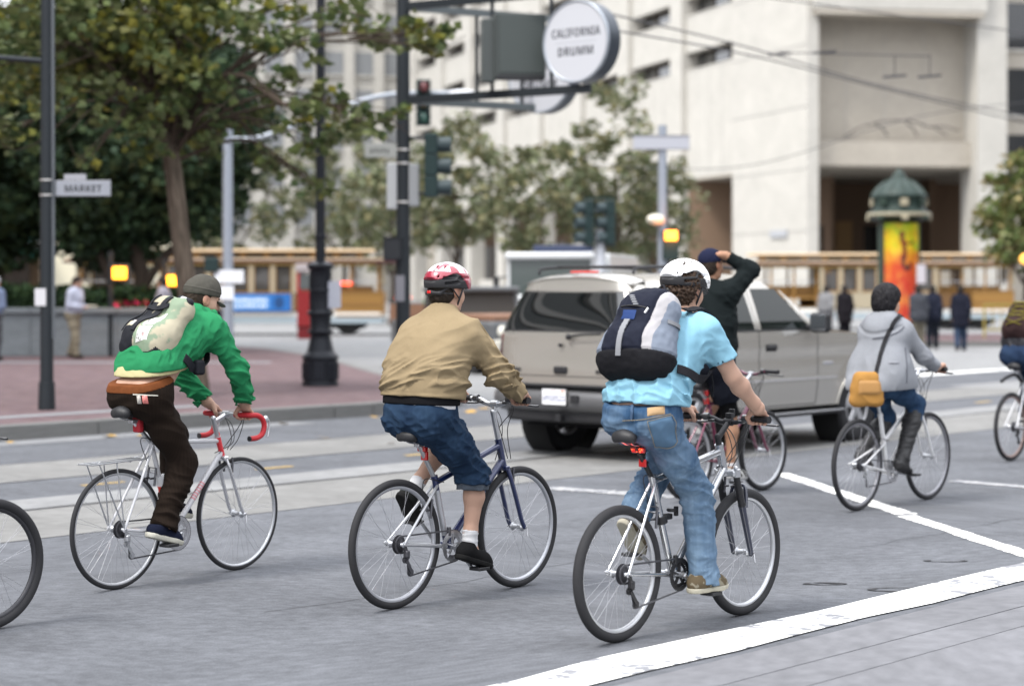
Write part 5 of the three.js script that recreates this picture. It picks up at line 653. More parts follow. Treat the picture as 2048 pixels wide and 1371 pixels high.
  const up = V(0.62, 0.785, 0.10).normalize(), bk = V(-0.785, 0.62, 0).normalize(), sd = bk.clone().cross(up).normalize(), o = V(0.345, 1.50, 0.0), at = (u, n, w) => o.clone().addScaledVector(up, u).addScaledVector(bk, n).addScaledVector(sd, w), loc = (x, y, z) => { const q = V(x, y, z).sub(o); return [q.dot(up), q.dot(bk), q.dot(sd)]; };
  const side = sd.z > 0 ? 1 : -1;
  const B = new Field(); for (const w of [-0.10, 0.10]) B.cap(at(-0.17, 0.0, w), at(0.12, 0.0, w * 0.8), 0.085, 0.075, 0.08); B.cap(at(-0.10, 0.04, -0.08), at(-0.10, 0.04, 0.08), 0.095, 0.095, 0.08).cap(at(0.16, 0.0, -0.09), at(0.16, 0.0, 0.09), 0.05, 0.05, 0.06);
  const tan = [0.56, 0.51, 0.38], mold = [0.24, 0.36, 0.25]; const colr = (x, y, z) => { const [u, n, w] = loc(x, y, z), k = side * w, t = smooth(0.05, 0.25, fbm(x * 16, y * 16, z * 16, 4) + 0.6 * smooth(0.12, 0.0, Math.abs(k - 0.06)) - 0.1); return mix3(tan, mold, t * 0.8); };
  const bg = surface((x, y, z) => { const d = B.d(x, y, z); return Math.abs(d) < 0.04 ? d - 0.004 * (ridge(x * 7, y * 7, z * 7) - 0.5) - 0.003 * noise(x * 22, y * 22, z * 22) : d; }, B.box(0.02), 0.0075, colr);
  const [gA, gB] = split(bg, 2, (x, y, z) => { const [u, n, w] = loc(x, y, z), k = side * w; return (u < -0.175 && n < 0.08) || (k < -0.055 && u > -0.05 && u < 0.13) || (k < -0.02 && u < -0.09) || u < -0.225 ? 1 : 0; });
  const blk = pbr(lin(0.013, 0.014, 0.018), 0.7), m0 = mesh('bag_body', gA, clothMat, b), m1 = mesh('base_panel', gB, blk, b), bf = (x, y, z) => B.d(x, y, z);
  const onB = (u, w) => { const k = at(u, 0.25, w * side); for (let i = 0; i < 60; i++) { const d = B.d(k.x, k.y, k.z); if (d < 0.003) break; k.addScaledVector(bk, -d * 0.8); } return k; };
  mesh('roll_closure', [tube(at(0.205, 0.02, -0.03), at(0.19, 0.02, 0.125 * side), 0.026), ball(at(0.19, 0.02, 0.125 * side), 0.026)], blk, b);
  mesh('reflective_band', tube(at(0.2, 0.02, 0.055 * side), at(0.193, 0.02, 0.10 * side), 0.0268), pbr(lin(0.6, 0.62, 0.64), 0.4), b);
  for (const w of [-0.13, -0.03]) mesh('strap', strap(bf, [onB(0.19, w + 0.03), onB(0.05, w), onB(-0.12, w - 0.01)], 0.035, 0.006, 24, 0.004), blk, b);
  mesh('strap', strap(bf, [onB(0.10, -0.15), onB(0.085, -0.06), onB(0.12, 0.05)], 0.028, 0.006, 20, 0.006), blk, b);
  const stick = (seed) => pbr(lin(0.8, 0.8, 0.8), 0.5, 0, { map: canvasMap(128, 128, (c) => { const r = rng(seed); c.fillStyle = '#e9e7e4'; c.fillRect(0, 0, 128, 128); c.strokeStyle = '#333'; for (let i = 0; i < 16; i++) { c.lineWidth = 1 + r() * 4; c.strokeStyle = r() < 0.2 ? '#b44' : ['#333', '#555', '#888'][i % 3]; c.beginPath(); c.ellipse(20 + r() * 88, 20 + r() * 88, 4 + r() * 24, 3 + r() * 16, r() * 3, 0, 2 + r() * 4.3); c.stroke(); } }), side: THREE.DoubleSide });
  const pu = sd.clone().multiplyScalar(side);
  mesh('sticker', patch(bf, at(-0.01, 0.1, 0.045 * side), pu.clone().multiplyScalar(0.10).addScaledVector(up, 0.03), up.clone().multiplyScalar(0.11).addScaledVector(pu, -0.02), bk, 8, 8, 0.004), stick(4), m0); mesh('sticker', patch(bf, at(-0.125, 0.1, 0.055 * side), pu.clone().multiplyScalar(0.10).addScaledVector(up, 0.02), up.clone().multiplyScalar(0.095).addScaledVector(pu, -0.01), bk, 8, 8, 0.007), stick(9), m0); mesh('sticker', patch(bf, at(-0.06, 0.1, -0.075 * side), pu.clone().multiplyScalar(0.05), up.clone().multiplyScalar(0.04), bk, 6, 6, 0.004), stick(15), m1);
  mesh('loose_strap', strap((x, y, z) => 1, [at(-0.02, 0.085, -0.2 * side), at(-0.08, 0.09, -0.215 * side), at(-0.15, 0.075, -0.21 * side)], 0.018, 0.003, 10), blk, b);
  const S = new Field(); put(S, L.belly, 0.03); put(S, L.ribs, 0.03); put(S, L.traps, 0.03); const sF = (x, y, z) => S.d(x, y, z); mesh('shoulder_strap', strap(sF, [[0.50, 1.62, -0.12], [0.62, 1.57, -0.10], [0.66, 1.45, 0.0], [0.60, 1.30, 0.12], [0.45, 1.26, 0.18], [0.33, 1.33, 0.19]], 0.05, 0.007, 50, 0.004), blk, b); mesh('pouch', box(0.07, 0.09, 0.05, 0.47, 1.27, 0.19, 0.018), blk, b);
}
// --- the woman in the grey coat
const j4 = { hip: [0.335, 0.985, 0], waist: [0.355, 1.15, 0], chest: [0.395, 1.32, 0], neck: [0.425, 1.475, 0], head: [0.455, 1.615, 0], yaw: 0.25, pitch: -0.05, hipW: 0.085,
  shR: [0.455, 1.385, 0.155], shL: [0.425, 1.385, -0.16], elR: [0.62, 1.19, 0.225], elL: [0.60, 1.18, -0.23], wrR: [0.80, 1.10, 0.245], wrL: [0.79, 1.10, -0.25],
  knR: [0.71, 0.80, 0.11], anR: [0.515, 0.385, 0.10], heelR: [0.42, 0.315, 0.10], toeR: [0.64, 0.235, 0.105], knL: [0.62, 0.69, -0.11], anL: [0.26, 0.43, -0.1], heelL: [0.165, 0.385, -0.1], toeL: [0.37, 0.29, -0.1] };
{
  const p = person(bike4, 'woman with short black hair in a grey hooded coat on the white city bike'), L = limbs(j4, 0.94);
  body(p, j4, L, { hair: [0.012, 0.01, 0.01], hands: [1, -1].map((s) => ({ c: [0.865, 1.078, s * 0.245], b: [0, 0, -s], r: 0.0165, w: s > 0 ? j4.wrR : j4.wrL })), arm: 0.85 });
  hairCap(p, L, { color: [0.011, 0.010, 0.012], thick: 0.024, amp: 0.008, curl: 0.003, fx: 40, fy: 13, low: -0.065, cell: 0.0038, front: 0.06 });
  const J = new Field(); put(J, L.pelvis, 0.010, 0.02); for (const s of ['R', 'L']) trouserLeg(J, L, j4, s, { t: 0.006, cuff: 0.06, past: -0.25, solid: true }); garment('jeans', p, J, { color: denim([0.02, 0.045, 0.10], [0.075, 0.15, 0.27]), fold: (x, y, z) => 0.005 * (ridge(x * 12, y * 12, z * 10) - 0.5), cell: 0.01 });
  for (const s of ['R', 'L']) { const B = new Field(), a = vec(j4['an' + s]), k = vec(j4['kn' + s]), h = vec(j4['heel' + s]), t = vec(j4['toe' + s]), d = a.clone().sub(k).normalize(); B.cap(k.clone().lerp(a, 0.08), k.clone().lerp(a, 0.35), 0.072, 0.074, 0.03).cap(k.clone().lerp(a, 0.35), a, 0.072, 0.052, 0.03).cap(a, h.clone().lerp(t, 0.15).add(V(0, 0.04, 0)), 0.05, 0.04, 0.03).cap(a, h.clone().lerp(t, 0.5).add(V(0, 0.035, 0)), 0.045, 0.04, 0.03).cap(h.clone().lerp(t, 0.2).add(V(0, 0.03, 0)), h.clone().lerp(t, 0.85).add(V(0, 0.022, 0)), 0.038, 0.033, 0.03).plane(k.clone().lerp(a, 0.1), d.clone().negate(), 0.006); garment('boot', p, B, { color: weave([0.011, 0.011, 0.012]), fold: (x, y, z) => 0.006 * (ridge(x * 10, y * 24, z * 10) - 0.5), cell: 0.008, mat: new THREE.MeshStandardMaterial({ color: lin(0.012, 0.012, 0.013), roughness: 0.55 }) }); }
  const T = new Field(); put(T, L.belly, 0.03); put(T, L.ribs, 0.028); put(T, L.traps, 0.025); T.cap([0.34, 1.10, -0.10], [0.34, 1.10, 0.10], 0.155, 0.155, 0.1).cap([0.28, 1.0, -0.10], [0.27, 0.98, 0.09], 0.135, 0.14, 0.1).cap([0.42, 0.97, -0.10], [0.44, 0.97, 0.12], 0.14, 0.14, 0.1).cap([0.16, 0.955, -0.12], [0.14, 0.94, 0.06], 0.075, 0.075, 0.08);
  T.plane([0.10, 0.925, 0], [0.06, -1, 0], 0.008); T.cap([0.36, 1.46, -0.07], [0.36, 1.46, 0.07], 0.075, 0.075, 0.05).cap([0.32, 1.40, -0.03], [0.32, 1.40, 0.03], 0.075, 0.075, 0.05).cap([0.40, 1.50, -0.07], [0.50, 1.45, -0.08], 0.035, 0.035, 0.03).cap([0.40, 1.50, 0.07], [0.50, 1.45, 0.08], 0.035, 0.035, 0.03).cap([0.42, 1.47, 0], [0.43, 1.52, 0], 0.075, 0.07, 0.03);
  const sl = []; for (const s of ['R', 'L']) { const a = vec(j4['sh' + s]), e = vec(j4['el' + s]), w = vec(j4['wr' + s]), d = w.clone().sub(e).normalize(), G = new Field(); G.cap(a, e, 0.072, 0.06, 0.05).cap(e, w, 0.06, 0.05, 0.04).plane(w.clone().addScaledVector(d, -0.01), d, 0.005); sl.push(G); }
  const ct = garment('coat', p, top(T, sl), { color: (x, y, z) => { const n = 1 + 0.10 * fbm(x * 14, y * 14, z * 14, 3) + 0.07 * noise(x * 120, y * 120, z * 120); return [0.34 * n, 0.355 * n, 0.385 * n]; }, fold: (x, y, z) => 0.008 * (ridge(x * 8 + z * 3, y * 5, z * 9) - 0.5) * smooth(1.3, 1.1, y) + 0.006 * smooth(0.5, 0.6, x) * (ridge(x * 9, y * 14, z * 9) - 0.5) - 0.012 * Math.exp(-(((y - 1.385 - 0.25 * (x - 0.3) - 0.4 * Math.abs(z) ** 1.5) / 0.012) ** 2)) * smooth(0.40, 0.33, x), cell: 0.009 });
  const dark = pbr(lin(0.10, 0.105, 0.12), 0.9), bd = V(-0.75, 0.1, 0.66), onC = (q) => { const k = vec(q).clone().addScaledVector(bd, 0.15); for (let i = 0; i < 60; i++) { const d = ct.f(k.x, k.y, k.z); if (d < 0.003) break; k.addScaledVector(bd, -Math.min(0.03, d * 0.8)); } return k; };
  mesh('pocket_flap', patch(ct.f, [0.29, 1.14, 0.13], [0.06, 0.0, 0.068], [0, -0.02, 0], bd, 6, 3, 0.008), new THREE.MeshStandardMaterial({ color: lin(0.18, 0.186, 0.205), roughness: 0.95 }), ct.m); mesh('side_seam', strap(ct.f, [onC([0.40, 1.26, 0.18]), onC([0.385, 1.12, 0.19]), onC([0.37, 0.98, 0.2])], 0.010, 0.002, 16, 0.002), dark, ct.m); mesh('hood_edge', strap(ct.f, [onC([0.25, 1.33, -0.02]), onC([0.30, 1.345, 0.06]), onC([0.38, 1.38, 0.12]), onC([0.44, 1.42, 0.14])], 0.010, 0.003, 20, 0.003), dark, ct.m);
  // shoulder bag
  const [bp, bt] = R3(bike4), b = thing('shoulder_bag', 'tan leather bag on a black strap behind the woman in grey', 'bag', bp, bt);
  const G = new Field(), gc = V(0.07, 0.945, 0.04), gw = V(0.66, 0, 0.75), gn = V(-0.75, 0.05, 0.66); for (const [dy, hw, r] of [[0.085, 0.055, 0.05], [0, 0.07, 0.062], [-0.085, 0.08, 0.055]]) G.cap(gc.clone().addScaledVector(gw, -hw).add(V(0, dy, 0)), gc.clone().addScaledVector(gw, hw).add(V(0, dy, 0)), r, r, 0.05, gn, 1.35);const tanL = (x, y, z) => { const n = 1 + 0.16 * fbm(x * 12, y * 12, z * 12, 3); return [0.52 * n, 0.27 * n, 0.075 * n]; };
  const gm = sdfMesh('bag_body', G, 0.008, clothMat, b, { color: tanL, f: (F) => (x, y, z) => F.d(x, y, z) - 0.006 * (ridge(x * 9, y * 7, z * 9) - 0.5) }); mesh('flap', patch((x, y, z) => G.d(x, y, z), [0.08, 0.955, 0.06], [0.12, 0, 0.135], [-0.005, -0.11, 0.0], bd, 10, 8, 0.012), new THREE.MeshStandardMaterial({ color: lin(0.31, 0.16, 0.045), roughness: 0.7, side: THREE.DoubleSide }), b);
  mesh('bag_strap', strap(ct.f, [[0.12, 1.04, 0.085], [0.18, 1.16, 0.085], [0.25, 1.29, 0.085], [0.33, 1.40, 0.085], [0.39, 1.465, 0.085], [0.45, 1.47, 0.085], [0.53, 1.40, 0.07]].map((q, i) => i < 5 ? onC(q) : q), 0.032, 0.005, 60, 0.005), pbr(lin(0.014, 0.014, 0.016), 0.7), b);
}
// --- the rider adjusting his cap
const j5 = { hip: [0.30, 1.12, 0], waist: [0.31, 1.32, 0], chest: [0.31, 1.55, 0], neck: [0.30, 1.755, 0], head: [0.33, 1.92, 0], yaw: 0.1, pitch: 0.08,
  shR: [0.32, 1.68, 0.185], shL: [0.31, 1.665, -0.19], elR: [0.52, 1.88, 0.265], elL: [0.44, 1.41, -0.28], wrR: [0.375, 2.0, 0.115], wrL: [0.62, 1.26, -0.22],
  knR: [0.44, 0.69, 0.11], anR: [0.455, 0.24, 0.11], heelR: [0.385, 0.155, 0.11], toeR: [0.655, 0.13, 0.12], knL: [0.64, 0.93, -0.12], anL: [0.36, 0.58, -0.1], heelL: [0.28, 0.52, -0.1], toeL: [0.51, 0.46, -0.1] };
{
  const p = person(bike5, 'rider in a black top and shorts holding his navy cap, on the magenta bike'), L = limbs(j5, 1.02);
  body(p, j5, L, { skin: [0.44, 0.24, 0.15], hair: [0.02, 0.014, 0.01], hands: [{ c: [0.335, 2.0, 0.04], b: [0.7, 0, 0.7], r: 0.018, w: j5.wrR, f: [-0.4, 0.2, -0.8], k: 140 }], fist: false, cell: 0.0095 });
  hairCap(p, L, { color: [0.03, 0.02, 0.014], thick: 0.008, amp: 0.003, low: -0.075 });
  { const F = new Field(); F.ell([-0.012, 0.045, 0], [0.116, 0.098, 0.092], 0.02).plane([0, 0.03, 0], [0.05, -1, 0], 0.006).cutEll([-0.01, 0.02, 0], [0.104, 0.1, 0.082], 0.004); const g = surface((x, y, z) => F.d(x, y, z) + 0.0015 * noise(x * 30, y * 30, z * 30), F.box(0.01), 0.005, weave([0.018, 0.022, 0.055], 0.1, 2)); g.applyMatrix4(L.hd.m); const c = mesh('cap', g, clothMat, p); const P = new Field(); P.ell([0.13, 0.032, 0], [0.07, 0.05, 0.072], 0.01).plane([0, 0.06, 0], [0.25, 1, 0], 0.004).plane([0, 0.052, 0], [-0.25, -1, 0], 0.004).plane([0.085, 0, 0], [-1, 0, 0], 0.01); const q = surface((x, y, z) => P.d(x, y, z), P.box(0.01), 0.004, weave([0.018, 0.022, 0.055])); q.applyMatrix4(L.hd.m); mesh('peak', q, clothMat, c); }
  const T = new Field(); put(T, L.belly, 0.034); put(T, L.ribs, 0.032); put(T, L.traps, 0.022); T.cap([0.31, 1.23, -0.085], [0.31, 1.23, 0.085], 0.145, 0.145, 0.09).cap([0.30, 1.44, -0.10], [0.30, 1.44, 0.10], 0.14, 0.14, 0.09).cap([0.30, 1.73, 0], [0.31, 1.80, 0], 0.08, 0.075, 0.03).plane([0.31, 1.805, 0], [0.1, 1, 0]).plane([0.1, 1.17, 0], [0, -1, 0], 0.012);
  const sl = []; for (const s of ['R', 'L']) { const a = vec(j5['sh' + s]), e = vec(j5['el' + s]), w = vec(j5['wr' + s]), d = w.clone().sub(e).normalize(), G = new Field(); G.cap(a, e, 0.09, 0.068, 0.06).cap(e, w.clone().addScaledVector(d, -0.02), 0.068, 0.05, 0.03).plane(w.clone().addScaledVector(d, -0.025), d, 0.005); sl.push(G); }
  garment('sweater', p, top(T, sl), { color: weave([0.012, 0.017, 0.018], 0.12), fold: (x, y, z) => 0.010 * (ridge(x * 6, y * 8 + z * 8, z * 6) - 0.5) + 0.006 * smooth(0.16, 0.2, z) * (ridge(x * 14, y * 14, z * 10) - 0.5) - 0.008 * Math.exp(-(((y - 1.205) / 0.012) ** 2)), cell: 0.0095 });
  mesh('red_hem', [(() => { const g = new THREE.TorusGeometry(0.125, 0.012, 8, 40); g.rotateX(PI / 2); g.scale(1.0, 1, 1.42); g.translate(0.31, 1.165, 0); return g; })()], pbr(lin(0.45, 0.02, 0.03), 0.8), p);
  const J = new Field(), K = new Field(); put(J, L.pelvis, 0.024, 0.02); put(J, L.belly, 0.012); J.plane([0.1, 1.20, 0], [0, 1, 0]); for (const s of ['R', 'L']) { const Lk = vec(j5['kn' + s]).distanceTo(vec(j5['an' + s])), D = vec(j5['kn' + s]).clone().sub(L['th' + s][0][0]).normalize(), k = vec(j5['kn' + s]), G = new Field(); put(G, L['th' + s], 0.038); G.plane(k.clone().addScaledVector(D, -0.11), D, 0.006); J.sub(G, 0.06); const Q = new Field(); put(Q, L['th' + s], 0.012); Q.cap(k, k.clone().addScaledVector(D, 0.05), 0.07, 0.066).plane(k.clone().addScaledVector(D, 0.02), D, 0.004).plane(k.clone().addScaledVector(D, -0.16), D.clone().negate()); K.sub(Q, 0.01); }
  garment('shorts', p, J, { color: weave([0.012, 0.014, 0.022], 0.1), fold: (x, y, z) => 0.008 * (ridge(x * 9, y * 5, z * 9) - 0.5), cell: 0.01 }); garment('leggings', p, K, { color: weave([0.008, 0.008, 0.009]), cell: 0.01 });
  for (const s of ['R', 'L']) { const S = new Field(), a = vec(j5['an' + s]), k = vec(j5['kn' + s]), d = a.clone().sub(k).normalize(); S.cap(a.clone().addScaledVector(d, -0.045), a.clone().addScaledVector(d, 0.03), 0.043, 0.04, 0.02).plane(a.clone().addScaledVector(d, -0.045), d.clone().negate()); garment('sock', p, S, { color: weave([0.75, 0.75, 0.77]), cell: 0.008 }); shoe(p, j5, s, { color: (x, y, z) => Math.sin(x * 110 + y * 60) > 0.2 ? [0.62, 0.62, 0.6] : [0.02, 0.02, 0.02], soleC: [0.5, 0.5, 0.5] }); }
}
// --- the rider cut off by the edge of the photo
const j6 = { hip: [0.21, 1.04, 0], waist: [0.29, 1.22, 0], chest: [0.40, 1.40, 0], neck: [0.50, 1.55, 0], head: [0.57, 1.69, 0], yaw: 0.1, pitch: -0.1, shR: [0.48, 1.47, 0.175], shL: [0.48, 1.47, -0.175], elR: [0.64, 1.25, 0.25], elL: [0.64, 1.25, -0.25], wrR: [0.81, 1.09, 0.25], wrL: [0.81, 1.09, -0.25],
  knR: [0.50, 0.72, 0.11], anR: [0.26, 0.32, 0.11], heelR: [0.16, 0.27, 0.11], toeR: [0.39, 0.17, 0.12], knL: [0.61, 0.88, -0.11], anL: [0.53, 0.47, -0.1], heelL: [0.45, 0.41, -0.1], toeL: [0.70, 0.375, -0.1] };
{
  const p = person(bike6, 'rider in a dark leather jacket with an orange collar at the edge of the photo'), L = limbs(j6, 0.98);
  body(p, j6, L, { hair: [0.02, 0.012, 0.01], hands: [1, -1].map((s) => ({ c: [0.86, 1.03, s * 0.24], b: [0, 0, -s], r: 0.0165, w: s > 0 ? j6.wrR : j6.wrL })), cell: 0.012 });
  hairCap(p, L, { color: [0.018, 0.011, 0.008], thick: 0.022, amp: 0.008, low: -0.14, front: 0.05 });
  const J = new Field(); put(J, L.pelvis, 0.014, 0.02); put(J, L.belly, 0.004); J.plane([0, 1.16, 0], [0, 1, 0]); for (const s of ['R', 'L']) trouserLeg(J, L, j6, s, { t: 0.014, cuff: 0.07, past: 0.03 }); garment('jeans', p, J, { color: denim([0.016, 0.03, 0.07], [0.05, 0.09, 0.17]), fold: (x, y, z) => 0.008 * (ridge(x * 7, y * 12, z * 7) - 0.5), cell: 0.0115 });
  const sl = [], T = new Field(); put(T, L.belly, 0.02); put(T, L.ribs, 0.025); put(T, L.traps, 0.018); T.cap([0.24, 1.18, -0.07], [0.24, 1.18, 0.07], 0.13, 0.13, 0.08).plane([0.1, 1.12, 0], [0, -1, 0]); for (const s of ['R', 'L']) { const a = vec(j6['sh' + s]), e = vec(j6['el' + s]), w = vec(j6['wr' + s]), G = new Field(); G.cap(a, e, 0.078, 0.062, 0.05).cap(e, w, 0.062, 0.05, 0.04).plane(w, w.clone().sub(e)); sl.push(G); } garment('jacket', p, top(T, sl), { mat: pbr(lin(0.014, 0.014, 0.018), 0.45), fold: (x, y, z) => 0.010 * (ridge(x * 8, y * 12 + x * 6, z * 8) - 0.5), cell: 0.0115 });
  const C = new Field(); C.cap([0.49, 1.52, -0.05], [0.49, 1.52, 0.05], 0.075, 0.075, 0.04).cap([0.50, 1.55, 0], [0.53, 1.60, 0], 0.075, 0.068, 0.03).plane([0.52, 1.585, 0], [0.3, 1, 0]); garment('scarf', p, C, { color: weave([0.62, 0.22, 0.10]), cell: 0.011, fold: (x, y, z) => 0.006 * (ridge(x * 8, y * 20, z * 8) - 0.5) });
  for (const s of ['R', 'L']) shoe(p, j6, s, { color: weave([0.02, 0.016, 0.013]), soleC: [0.05, 0.04, 0.035] });
  const [bp, bt] = R3(bike6), b = thing('backpack', 'black backpack with yellow cords on the rider in the leather jacket', 'backpack', bp, bt), up = V(0.45, 0.89, 0).normalize(), bk = V(-0.89, 0.45, 0).normalize(), o = V(0.245, 1.40, 0), at = (u, n, w) => o.clone().addScaledVector(up, u).addScaledVector(bk, n).add(V(0, 0, w));
  const B = new Field(); for (const w of [-0.085, 0.085]) B.cap(at(-0.14, 0.0, w), at(0.12, 0, w * 0.75), 0.10, 0.085, 0.1); B.cap(at(-0.08, 0.07, -0.05), at(-0.08, 0.07, 0.05), 0.085, 0.085, 0.08); const bf = (x, y, z) => B.d(x, y, z); sdfMesh('bag_body', B, 0.01, pbr(lin(0.03, 0.016, 0.016), 0.8), b, { f: (F) => (x, y, z) => F.d(x, y, z) - 0.006 * (ridge(x * 7, y * 9, z * 7) - 0.5) });
  const onB = (u, w) => { const k = at(u, 0.3, w); for (let i = 0; i < 60; i++) { const d = B.d(k.x, k.y, k.z); if (d < 0.004) break; k.addScaledVector(bk, -d * 0.8); } return k; }; const cord = pbr(lin(0.12, 0.10, 0.015), 0.7);
  for (const s of [-1, 1]) mesh('cord', strap(bf, [onB(0.13, s * 0.08), onB(0.07, -s * 0.09), onB(0.01, s * 0.1), onB(-0.05, -s * 0.1), onB(-0.12, s * 0.08)], 0.009, 0.007, 50, 0.006), cord, b); mesh('trim', strap(bf, [onB(0.16, -0.1), onB(0.155, 0), onB(0.16, 0.1)], 0.02, 0.006, 16, 0.004), cord, b);
}

// ---------- the silver sport utility vehicle ----------
{
  const t = thing('suv', 'silver sport utility vehicle with dark wraparound rear glass and a roof rack', 'car', [0.47, 0, -20.05], R(48.6));
  const paint = coat(lin(0.50, 0.475, 0.43), 0.25, 0.7), glass = new THREE.MeshPhysicalMaterial({ color: lin(0.004, 0.005, 0.005), roughness: 0.02, ior: 1.85 }), sideGlass = new THREE.MeshPhysicalMaterial({ color: lin(0.006, 0.009, 0.008), roughness: 0.03, ior: 1.42 }), trim = pbr(lin(0.02, 0.02, 0.022), 0.55), dark = pbr(lin(0.008, 0.008, 0.009), 0.9), chrome = M.chrome;
  const XA = [1.0, 4.1], R0 = 0.385, xr = (y) => 0.05 + 0.03 * smooth(0.75, 1.3, y) + 0.20 * (0.55 * clamp((y - 1.27) / 0.53) + 0.45 * smooth(1.20, 1.90, y) ** 1.2);
  const W = (x, y) => { let w = 0.985 - 0.035 * smooth(0.75, 0.42, y) - 0.012 * smooth(1.1, 1.28, y); if (y > 1.26) w -= 0.25 * ((y - 1.26) / 0.58) ** 1.15; w -= 0.12 * smooth(4.3, 5.15, x) ** 1.5; w -= 0.03 * smooth(0.9, 0.1, x); for (const a of XA) { const d = Math.hypot(x - a, y - R0); w += 0.022 * smooth(0.62, 0.47, d); } w -= 0.006 * Math.exp(-(((y - 0.98) / 0.05) ** 2)); return w; };
  const yE = (x) => x < 2.45 ? 1.795 - 0.05 * smooth(0.5, 0.2, x) : x < 3.3 ? lerp(1.795, 1.245, smooth(2.35, 3.36, x) * 0.55 + 0.45 * clamp((x - 2.45) / 0.85)) : 1.245 - 0.06 * clamp((x - 3.3) / 1.2) - 0.22 * smooth(4.3, 5.2, x);
  const sill = (x) => { let s = 0.44; for (const a of XA) { const d = Math.abs(x - a); if (d < 0.47) s = Math.max(s, R0 + Math.sqrt(0.47 ** 2 - d * d)); } return s; };
  const grid = (nu, nv, f, flip) => { const P = [], I = [], UV = []; for (let j = 0; j <= nv; j++) for (let i = 0; i <= nu; i++) { P.push(...f(i / nu, j / nv)); UV.push(i / nu, j / nv); } for (let j = 0; j < nv; j++) for (let i = 0; i < nu; i++) { const a = j * (nu + 1) + i, b = a + nu + 1; flip ? I.push(a, b, a + 1, a + 1, b, b + 1) : I.push(a, a + 1, b, a + 1, b + 1, b); } const g = new THREE.BufferGeometry(); g.setAttribute('position', new THREE.Float32BufferAttribute(P, 3)); g.setAttribute('uv', new THREE.Float32BufferAttribute(UV, 2)); g.setIndex(I); g.computeVertexNormals(); return g; };
  const corner = (v) => 0.19 * (1 - Math.pow(Math.max(0, 1 - Math.abs(v) ** 8), 0.5)), rearX = (y, v) => xr(y) + corner(v) + 0.012 * v * v;
  const X0 = 0.22 + 0.05, xs = []; for (let i = 0; i <= 150; i++) xs.push(i / 150); const L0 = 5.12;
  for (const s of [-1, 1]) {
    const side = grid(170, 22, (u, v) => { const xx0 = u * L0, yy = (x) => lerp(sill(x), yE(x), v); let x = xx0; const y0 = yy(Math.max(0.3, x)); const st = rearX(y0, 1); x = lerp(st, L0, u); const y = yy(x); return [x, y, s * W(x, y)]; }, s > 0);
    mesh('body_side', side, paint, t);
    // wheel well lips and liners
    for (const a of XA) mesh('wheel_well', [a].map((a) => { const g = new THREE.CylinderGeometry(0.468, 0.468, 0.34, 40, 1, true, -PI / 2, PI); g.rotateX(PI / 2); g.translate(a, R0, s * 0.80); return g; }), new THREE.MeshStandardMaterial({ color: lin(0.01, 0.01, 0.01), roughness: 1, side: THREE.DoubleSide }), t);
  }
  mesh('roof_and_hood', grid(120, 20, (u, v) => { const x = lerp(0.27, L0, u), k = v * 2 - 1, y = yE(x), cr = x < 2.6 ? 0.085 : lerp(0.085, 0.05, smooth(2.6, 3.4, x)); return [x - 0.0, y + cr * (1 - Math.abs(k) ** 2.6) , k * W(x, y)]; }, true), paint, t);
  mesh('tailgate', grid(40, 30, (u, v) => { const k = u * 2 - 1, y = lerp(0.74, yE(0.27), v); return [rearX(y, k), y + (v > 0.9 ? 0.085 * (1 - Math.abs(k) ** 2.6) * smooth(0.9, 1, v) : 0), k * W(0.3, y)]; }, true), paint, t);
  mesh('front_end', grid(20, 12, (u, v) => { const k = u * 2 - 1, y = lerp(0.44, yE(L0), v); return [L0 + 0.06 * (1 - k * k), y + (v > 0.8 ? 0.05 * (1 - k * k) * smooth(0.8, 1, v) : 0), k * W(L0, y)]; }), paint, t);
  mesh('underbody', [box(4.9, 0.30, 1.55, 2.6, 0.52, 0), box(0.25, 0.16, 1.2, 0.35, 0.40, 0)], dark, t);
  // glass, following the body
  const sp = (x, y, s, o = 0.004) => [x, y, s * (W(x, y) + o)];
  const sidePane = (poly, s, name) => { const [xa, xb, xc, xd, ya, yb] = poly; mesh(name, grid(14, 12, (u, v) => { const y = lerp(ya, yb, v), x = lerp(lerp(xa, xd, v), lerp(xb, xc, v), u); return sp(x, y, s, 0.004); }, s > 0), sideGlass, t); };
  for (const s of [-1, 1]) { sidePane([2.16, 3.10, 2.66, 2.20, 1.285, 1.715], s, 'front_door_window'); sidePane([1.30, 2.04, 2.06, 1.34, 1.285, 1.715], s, 'rear_door_window'); sidePane([0.36, 1.18, 1.20, 0.42, 1.285, 1.715], s, 'quarter_window'); sidePane([3.14, 3.28, 2.74, 2.72, 1.27, 1.70], s, 'pillar_gap'); }
  t.children.filter((m) => m.name === 'pillar_gap').forEach((m) => { m.name = 'pillar_cover'; m.material = paint; });
  const rear = (u0, u1, y0, y1, name, mat, o = 0.006, nu = 40) => mesh(name, grid(nu, 14, (u, v) => { const k = lerp(u0, u1, u), y = lerp(y0, y1, v); return [rearX(y, k) - o, y, k * (W(0.3, y) + o * 0.6)]; }, true), mat, t);
  rear(-0.985, 0.985, 1.30, 1.68, 'rear_window', glass);
  mesh('windscreen', grid(20, 12, (u, v) => { const k = u * 2 - 1, x = lerp(2.58, 3.30, 1 - v), y = yE(x); return [x + 0.02, y + 0.085 * (1 - Math.abs(k) ** 2.6) + 0.006, k * (W(x, y) - 0.04)]; }), glass, t);
  rear(-0.98, 0.98, 1.285, 1.30, 'window_trim', trim, 0.009); rear(-0.97, 0.97, 1.684, 1.694, 'window_trim', trim, 0.006);
  rear(-0.93, 0.93, 0.835, 0.842, 'tailgate_seam', trim, 0.003);
  for (const s of [-1, 1]) rear(s * 0.93, s * 0.942, 0.84, 1.29, 'tailgate_seam', trim, 0.003, 2);
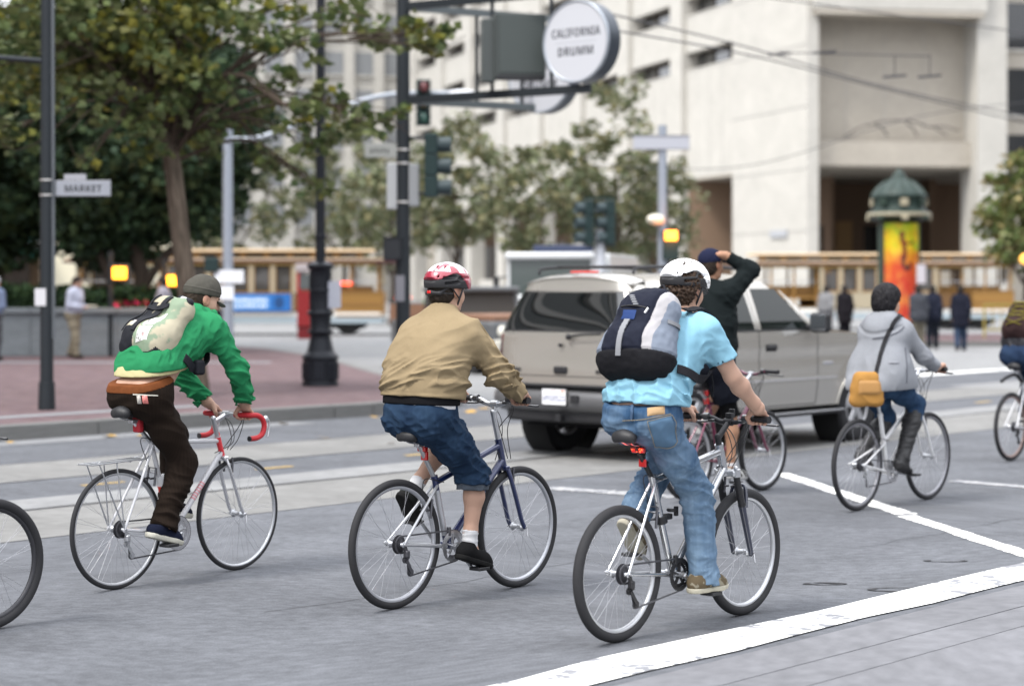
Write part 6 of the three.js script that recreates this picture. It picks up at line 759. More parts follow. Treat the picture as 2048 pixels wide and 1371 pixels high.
  // lamps
  for (const s of [-1, 1]) { rear(s > 0 ? 0.945 : -1.0, s > 0 ? 1.0 : -0.945, 0.90, 1.25, 'tail_lamp', M.redLens, 0.012, 6); rear(s > 0 ? 0.95 : -1.0, s > 0 ? 1.0 : -0.95, 1.00, 1.09, 'turn_signal', coat(lin(0.75, 0.22, 0.02), 0.3), 0.016, 6); }
  const bl = new RoundedBoxGeometry(0.05, 0.022, 0.34, 2, 0.008); bl.translate(0.262, 1.885, 0.12); mesh('brake_lamp', bl, coat(lin(0.62, 0.03, 0.02), 0.25), t);
  mesh('spoiler', grid(30, 8, (u, v) => { const k = (u * 2 - 1) * 0.96, a = v * PI * 1.0, y = yE(0.27) + 0.085 * (1 - Math.abs(k) ** 2.6); return [rearX(1.75, k) + 0.03 - 0.05 * Math.sin(a), y - 0.004 + 0.016 * Math.cos(a), k * W(0.3, 1.78)]; }), paint, t);
  // bumper and what it carries
  const bump = (y0, y1, x0, x1, name, mat) => mesh(name, grid(40, 10, (u, v) => { const k = u * 2 - 1, a = v * PI; return [lerp(x0, x1, 0.5 - 0.5 * Math.cos(a * 1)) - 0.05 * Math.sin(a) + corner(k) * 1.1 + 0.03 * k * k, lerp(y1, y0, v) + 0, k * 0.99]; }, false), mat, t);
  mesh('bumper', grid(44, 14, (u, v) => { const k = u * 2 - 1, a = (v - 0.5) * PI; const cx = corner(k) * 1.15 + 0.03 * k * k; return [cx + 0.16 - 0.20 * Math.cos(a), 0.60 + 0.145 * Math.sin(a), k * 0.995]; }, true), pbr(lin(0.16, 0.16, 0.165), 0.35, 0.6), t);
  mesh('bumper_step', [new RoundedBoxGeometry(0.16, 0.03, 1.75, 2, 0.012).translate(0.06, 0.745, 0)], trim, t);
  mesh('bumper_valance', [new RoundedBoxGeometry(0.14, 0.14, 1.5, 2, 0.04).translate(0.12, 0.44, 0)], trim, t);
  { const tex = canvasMap(256, 128, (c) => { c.fillStyle = '#e8e8ea'; c.fillRect(0, 0, 256, 128); c.fillStyle = '#b0463c'; c.font = 'bold 22px sans-serif'; c.textAlign = 'center'; c.fillText('California', 128, 26); c.fillStyle = '#d9632c'; c.fillRect(206, 8, 34, 18); c.fillStyle = '#2a3566'; c.font = 'bold 74px sans-serif'; c.fillText('4YGE523', 128, 102, 236); }); const g = new THREE.PlaneGeometry(0.305, 0.152); g.rotateY(-PI / 2); g.translate(-0.055, 0.635, -0.02); const fr = mesh('plate_holder', box(0.01, 0.175, 0.33, -0.047, 0.635, -0.02, 0.004), trim, t); mesh('license_plate', g, pbr(lin(1, 1, 1), 0.4, 0, { map: tex }), fr); }
  mesh('plate_lamp_block', box(0.03, 0.08, 0.10, -0.045, 0.62, 0.24, 0.01), trim, t);
  mesh('tailgate_handle', [box(0.05, 0.075, 0.17, 0.052, 0.90, -0.02, 0.02)], trim, t);
  mesh('tailgate_lock', tube([0.055, 1.15, -0.02], [0.035, 1.15, -0.02], 0.02), trim, t);
  mesh('wiper', [tube([0.05, 1.235, 0.10], [0.02, 1.235, 0.10], 0.026), curve([[0.03, 1.24, 0.10], [0.02, 1.262, 0.28], [0.025, 1.272, 0.52]], 0.012, 16, 6), ball([0.03, 1.235, 0.10], 0.032)], trim, t);
  for (const [z, n] of [[-0.62, 5], [0.55, 6]]) { const g = []; for (let i = 0; i < n; i++) g.push(box(0.008, 0.035, 0.024, 0.044 + 0.004 * Math.abs(z), 0.895, z + (i - n / 2) * 0.034, 0.003)); mesh('badge', g, pbr(lin(0.05, 0.05, 0.055), 0.3, 0.6), t); }
  mesh('tow_hitch', [box(0.25, 0.07, 0.07, 0.10, 0.42, 0, 0.01), box(0.06, 0.05, 0.8, 0.2, 0.40, 0, 0.01)], trim, t);
  mesh('exhaust_pipe', tube([0.1, 0.36, 0.62], [0.6, 0.36, 0.6], 0.035), M.steel, t);
  // roof rack
  for (const s of [-1, 1]) { const rail = curve([[0.42, 1.87, s * 0.62], [0.52, 1.925, s * 0.62], [1.4, 1.945, s * 0.64], [2.2, 1.925, s * 0.62], [2.35, 1.87, s * 0.60]], 0.017, 40, 8); mesh('roof_rail', rail, trim, t); } for (const x of [0.75, 1.95]) mesh('cross_bar', box(0.07, 0.022, 1.26, x, 1.945, 0, 0.01), trim, t);
  // doors: seams, handles, mouldings, mirror, steps
  for (const s of [-1, 1]) {
    const seam = (x, y0, y1, w = 0.010) => grid(1, 20, (u, v) => { const y = lerp(y0, y1, v); return sp(x + (u - 0.5) * w + (y > 1.28 ? (y - 1.28) * 0.05 : 0), y, s, 0.002); }, s > 0), hz = (x0, x1, y, h, o = 0.002) => grid(30, 2, (u, v) => sp(lerp(x0, x1, u), y + (v - 0.5) * h, s, o), s > 0);
    mesh('door_seam', [seam(3.22, 0.46, 1.26), seam(2.10, 0.46, 1.75), seam(1.22, 0.9, 1.75), hz(1.5, 3.22, 0.465, 0.01)], trim, t);
    mesh('side_moulding', hz(1.52, 3.60, 0.76, 0.05, 0.016), paint, t); mesh('moulding_strip', hz(1.52, 3.60, 0.745, 0.012, 0.020), chrome, t); mesh('window_trim', hz(0.4, 3.15, 1.276, 0.016, 0.006), trim, t);
    for (const x of [2.32, 1.42]) { mesh('door_handle', [box(0.17, 0.035, 0.04, x, 1.095, s * (W(x, 1.095) + 0.012), 0.015), box(0.2, 0.075, 0.012, x, 1.09, s * (W(x, 1.09) + 0.001), 0.005)], trim, t); }
    mesh('mirror', [(() => { const g = new RoundedBoxGeometry(0.12, 0.22, 0.24, 3, 0.05); g.translate(3.03, 1.35, s * 1.14); return g; })(), tube([3.06, 1.29, s * 0.95], [3.04, 1.30, s * 1.05], 0.04, 0.035)], trim, t); mesh('mirror_glass', box(0.006, 0.17, 0.19, 2.972, 1.35, s * 1.14, 0.002), pbr(lin(0.5, 0.52, 0.55), 0.05, 1), t);
    mesh('running_board', [box(2.2, 0.05, 0.16, 2.55, 0.375, s * 0.985, 0.02)], trim, t); mesh('board_trim', box(2.18, 0.012, 0.012, 2.55, 0.39, s * 1.068, 0.004), chrome, t);
    mesh('badge', box(0.2, 0.03, 0.008, 3.42, 0.90, s * (W(3.42, 0.9) + 0.004), 0.003), M.chrome, t);
    for (const a of XA) mesh('fender_lip', [a].map((a) => { const pts = []; for (let i = 0; i <= 24; i++) { const q = PI * (0.04 + 0.92 * i / 24), x = a + 0.472 * Math.cos(q), y = R0 + 0.472 * Math.sin(q); pts.push(sp(x, y, s, 0.004)); } return curve(pts, 0.012, 48, 6); }), paint, t);
  }
  for (const a of XA) for (const s of [-1, 1]) {
    const w = new THREE.Group(); w.name = 'wheel'; w.position.set(a, R0, s * 0.83); w.rotation.z = a; t.add(w);
    const pr = []; for (let i = 0; i <= 24; i++) { const q = i / 24 * 2 * PI, c = Math.cos(q), d = Math.sin(q); pr.push([0.30 + 0.085 * Math.sign(c) * Math.abs(c) ** 0.6, 0.128 * Math.sign(d) * Math.abs(d) ** 0.55]); } mesh('tyre', lathe(pr, 48).rotateX(PI / 2), M.rubber, w);
    const tread = []; for (let i = 0; i < 44; i++) { const q = i / 44 * 2 * PI; for (const z of [-0.07, 0, 0.07]) tread.push(new THREE.BoxGeometry(0.012, 0.036, 0.05).translate(0.383, 0, z).rotateZ(q + z)); } mesh('tread', tread, M.rubber, w).userData.kind = 'stuff';
    const rim = [lathe([[0.225, -0.11], [0.23, 0.10], [0.215, 0.115], [0.205, 0.10], [0.20, -0.1]], 40).rotateX(PI / 2)]; for (let i = 0; i < 5; i++) { const q = i / 5 * 2 * PI; rim.push(new RoundedBoxGeometry(0.19, 0.085, 0.04, 2, 0.015).translate(0.115, 0, s * 0.085).rotateZ(q)); } rim.push(tube([0, 0, s * 0.03], [0, 0, s * 0.115], 0.06, 0.05, 20)); mesh('rim', rim, pbr(lin(0.55, 0.55, 0.56), 0.3, 0.8), w);
    mesh('brake_disc', tube([0, 0, s * 0.02], [0, 0, s * 0.05], 0.19, 0.19, 30), dark, w);
  }
}

// ---------- street furniture ----------
const AT = (px, py, D) => V((px - 1024) * D / 4000, 1.76 - (py - 568) * D / 4000, -D);   // a point of the place, from where the survey of the photograph put it
const poleDark = pbr(lin(0.018, 0.022, 0.026), 0.5, 0.2), poleGrey = pbr(lin(0.30, 0.33, 0.38), 0.45, 0.4), signalGreen = pbr(lin(0.012, 0.028, 0.028), 0.5), bandSteel = pbr(lin(0.65, 0.63, 0.6), 0.3, 0.8), signGrey = pbr(lin(0.3, 0.305, 0.33), 0.5, 0.3);
const textSign = (w, h, txt, bg, fg, font) => canvasMap(512, Math.round(512 * h / w), (c, W, Hh) => { c.fillStyle = bg; c.fillRect(0, 0, W, Hh); c.fillStyle = fg; c.font = font; c.textAlign = 'center'; c.textBaseline = 'middle'; c.fillText(txt, W / 2, Hh * 0.53, W * 0.9); });
{ // dark pole with the street name
  const t = thing('street_pole', 'dark steel pole with a grey street name plate near the kerb corner', 'pole', [-5.89, H, -25.3]);
  mesh('pole', [tube([0, 0, 0], [0, 7, 0], 0.085, 0.07, 20), tube([0, 0, 0], [0, 0.35, 0], 0.11, 0.10, 20)], poleDark, t);
  mesh('conduit', tube([0.09, 0.9, 0.02], [0.075, 7, 0.02], 0.022), pbr(lin(0.10, 0.11, 0.12), 0.5), t);
  for (const y of [2.89, 2.70]) mesh('clamp', tube([0, y, 0], [0, y + 0.02, 0], 0.09, 0.09, 20), bandSteel, t);
  const s = mesh('name_plate', [box(0.70, 0.20, 0.02, 0.46, 2.795, 0, 0.006)], signGrey, t); const f = new THREE.PlaneGeometry(0.68, 0.185); f.translate(0.46, 2.795, 0.0125); mesh('lettering', f, pbr(lin(1, 1, 1), 0.5, 0, { color: lin(0.6, 0.6, 0.6), map: textSign(0.68, 0.185, 'MARKET', '#a9adb6', '#26262a', 'bold 92px sans-serif') }), s);
  mesh('number_plate', [box(0.28, 0.075, 0.015, 0.36, 2.936, 0, 0.004)], signGrey, t); mesh('arm', tube([0, 4.40, 0], [-1.9, 4.52, 0.3], 0.035), poleDark, t); mesh('notice', box(0.14, 0.22, 0.006, -0.06, 1.42, 0.09), pbr(lin(0.5, 0.5, 0.52), 0.8), t);
}
{ // ornate lamp post
  const t = thing('lamp_post', 'tall black cast iron lamp post with a stepped ornate base', 'lamp post', [-3.0, H, -31.3]);
  mesh('base', [lathe([[0.30, 0], [0.30, 0.05], [0.285, 0.06], [0.285, 0.40], [0.30, 0.42], [0.30, 0.46], [0.25, 0.50], [0.22, 0.55]], 8).rotateY(PI / 8), lathe([[0.21, 0.55], [0.17, 0.72], [0.155, 0.80], [0.20, 0.82], [0.20, 0.86], [0.16, 0.88], [0.17, 1.05], [0.175, 1.1]], 24), lathe([[0.20, 1.10], [0.215, 1.13], [0.20, 1.16], [0.165, 1.18], [0.17, 1.3], [0.155, 1.45], [0.18, 1.47], [0.18, 1.50], [0.155, 1.52], [0.165, 1.70], [0.16, 1.80], [0.20, 1.83], [0.215, 1.87], [0.20, 1.90], [0.09, 1.94]], 24)], pbr(lin(0.012, 0.014, 0.019), 0.38, 0.3), t);
  const fl = []; for (let i = 0; i < 12; i++) { const a = i / 12 * 2 * PI; fl.push(tube([0.162 * Math.cos(a), 1.18, 0.162 * Math.sin(a)], [0.16 * Math.cos(a), 1.80, 0.16 * Math.sin(a)], 0.016, 0.016, 6)); } for (let i = 0; i < 8; i++) { const a = i / 8 * 2 * PI; fl.push(box(0.15, 0.26, 0.03, 0, 0.23, 0.272, 0.01).rotateY(a)); } mesh('flute', fl, pbr(lin(0.014, 0.016, 0.022), 0.4, 0.3), t);
  mesh('shaft', [tube([0, 1.9, 0], [0, 8.5, 0], 0.08, 0.06, 20), lathe([[0.085, 2.3], [0.10, 2.33], [0.085, 2.36]], 20)], pbr(lin(0.012, 0.014, 0.019), 0.38, 0.3), t);
  mesh('notice', box(0.20, 0.42, 0.008, 0.23, 1.42, 0.1), pbr(lin(0.42, 0.44, 0.50), 0.8), t);
}
function signal(parent, x, y, z, turn, name = 'signal_head') { // three lamps with visors; faces +z before the turn
  const g = new THREE.Group(); g.name = name; g.position.set(x, y, z); g.rotation.y = turn; parent.add(g);
  mesh('housing', [0.33, 0, -0.33].map((dy) => new RoundedBoxGeometry(0.30, 0.325, 0.20, 2, 0.02).translate(0, dy, 0)), signalGreen, g);
  mesh('visor', [0.33, 0, -0.33].map((dy) => { const q = new THREE.CylinderGeometry(0.125, 0.135, 0.22, 20, 1, true, -PI * 0.8, PI * 1.6); q.rotateX(-PI / 2); q.rotateZ(PI); return q.translate(0, dy, 0.20); }), new THREE.MeshStandardMaterial({ color: lin(0.03, 0.05, 0.055), roughness: 0.5, side: THREE.DoubleSide }), g);
  const cols = [lin(0.14, 0.02, 0.02), lin(0.13, 0.08, 0.02), lin(0.02, 0.10, 0.07)]; [0.33, 0, -0.33].forEach((dy, i) => mesh('lens', ball([0, dy, 0.10], 0.11, 1, 1, 0.25, 16), coat(cols[i], 0.3), g)); return g;
}
{ // the big pole with signs on two arms
  const B = V(-1.69, H, -31.0), t = thing('sign_pole', 'tall dark pole carrying two sign arms, a traffic signal and control boxes', 'pole', B.toArray()), L = (x, y, z) => V(x - B.x, y - B.y, z - B.z);
  mesh('pole', [tube([0, 0, 0], [0, 7.2, 0], 0.115, 0.10, 24), tube([0, 0, 0], [0, 0.5, 0], 0.16, 0.15, 24)], poleDark, t);
  const pf = V(-1.69, 0, -31), ef = V(1.15, 0, -29.1), eb = V(0.62, 0, -32.4);
  for (const y of [4.61, 6.06]) { mesh('arm', bar(L(pf.x, y, pf.z), L(ef.x, y, ef.z), 0.07, 0.12), poleDark, t); mesh('arm', bar(L(pf.x, y, pf.z), L(eb.x, y, eb.z), 0.06, 0.11), pbr(lin(0.10, 0.115, 0.12), 0.5, 0.2), t); }
  const along = (e, k) => pf.clone().lerp(e, k); for (const k of [0.49, 0.80]) { const q = along(ef, k); mesh('upright', tube(L(q.x, 4.6, q.z), L(q.x, 6.06, q.z), 0.03), poleDark, t); const r = along(eb, k); mesh('upright', tube(L(r.x, 4.6, r.z), L(r.x, 6.06, r.z), 0.03), poleDark, t); }
  for (const y of [3.83, 3.62, 3.02]) mesh('clamp', tube([0, y - H, 0], [0, y + 0.03 - H, 0], 0.125, 0.125, 24), bandSteel, t);
  mesh('control_box', [box(0.16, 0.72, 0.22, -0.17, 3.28 - H, -0.02, 0.02)], pbr(lin(0.36, 0.37, 0.38), 0.5, 0.2), t); mesh('control_box', [box(0.16, 0.66, 0.22, 0.17, 3.30 - H, -0.02, 0.02)], pbr(lin(0.25, 0.26, 0.27), 0.5, 0.2), t);
  const np = mesh('name_plate', box(0.5, 0.22, 0.02, -0.34, 3.83 - H, 0.08, 0.005), pbr(lin(0.28, 0.29, 0.28), 0.5), t); { const f = new THREE.PlaneGeometry(0.47, 0.19); f.translate(-0.34, 3.83 - H, 0.092); mesh('plate_print', f, pbr(lin(1, 1, 1), 0.5, 0, { map: canvasMap(256, 104, (c) => { c.fillStyle = '#8d8f8c'; c.fillRect(0, 0, 256, 104); c.fillStyle = '#4c4e4c'; const q = rng(3); for (let x = 40; x < 210; x += 34) c.fillRect(x, 34 + q() * 8, 20, 36); }) }), np); }
  signal(t, 0.44, 3.60 - H, 0.05, PI / 2); for (const y of [4.03, 3.17]) mesh('bracket', tube([0.06, y - H, 0], [0.44, y - H, 0.05], 0.025), poleDark, t);
  mesh('pedestrian_signal', [new RoundedBoxGeometry(0.28, 0.34, 0.24, 2, 0.03).translate(-0.16, 2.30 - H, 0.05), box(0.30, 0.02, 0.26, -0.16, 2.48 - H, 0.05)], pbr(lin(0.02, 0.022, 0.026), 0.5), t); mesh('notice', box(0.14, 0.4, 0.006, -0.04, 1.7 - H, 0.118), pbr(lin(0.2, 0.2, 0.22), 0.8), t);
  // dark cabinet sign and two round signs hanging in the frame
  const dirf = ef.clone().sub(pf).normalize(), aF = Math.atan2(-dirf.z, dirf.x);
  const c = thing('sign_cabinet', 'dark square sign cabinet hung between the arms of the tall pole', 'sign', [0.10, 5.31, -29.95], R(10)); mesh('cabinet', [new RoundedBoxGeometry(0.78, 0.98, 0.28, 2, 0.02)], pbr(lin(0.045, 0.052, 0.05), 0.5), c); mesh('panel', box(0.68, 0.86, 0.02, 0.02, 0.03, 0.14, 0.006), pbr(lin(0.055, 0.065, 0.062), 0.45), c); mesh('bottom_trim', box(0.72, 0.07, 0.05, 0, -0.47, 0.13, 0.01), M.black, c); mesh('side_box', box(0.2, 0.95, 0.26, -0.46, -0.06, -0.05, 0.02), pbr(lin(0.06, 0.068, 0.066), 0.5), c);
  const round = (pos, turn, label, r) => { const g = thing('round_sign', label, 'sign', pos, turn); mesh('drum', tube([0, 0, -0.15], [0, 0, 0.14], r, r, 64), pbr(lin(0.05, 0.06, 0.075), 0.35, 0.4), g); const rim = new THREE.TorusGeometry(r - 0.01, 0.022, 10, 80); rim.translate(0, 0, 0.14); mesh('rim', rim, pbr(lin(0.33, 0.36, 0.4), 0.35, 0.5), g); const f = new THREE.CircleGeometry(r - 0.02, 64); f.translate(0, 0, 0.146); const tex = canvasMap(512, 512, (c) => { c.fillStyle = '#e3e5e8'; c.fillRect(0, 0, 512, 512); c.fillStyle = '#34363c'; c.textAlign = 'center'; c.font = 'bold 78px sans-serif'; c.fillText('CALIFORNIA', 256, 226, 400); c.fillText('DRUMM', 256, 346, 300); c.fillStyle = '#b9bcc2'; c.fillRect(90, 258, 332, 4); }); mesh('face', f, pbr(lin(0.6, 0.6, 0.62), 0.45, 0, { map: tex }), g); return g; };
  round([1.02, 5.30, -29.25], R(-40), 'white round sign lettered CALIFORNIA and DRUMM in a dark drum', 0.60); round([0.52, 5.12, -32.3], R(-33), 'white round sign half hidden behind the front one', 0.60);
  // mast arm signal pole farther back
  const P2 = AT(455, 715, 43), m = thing('signal_mast', 'light grey signal mast with a long curved arm reaching behind the dark pole', 'signal', [P2.x, H, -43]), q = (px, py) => { const a = AT(px, py, 43); return V(a.x - P2.x, a.y - H, 0); };
  mesh('pole', tube([0, 0, 0], [0, 4.9, 0], 0.13, 0.10, 20), poleGrey, m); mesh('arm', curve([[0, 4.7, 0], q(512, 276), q(580, 254), q(700, 208), q(790, 188), q(905, 186)], 0.058, 60, 10), pbr(lin(0.30, 0.33, 0.37), 0.4, 0.3), m); { const s = q(847, 206); signal(m, s.x, s.y, 0.12, R(8)); mesh('hanger', tube([s.x, s.y - 0.2, 0], [s.x, s.y + 0.3, 0], 0.04), poleDark, m); } mesh('street_light', [ball([q(905, 186).x + 0.2, q(905, 186).y, 0], 0.2, 1.6, 0.4, 0.7)], pbr(lin(0.6, 0.62, 0.65), 0.4), m); mesh('pedestrian_signal', [new RoundedBoxGeometry(0.3, 0.32, 0.2, 2, 0.03).translate(-0.33, 2.0, 0.1)], signalGreen, m); mesh('notice', [box(0.62, 0.28, 0.02, 0.05, 1.75, 0.14), box(0.3, 0.3, 0.02, 0, 1.4, 0.14)], pbr(lin(0.7, 0.72, 0.75), 0.6), m);
}
{ // grey sign pole behind the car
  const X = 3.16, t = thing('sign_post', 'light grey post with a wide grey street sign across its top', 'post', [X, 0, -42]); mesh('post', tube([0, 0, 0], [0, 5.1, 0], 0.105, 0.09, 20), poleGrey, t); const f = mesh('name_plate', [box(1.18, 0.27, 0.03, -0.03, 4.73, 0.10, 0.01)], pbr(lin(0.40, 0.41, 0.45), 0.5, 0.2), t); mesh('plate_edge', [box(1.2, 0.025, 0.05, -0.03, 4.875, 0.10), box(1.2, 0.02, 0.05, -0.03, 4.59, 0.10)], pbr(lin(0.2, 0.2, 0.22), 0.5), f);
  mesh('hand_signal_box', new RoundedBoxGeometry(0.34, 0.62, 0.24, 2, 0.03).translate(0.16, 2.58, 0.16), signalGreen, t); const glow = mesh('hand_signal_light', new RoundedBoxGeometry(0.26, 0.2, 0.03, 2, 0.012).translate(0.16, 2.78, 0.29), new THREE.MeshStandardMaterial({ color: lin(0.3, 0.1, 0.02), emissive: lin(1, 0.30, 0.03), emissiveIntensity: 2.6 }), t); mesh('lamp_fitting', [ball([-0.15, 3.12, 0.15], 0.16, 1.2, 0.7, 1)], pbr(lin(0.65, 0.62, 0.52), 0.5), t);
  const l = new THREE.PointLight(lin(1, 0.3, 0.05), 0.5, 4); l.position.set(0.16, 2.78, 0.45); t.add(l);
  const s = thing('signal_post', 'pair of dark traffic signals side by side on a pale post', 'signal', [1.98, 0, -45]); mesh('post', tube([0, 0, 0], [0, 3.0, 0], 0.13, 0.11, 18), pbr(lin(0.5, 0.52, 0.56), 0.5), s); signal(s, -0.27, 3.15, 0.1, R(-75)); signal(s, 0.21, 3.15, 0.1, R(-75)); mesh('bracket', [box(0.7, 0.05, 0.06, 0, 3.70, 0.05), box(0.7, 0.05, 0.06, 0, 2.62, 0.05)], signalGreen, s);
  // two more lit hand signals by the planter
  for (const [px, py, D, w, lab] of [[240, 545, 44, 0.30, 'lit amber pedestrian signal beside the tree trunks, left of the cap'], [347, 560, 44, 0.26, 'lit amber pedestrian signal just behind the olive cap']]) { const c = AT(px, py, D), g = thing('pedestrian_signal', lab, 'signal', [c.x, H, -D], 0, 'lit pedestrian signals'); mesh('post', tube([-0.22, 0, -0.05], [-0.22, c.y + 0.3, -0.05], 0.06), poleDark, g); mesh('housing', new RoundedBoxGeometry(w + 0.1, w + 0.08, 0.2, 2, 0.03).translate(0, c.y - H, -0.02), pbr(lin(0.03, 0.03, 0.03), 0.5), g); mesh('signal_light', new RoundedBoxGeometry(w, w * 0.84, 0.03, 2, 0.02).translate(0, c.y - H, 0.09), new THREE.MeshStandardMaterial({ color: lin(0.3, 0.12, 0.01), emissive: lin(1, 0.36, 0.02), emissiveIntensity: 2.8 }), g); mesh('bracket', tube([-0.22, c.y - H, -0.05], [0, c.y - H, -0.05], 0.025), poleDark, g); const l2 = new THREE.PointLight(lin(1, 0.4, 0.05), 0.6, 4); l2.position.set(0, c.y - H, 0.3); g.add(l2); }
}
{ // advertising column
  const t = thing('advertising_column', 'green domed advertising column with a red and yellow poster', 'kiosk', [12.2, 0.14, -63]), r = 0.66, dk = pbr(lin(0.02, 0.036, 0.026), 0.45, 0.1), cr = pbr(lin(0.3, 0.27, 0.19), 0.5);
  mesh('drum', [lathe([[0.78, 0], [0.78, 0.25], [0.70, 0.32], [r, 0.4], [r, 3.55]], 40)], dk, t); mesh('cornice', lathe([[0.72, 3.62], [0.80, 3.66], [0.98, 3.74], [0.98, 3.88], [0.90, 3.92]], 40), dk, t); mesh('cornice_band', lathe([[0.95, 3.75], [1.0, 3.76], [1.0, 3.86], [0.95, 3.87]], 40), cr, t); for (let i = 0; i < 8; i++) { const a = i / 8 * 2 * PI; mesh('cartouche', box(0.26, 0.24, 0.08, 0, 4.18, 0.86, 0.03).rotateY(a), i % 2 ? dk : cr, t); mesh('cartouche', box(0.22, 0.16, 0.08, 0, 3.70, 0.98, 0.03).rotateY(a), i % 2 ? dk : cr, t); }
  mesh('dome', [lathe([[0.92, 3.92], [0.80, 3.98], [0.80, 4.30], [0.90, 4.36], [0.86, 4.45], [0.74, 4.62], [0.52, 4.82], [0.30, 4.92], [0.24, 4.97], [0.20, 5.05], [0.22, 5.08], [0.13, 5.14], [0.06, 5.22], [0.01, 5.3]], 40)], pbr(lin(0.02, 0.036, 0.03), 0.5), t); const ribs = []; for (let i = 0; i < 12; i++) { const a = i / 12 * 2 * PI, p = (rr, y) => [rr * Math.cos(a), y, rr * Math.sin(a)]; ribs.push(curve([p(0.885, 4.42), p(0.76, 4.62), p(0.54, 4.82), p(0.31, 4.95)], 0.016, 10, 5)); } mesh('dome_rib', ribs, dk, t);
  const tex = canvasMap(512, 1024, (c, w, h) => { const g = c.createLinearGradient(0, 0, 0, h); g.addColorStop(0, '#d8d82a'); g.addColorStop(0.25, '#e6c020'); g.addColorStop(0.42, '#e0722a'); g.addColorStop(0.7, '#d84a36'); g.addColorStop(1, '#d8603c'); c.fillStyle = g; c.fillRect(0, 0, w, h); const rr = rng(6); for (let i = 0; i < 160; i++) { const y = rr() * h; c.fillStyle = y < 0.3 * h ? ['rgba(120,200,40,.35)', 'rgba(250,230,60,.4)', 'rgba(240,170,30,.35)'][i % 3] : ['rgba(240,150,60,.3)', 'rgba(220,60,50,.35)', 'rgba(250,190,90,.22)'][i % 3]; c.beginPath(); c.ellipse(rr() * w, y, 20 + rr() * 80, 15 + rr() * 50, rr() * 3, 0, 7); c.fill(); }
    c.fillStyle = '#7a2a1c'; c.beginPath(); c.ellipse(240, 120, 32, 42, 0.2, 0, 7); c.fill(); c.strokeStyle = '#7a2a1c'; c.lineCap = 'round'; c.lineWidth = 54; c.beginPath(); c.moveTo(245, 170); c.quadraticCurveTo(300, 270, 262, 360); c.stroke(); c.lineWidth = 24; c.beginPath(); c.moveTo(262, 190); c.quadraticCurveTo(330, 230, 400, 190); c.stroke(); c.strokeStyle = '#3c2830'; c.lineWidth = 40; c.beginPath(); c.moveTo(270, 350); c.quadraticCurveTo(230, 430, 300, 470); c.quadraticCurveTo(360, 470, 340, 420); c.stroke(); });
  const pg = new THREE.CylinderGeometry(r + 0.012, r + 0.012, 3.1, 40, 1, true, -0.95, 1.9); pg.translate(0, 1.98, 0); mesh('poster', pg, pbr(lin(0.66, 0.66, 0.66), 0.4, 0, { map: tex, side: THREE.DoubleSide }), t); mesh('poster_frame', [-0.97, 0.97].map((a) => tube([(r + 0.02) * Math.sin(a), 0.42, (r + 0.02) * Math.cos(a)], [(r + 0.02) * Math.sin(a), 3.55, (r + 0.02) * Math.cos(a)], 0.03)), dk, t); mesh('small_notice', box(0.42, 0.6, 0.02, 0.42, 1.95, 0.58, 0.004).rotateY(0.25), pbr(lin(0.6, 0.58, 0.62), 0.6), t);
}
